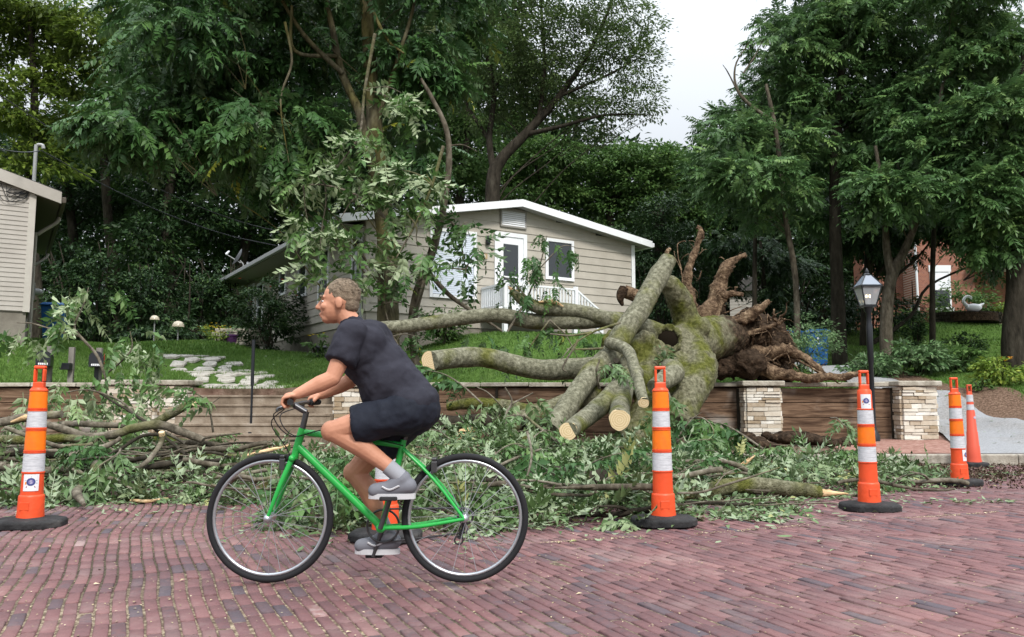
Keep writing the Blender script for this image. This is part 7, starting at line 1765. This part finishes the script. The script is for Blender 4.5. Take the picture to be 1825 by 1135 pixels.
fr.capsule(BBK + Vector((0, -.036, 0)), BBK + Vector((0, .036, 0)), .025, .025)
fr.build('frame', M['bikegreen'], bike, 60)
fk = MB(); fk.tube([HT0 - Vector((0, .0, .0)), HT0 + Vector((-.012, 0, -.05))], .02, 10)
for s in (-1, 1): fk.tube([HT0 + Vector((-.012, s*.03, -.04)), Vector((-.455, s*.05, .5)), FA + Vector((.0, s*.052, 0))], [.016, .013, .009], 8)
fk.capsule(HT0 + Vector((-.012, -.04, -.045)), HT0 + Vector((-.012, .04, -.045)), .018, .018); fk.build('fork', M['bikegreen'], bike, 60)
BARC = Vector((-.405, 0, .925))
sm = MB(); sm.tube([HT1, HT1 + Vector((.018, 0, .09))], .016, 10); sm.tube([HT1 + Vector((.018, 0, .085)), BARC], .016, 10); sm.build('stem', M['steeld'], bike, 60)
hb = MB(); hb.tube([BARC + Vector((.06, -.29, .015)), BARC + Vector((.02, -.15, .012)), BARC, BARC + Vector((.02, .15, .012)), BARC + Vector((.06, .29, .015))], .0115, 10); hbo = hb.build('handlebar', M['steeld'], bike, 60)
for s in (-1, 1):
    MB().tube([BARC + Vector((.036, s*.2, .013)), BARC + Vector((.062, s*.3, .015))], .0165, 10).build('grip', M['rubber'], hbo, 60)
    MB().tube([BARC + Vector((.01, s*.17, .0)), BARC + Vector((-.03, s*.2, -.02)), BARC + Vector((-.01, s*.27, -.03))], [.008, .007, .006], 6).build('brake_lever', M['steeld'], hbo, 60)
MB().tube([ST - Vector((.0, 0, .02)), ST + Vector((.03, 0, .12))], .013, 10).build('seatpost', M['steeld'], bike, 60)
SD = ST + Vector((.03, 0, .135))
sd_ = MB().hexa([SD + Vector(p) for p in ((-.16, -.02, -.02), (.12, -.07, -.025), (.12, .07, -.025), (-.16, .02, -.02), (-.17, -.018, .012), (.13, -.075, .02), (.13, .075, .02), (-.17, .018, .012))])
sd_.build('saddle', M['rubber'], bike, bevel=.018)
ch = MB(); cr = []
CA = R(72)
cv = Vector((math.cos(CA), 0, math.sin(CA))) * .172
cs_ = MB(); cs_.tube([BBK + Vector((0, -.055, 0)), BBK + Vector((0, -.06, 0)) + cv], [.014, .011], 8); cs_.tube([BBK + Vector((0, .055, 0)), BBK + Vector((0, .06, 0)) - cv], [.014, .011], 8); cs_.build('crank', M['steeld'], bike, 60)
rg = MB(); torus(rg, BBK + Vector((0, .045, 0)), .085, .006, 40, 6); rg.build('chainring', M['steeld'], bike, 180)
rg = MB(); torus(rg, RA + Vector((0, .045, 0)), .04, .006, 28, 6); rg.build('rear_cog', M['steeld'], bike, 180)
cn = MB(); cn.tube([BBK + Vector((0, .045, .088)), RA + Vector((0, .045, .043))], .005, 6); cn.tube([BBK + Vector((0, .045, -.088)), RA + Vector((.0, .045, -.085))], .005, 6); cn.build('chain', M['steeld'], bike, 60)
PN, PF = BBK + cv + Vector((0, -.115, 0)), BBK - cv + Vector((0, .115, 0))
for p in (PN, PF): MB().box(p, (.09, .085, .02)).build('pedal', M['rubber'], bike, bevel=.006)

cab = MB()
for s in (-1, 1): cab.tube([BARC + Vector((.0, s*.15, -.01)), BARC + Vector((-.09, s*.06, -.06)), HT1 + Vector((-.05, s*.03, -.04)), HT1.lerp(ST, .3) + Vector((0, s*.018, .012)), ST + Vector((0, s*.018, -.03))], .003, 5)
cab.tube([BARC + Vector((-.0, -.16, -.015)), BARC + Vector((-.1, -.06, -.1)), HT0 + Vector((-.03, -.03, -.02)), Vector((-.43, -.05, .55))], .003, 5)
cab.build('brake_cable', M['tyre'], bike, 60)
for c_ in (Vector((-.437, 0, .615)), Vector((.36, 0, .6))):
    bc = MB(); bc.box(c_ + Vector((-.01, -.04, .0)), (.03, .02, .06)); bc.box(c_ + Vector((-.01, .04, .0)), (.03, .02, .06)); bc.box(c_ + Vector((-.01, 0, .04)), (.025, .1, .015)); bc.build('brake_caliper', M['steeld'], bike, bevel=.004)
dr_ = MB(); dr_.tube([RA + Vector((0, .065, 0)), RA + Vector((-.01, .07, -.06)), RA + Vector((-.035, .06, -.12))], [.014, .012, .01], 8); torus(dr_, RA + Vector((-.01, .05, -.065)), .022, .005, 20, 6); torus(dr_, RA + Vector((-.035, .05, -.125)), .022, .005, 20, 6); dr_.build('derailleur', M['steeld'], bike, 60)

# ---- the rider: one continuous body, clothes over it
M['skin'] = nmat('skin', [(0.3, (0.42, 0.19, 0.115)), (0.6, (0.52, 0.25, 0.16)), (0.8, (0.56, 0.29, 0.2))], 6, 0.55, 0.35, 0.08, 60)
M['tee'] = nmat('tee_navy', [(0.3, (0.014, 0.014, 0.021)), (0.7, (0.03, 0.03, 0.042))], 5, 0.85, 0.2, 0.6, 14, bdist=.012)
M['shorts'] = nmat('shorts_dark', [(0.3, (0.008, 0.010, 0.016)), (0.7, (0.02, 0.024, 0.038))], 5, 0.8, 0.2, 0.6, 14, bdist=.012)
M['hair'] = nmat('hair_grey', [(0.3, (0.10, 0.075, 0.05)), (0.7, (0.26, 0.2, 0.145))], 40, 0.8, 0.2, 0.5, 80)
M['shoe'] = mat('shoe_grey', (0.16, 0.165, 0.19), 0.7, 0.3); M['sock'] = mat('sock_grey', (0.3, 0.31, 0.34), 0.9, 0.1); M['sole'] = mat('shoe_sole', (0.5, 0.5, 0.52), .7)
rider = thing('person', 'cyclist in black tee and dark shorts bending forward over the handlebar of a green bicycle', 'person', (BX, BY, 0.006))
# joints, local to the rider (x forward = -, y towards camera = -)
hipc = Vector((.215, 0, .90)); chest = Vector((-.02, 0, 1.2)); shc = Vector((-.075, 0, 1.30)); neck = Vector((-.115, 0, 1.375)); head = Vector((-.175, 0, 1.475))
S = {}
for s, k in ((-1, 'n'), (1, 'f')):
    S['sh' + k] = shc + Vector((.0, s*.175, -.015)); S['hip' + k] = hipc + Vector((0, s*.09, -.01))
    S['el' + k] = Vector((-.15, s*.235, 1.06)); S['wr' + k] = BARC + Vector((.085, s*.262, .055))
S['knn'] = Vector((-.17, -.105, .79)); S['ann'] = PN + Vector((.055, .02, .115))
S['knf'] = Vector((-.095, .115, .56)); S['anf'] = PF + Vector((.06, -.02, .13))
def vox(name, mb, m, parent, v, it=3):
    return remeshed(name, mb, m, parent, v, it)
b = MB()
# trunk
b.ell(hipc + Vector((.02, 0, .0)), (.125, .165, .115)); b.capsule(hipc, chest, .125, .135, 18); b.ell(hipc.lerp(chest, .5), (.115, .15, .16)); b.ell(chest + Vector((.0, 0, .02)), (.125, .165, .15)); b.capsule(S['shn'], S['shf'], .062, .062); b.capsule(shc, neck, .075, .056); b.capsule(neck, head + Vector((.02, 0, -.05)), .056, .056)
# head: skull, face, jaw
b.ell(head + Vector((.012, 0, .025)), (.098, .076, .1)); b.ell(head + Vector((-.03, 0, -.03)), (.07, .062, .085)); b.ell(head + Vector((-.058, 0, -.085)), (.035, .038, .03))
b.capsule(head + Vector((-.088, 0, .014)), head + Vector((-.117, 0, -.026)), .010, .0125); b.ell(head + Vector((-.1, 0, -.03)), (.016, .017, .01)); b.ell(head + Vector((-.078, 0, .026)), (.018, .048, .011)); b.ell(head + Vector((-.092, 0, -.062)), (.014, .026, .008)); b.ell(head + Vector((-.09, 0, -.076)), (.013, .022, .008))
for s in (-1, 1): b.ell(head + Vector((.015, s*.078, -.01)), (.02, .01, .032)); b.ell(head + Vector((-.07, s*.04, -.025)), (.022, .022, .022))
for k, s in (('n', -1), ('f', 1)):
    sh, el, wr = S['sh'+k], S['el'+k], S['wr'+k]
    b.capsule(sh, sh.lerp(el, .5), .056, .05); b.capsule(sh.lerp(el, .45), el, .05, .04); b.capsule(el, el.lerp(wr, .35), .041, .043); b.capsule(el.lerp(wr, .35), wr, .043, .027)
    # hand on the grip: palm, four fingers curling over, thumb under
    pal = wr + Vector((-.045, 0, -.012)); b.ell(wr.lerp(pal, .6), (.04, .036, .017))
    g0 = BARC + Vector((.045, s*.262, .014))
    for i in range(4):
        yy = (i - 1.5) * .0205; L_ = (.9, 1.05, 1.0, .8)[i]
        p0 = g0 + Vector((.008, yy, .028)); p1 = g0 + Vector((-.024 * L_, yy, .022)); p2 = g0 + Vector((-.032 * L_, yy, -.006)); p3 = g0 + Vector((-.012, yy, -.026))
        b.capsule(pal.lerp(p0, .7), p0, .0098, .0082, 8); b.capsule(p0, p1, .0082, .0078, 8); b.capsule(p1, p2, .0078, .0074, 8); b.capsule(p2, p3, .0074, .0066, 8)
    th = g0 + Vector((.012, -s*.045, .012)); b.capsule(wr + Vector((-.015, -s*.02, -.01)), th, .012, .0105, 8); b.capsule(th, g0 + Vector((-.015, -s*.05, -.018)), .0105, .008, 8)
    hp, kn, an = S['hip'+k], S['kn'+k], S['an'+k]
    b.capsule(hp, hp.lerp(kn, .5), .095, .078); b.capsule(hp.lerp(kn, .45), kn, .08, .055); b.ell(kn + Vector((-.008, 0, 0)), (.056, .054, .056))
    dn = (an - kn).normalized(); bk = Vector((.03, 0, .0))
    b.capsule(kn, kn.lerp(an, .3) + bk*.8, .053, .057); b.capsule(kn.lerp(an, .3) + bk*.8, kn.lerp(an, .65) + bk*.4, .057, .043); b.capsule(kn.lerp(an, .62) + bk*.4, an, .043, .034)
    tilt = -.05 if k == 'n' else .0
    b.capsule(an + Vector((.03, 0, -.05)), an + Vector((-.13, 0, -.075 + tilt * .3)), .034, .03)
body = vox('body', b, M['skin'], rider, .0048, 2)
# tee shirt
t_ = MB()
t_.ell(hipc + Vector((.01, 0, .03)), (.145, .185, .12)); t_.capsule(hipc + Vector((0, 0, .03)), chest, .145, .152, 20); t_.ell(hipc.lerp(chest, .5) + Vector((-.012, 0, -.01)), (.14, .172, .17)); t_.ell(chest + Vector((0, 0, .02)), (.142, .182, .16)); t_.capsule(S['shn'], S['shf'], .078, .078); t_.capsule(shc, shc.lerp(neck, .55), .085, .068)
for k in 'nf':
    sh, el = S['sh'+k], S['el'+k]; e = sh.lerp(el, .62); t_.capsule(sh, sh.lerp(el, .3), .076, .074); t_.capsule(sh.lerp(el, .15), e, .074, .078, 16, True)
wr_ = bpy.data.textures.new('cloth_folds', 'CLOUDS'); wr_.noise_scale = .1; wr_.noise_depth = 2
def folds(o, s_=.034):
    d_ = o.modifiers.new('folds', 'DISPLACE'); d_.texture = wr_; d_.strength = s_; d_.mid_level = .28; d_.texture_coords = 'LOCAL'
folds(vox('tee_shirt', t_, M['tee'], rider, .010, 3))
s_ = MB()
s_.ell(hipc + Vector((.025, 0, -.0)), (.138, .182, .12)); s_.capsule(hipc, hipc + Vector((-.04, 0, .06)), .138, .138)
for k in 'nf':
    hp, kn = S['hip'+k], S['kn'+k]; s_.capsule(hp, hp.lerp(kn, .3), .112, .105); s_.capsule(hp.lerp(kn, .2), hp.lerp(kn, .72), .105, .096, 18, True)
folds(vox('shorts', s_, M['shorts'], rider, .010, 3), .03)
h_ = MB(); h_.ell(head + Vector((.022, 0, .042)), (.097, .08, .092)); h_.ell(head + Vector((.06, 0, .0)), (.05, .068, .07))
ho = vox('hair', h_, M['hair'], rider, .008, 2)
ht = bpy.data.textures.new('hair_clumps', 'CLOUDS'); ht.noise_scale = .018
hd = ho.modifiers.new('clumps', 'DISPLACE'); hd.texture = ht; hd.strength = .012; hd.mid_level = .5
hs = MB(); gh = random.Random(8)
for k in range(420):
    th, ph = gh.uniform(-2.3, 2.3), gh.uniform(.1, 1.5)
    n_ = Vector((math.cos(ph) * math.cos(th), math.cos(ph) * math.sin(th), math.sin(ph)))
    c = head + Vector((.022, 0, .042)) + Vector((n_.x * .097, n_.y * .08, n_.z * .092)); d = (n_ * .5 + Vector((.6, 0, -.35))).normalized()
    e = c + d * gh.uniform(.012, .024); sd0 = n_.cross(d).normalized() * .0018
    hs.add([tuple(c - sd0), tuple(c + sd0), tuple(e)], [(0, 1, 2)])
hs.build('hair_strands', M['hair'], ho)
for s in (-1, 1):
    MB().ell(head + Vector((-.080, s*.033, .003)), (.008, .010, .0045), 12).build('eye', M['white'], rider, 180)
    MB().ell(head + Vector((-.0855, s*.034, .003)), (.004, .005, .0045), 10).build('iris', M['rotwood'], rider, 180)
    MB().tube([head + Vector((-.094, s*.015, .026)), head + Vector((-.093, s*.035, .032)), head + Vector((-.08, s*.055, .026))], .006, 6).build('eyebrow', M['hair'], rider, 60)
MB().ell(head + Vector((-.1, 0, -.069)), (.006, .02, .004), 12).build('lips', mat('lip', (.3, .1, .08), .5), rider, 180)
for k in 'nf':
    an = S['an'+k]
    sh_ = MB(); sh_.capsule(an + Vector((.04, 0, -.055)), an + Vector((-.13, 0, -.078)), .045, .038); sh_.capsule(an + Vector((.01, 0, -.02)), an + Vector((-.05, 0, -.065)), .046, .042)
    so_ = vox('shoe', sh_, M['shoe'], rider, .007, 3)
    lc = MB()
    for i in range(4):
        c = an + Vector((-.02 - .022 * i, 0, -.008 - .012 * i)); lc.tube([c + Vector((0, -.026, -.012)), c + Vector((-.004, 0, .004)), c + Vector((0, .026, -.012))], .0035, 5)
    lc.build('laces', M['sole'], so_, 60)
    st3 = MB()
    for sg in (-1, 1): st3.tube([an + Vector((.0, sg * .046, -.05)), an + Vector((-.05, sg * .044, -.07)), an + Vector((-.09, sg * .041, -.055))], .005, 5)
    st3.build('side_stripe', M['sole'], so_, 60)
    q = MB(); o = an + Vector((-.04, 0, -.108)); q.prism([(o.x + .125 * math.cos(a) * (1 if math.cos(a) < 0 else .95), o.y + .042 * math.sin(a)) for a in np.linspace(0, 6.28, 20)[:-1]], o.z - .012, o.z + .016); q.build('sole', M['sole'], rider)
    q = MB(); kn = S['kn'+k]; q.capsule(an + Vector((0, 0, -.01)), an.lerp(kn, .2) + Vector((.004, 0, 0)), .042, .042, 16, True); q.build('sock', M['sock'], rider, 60)
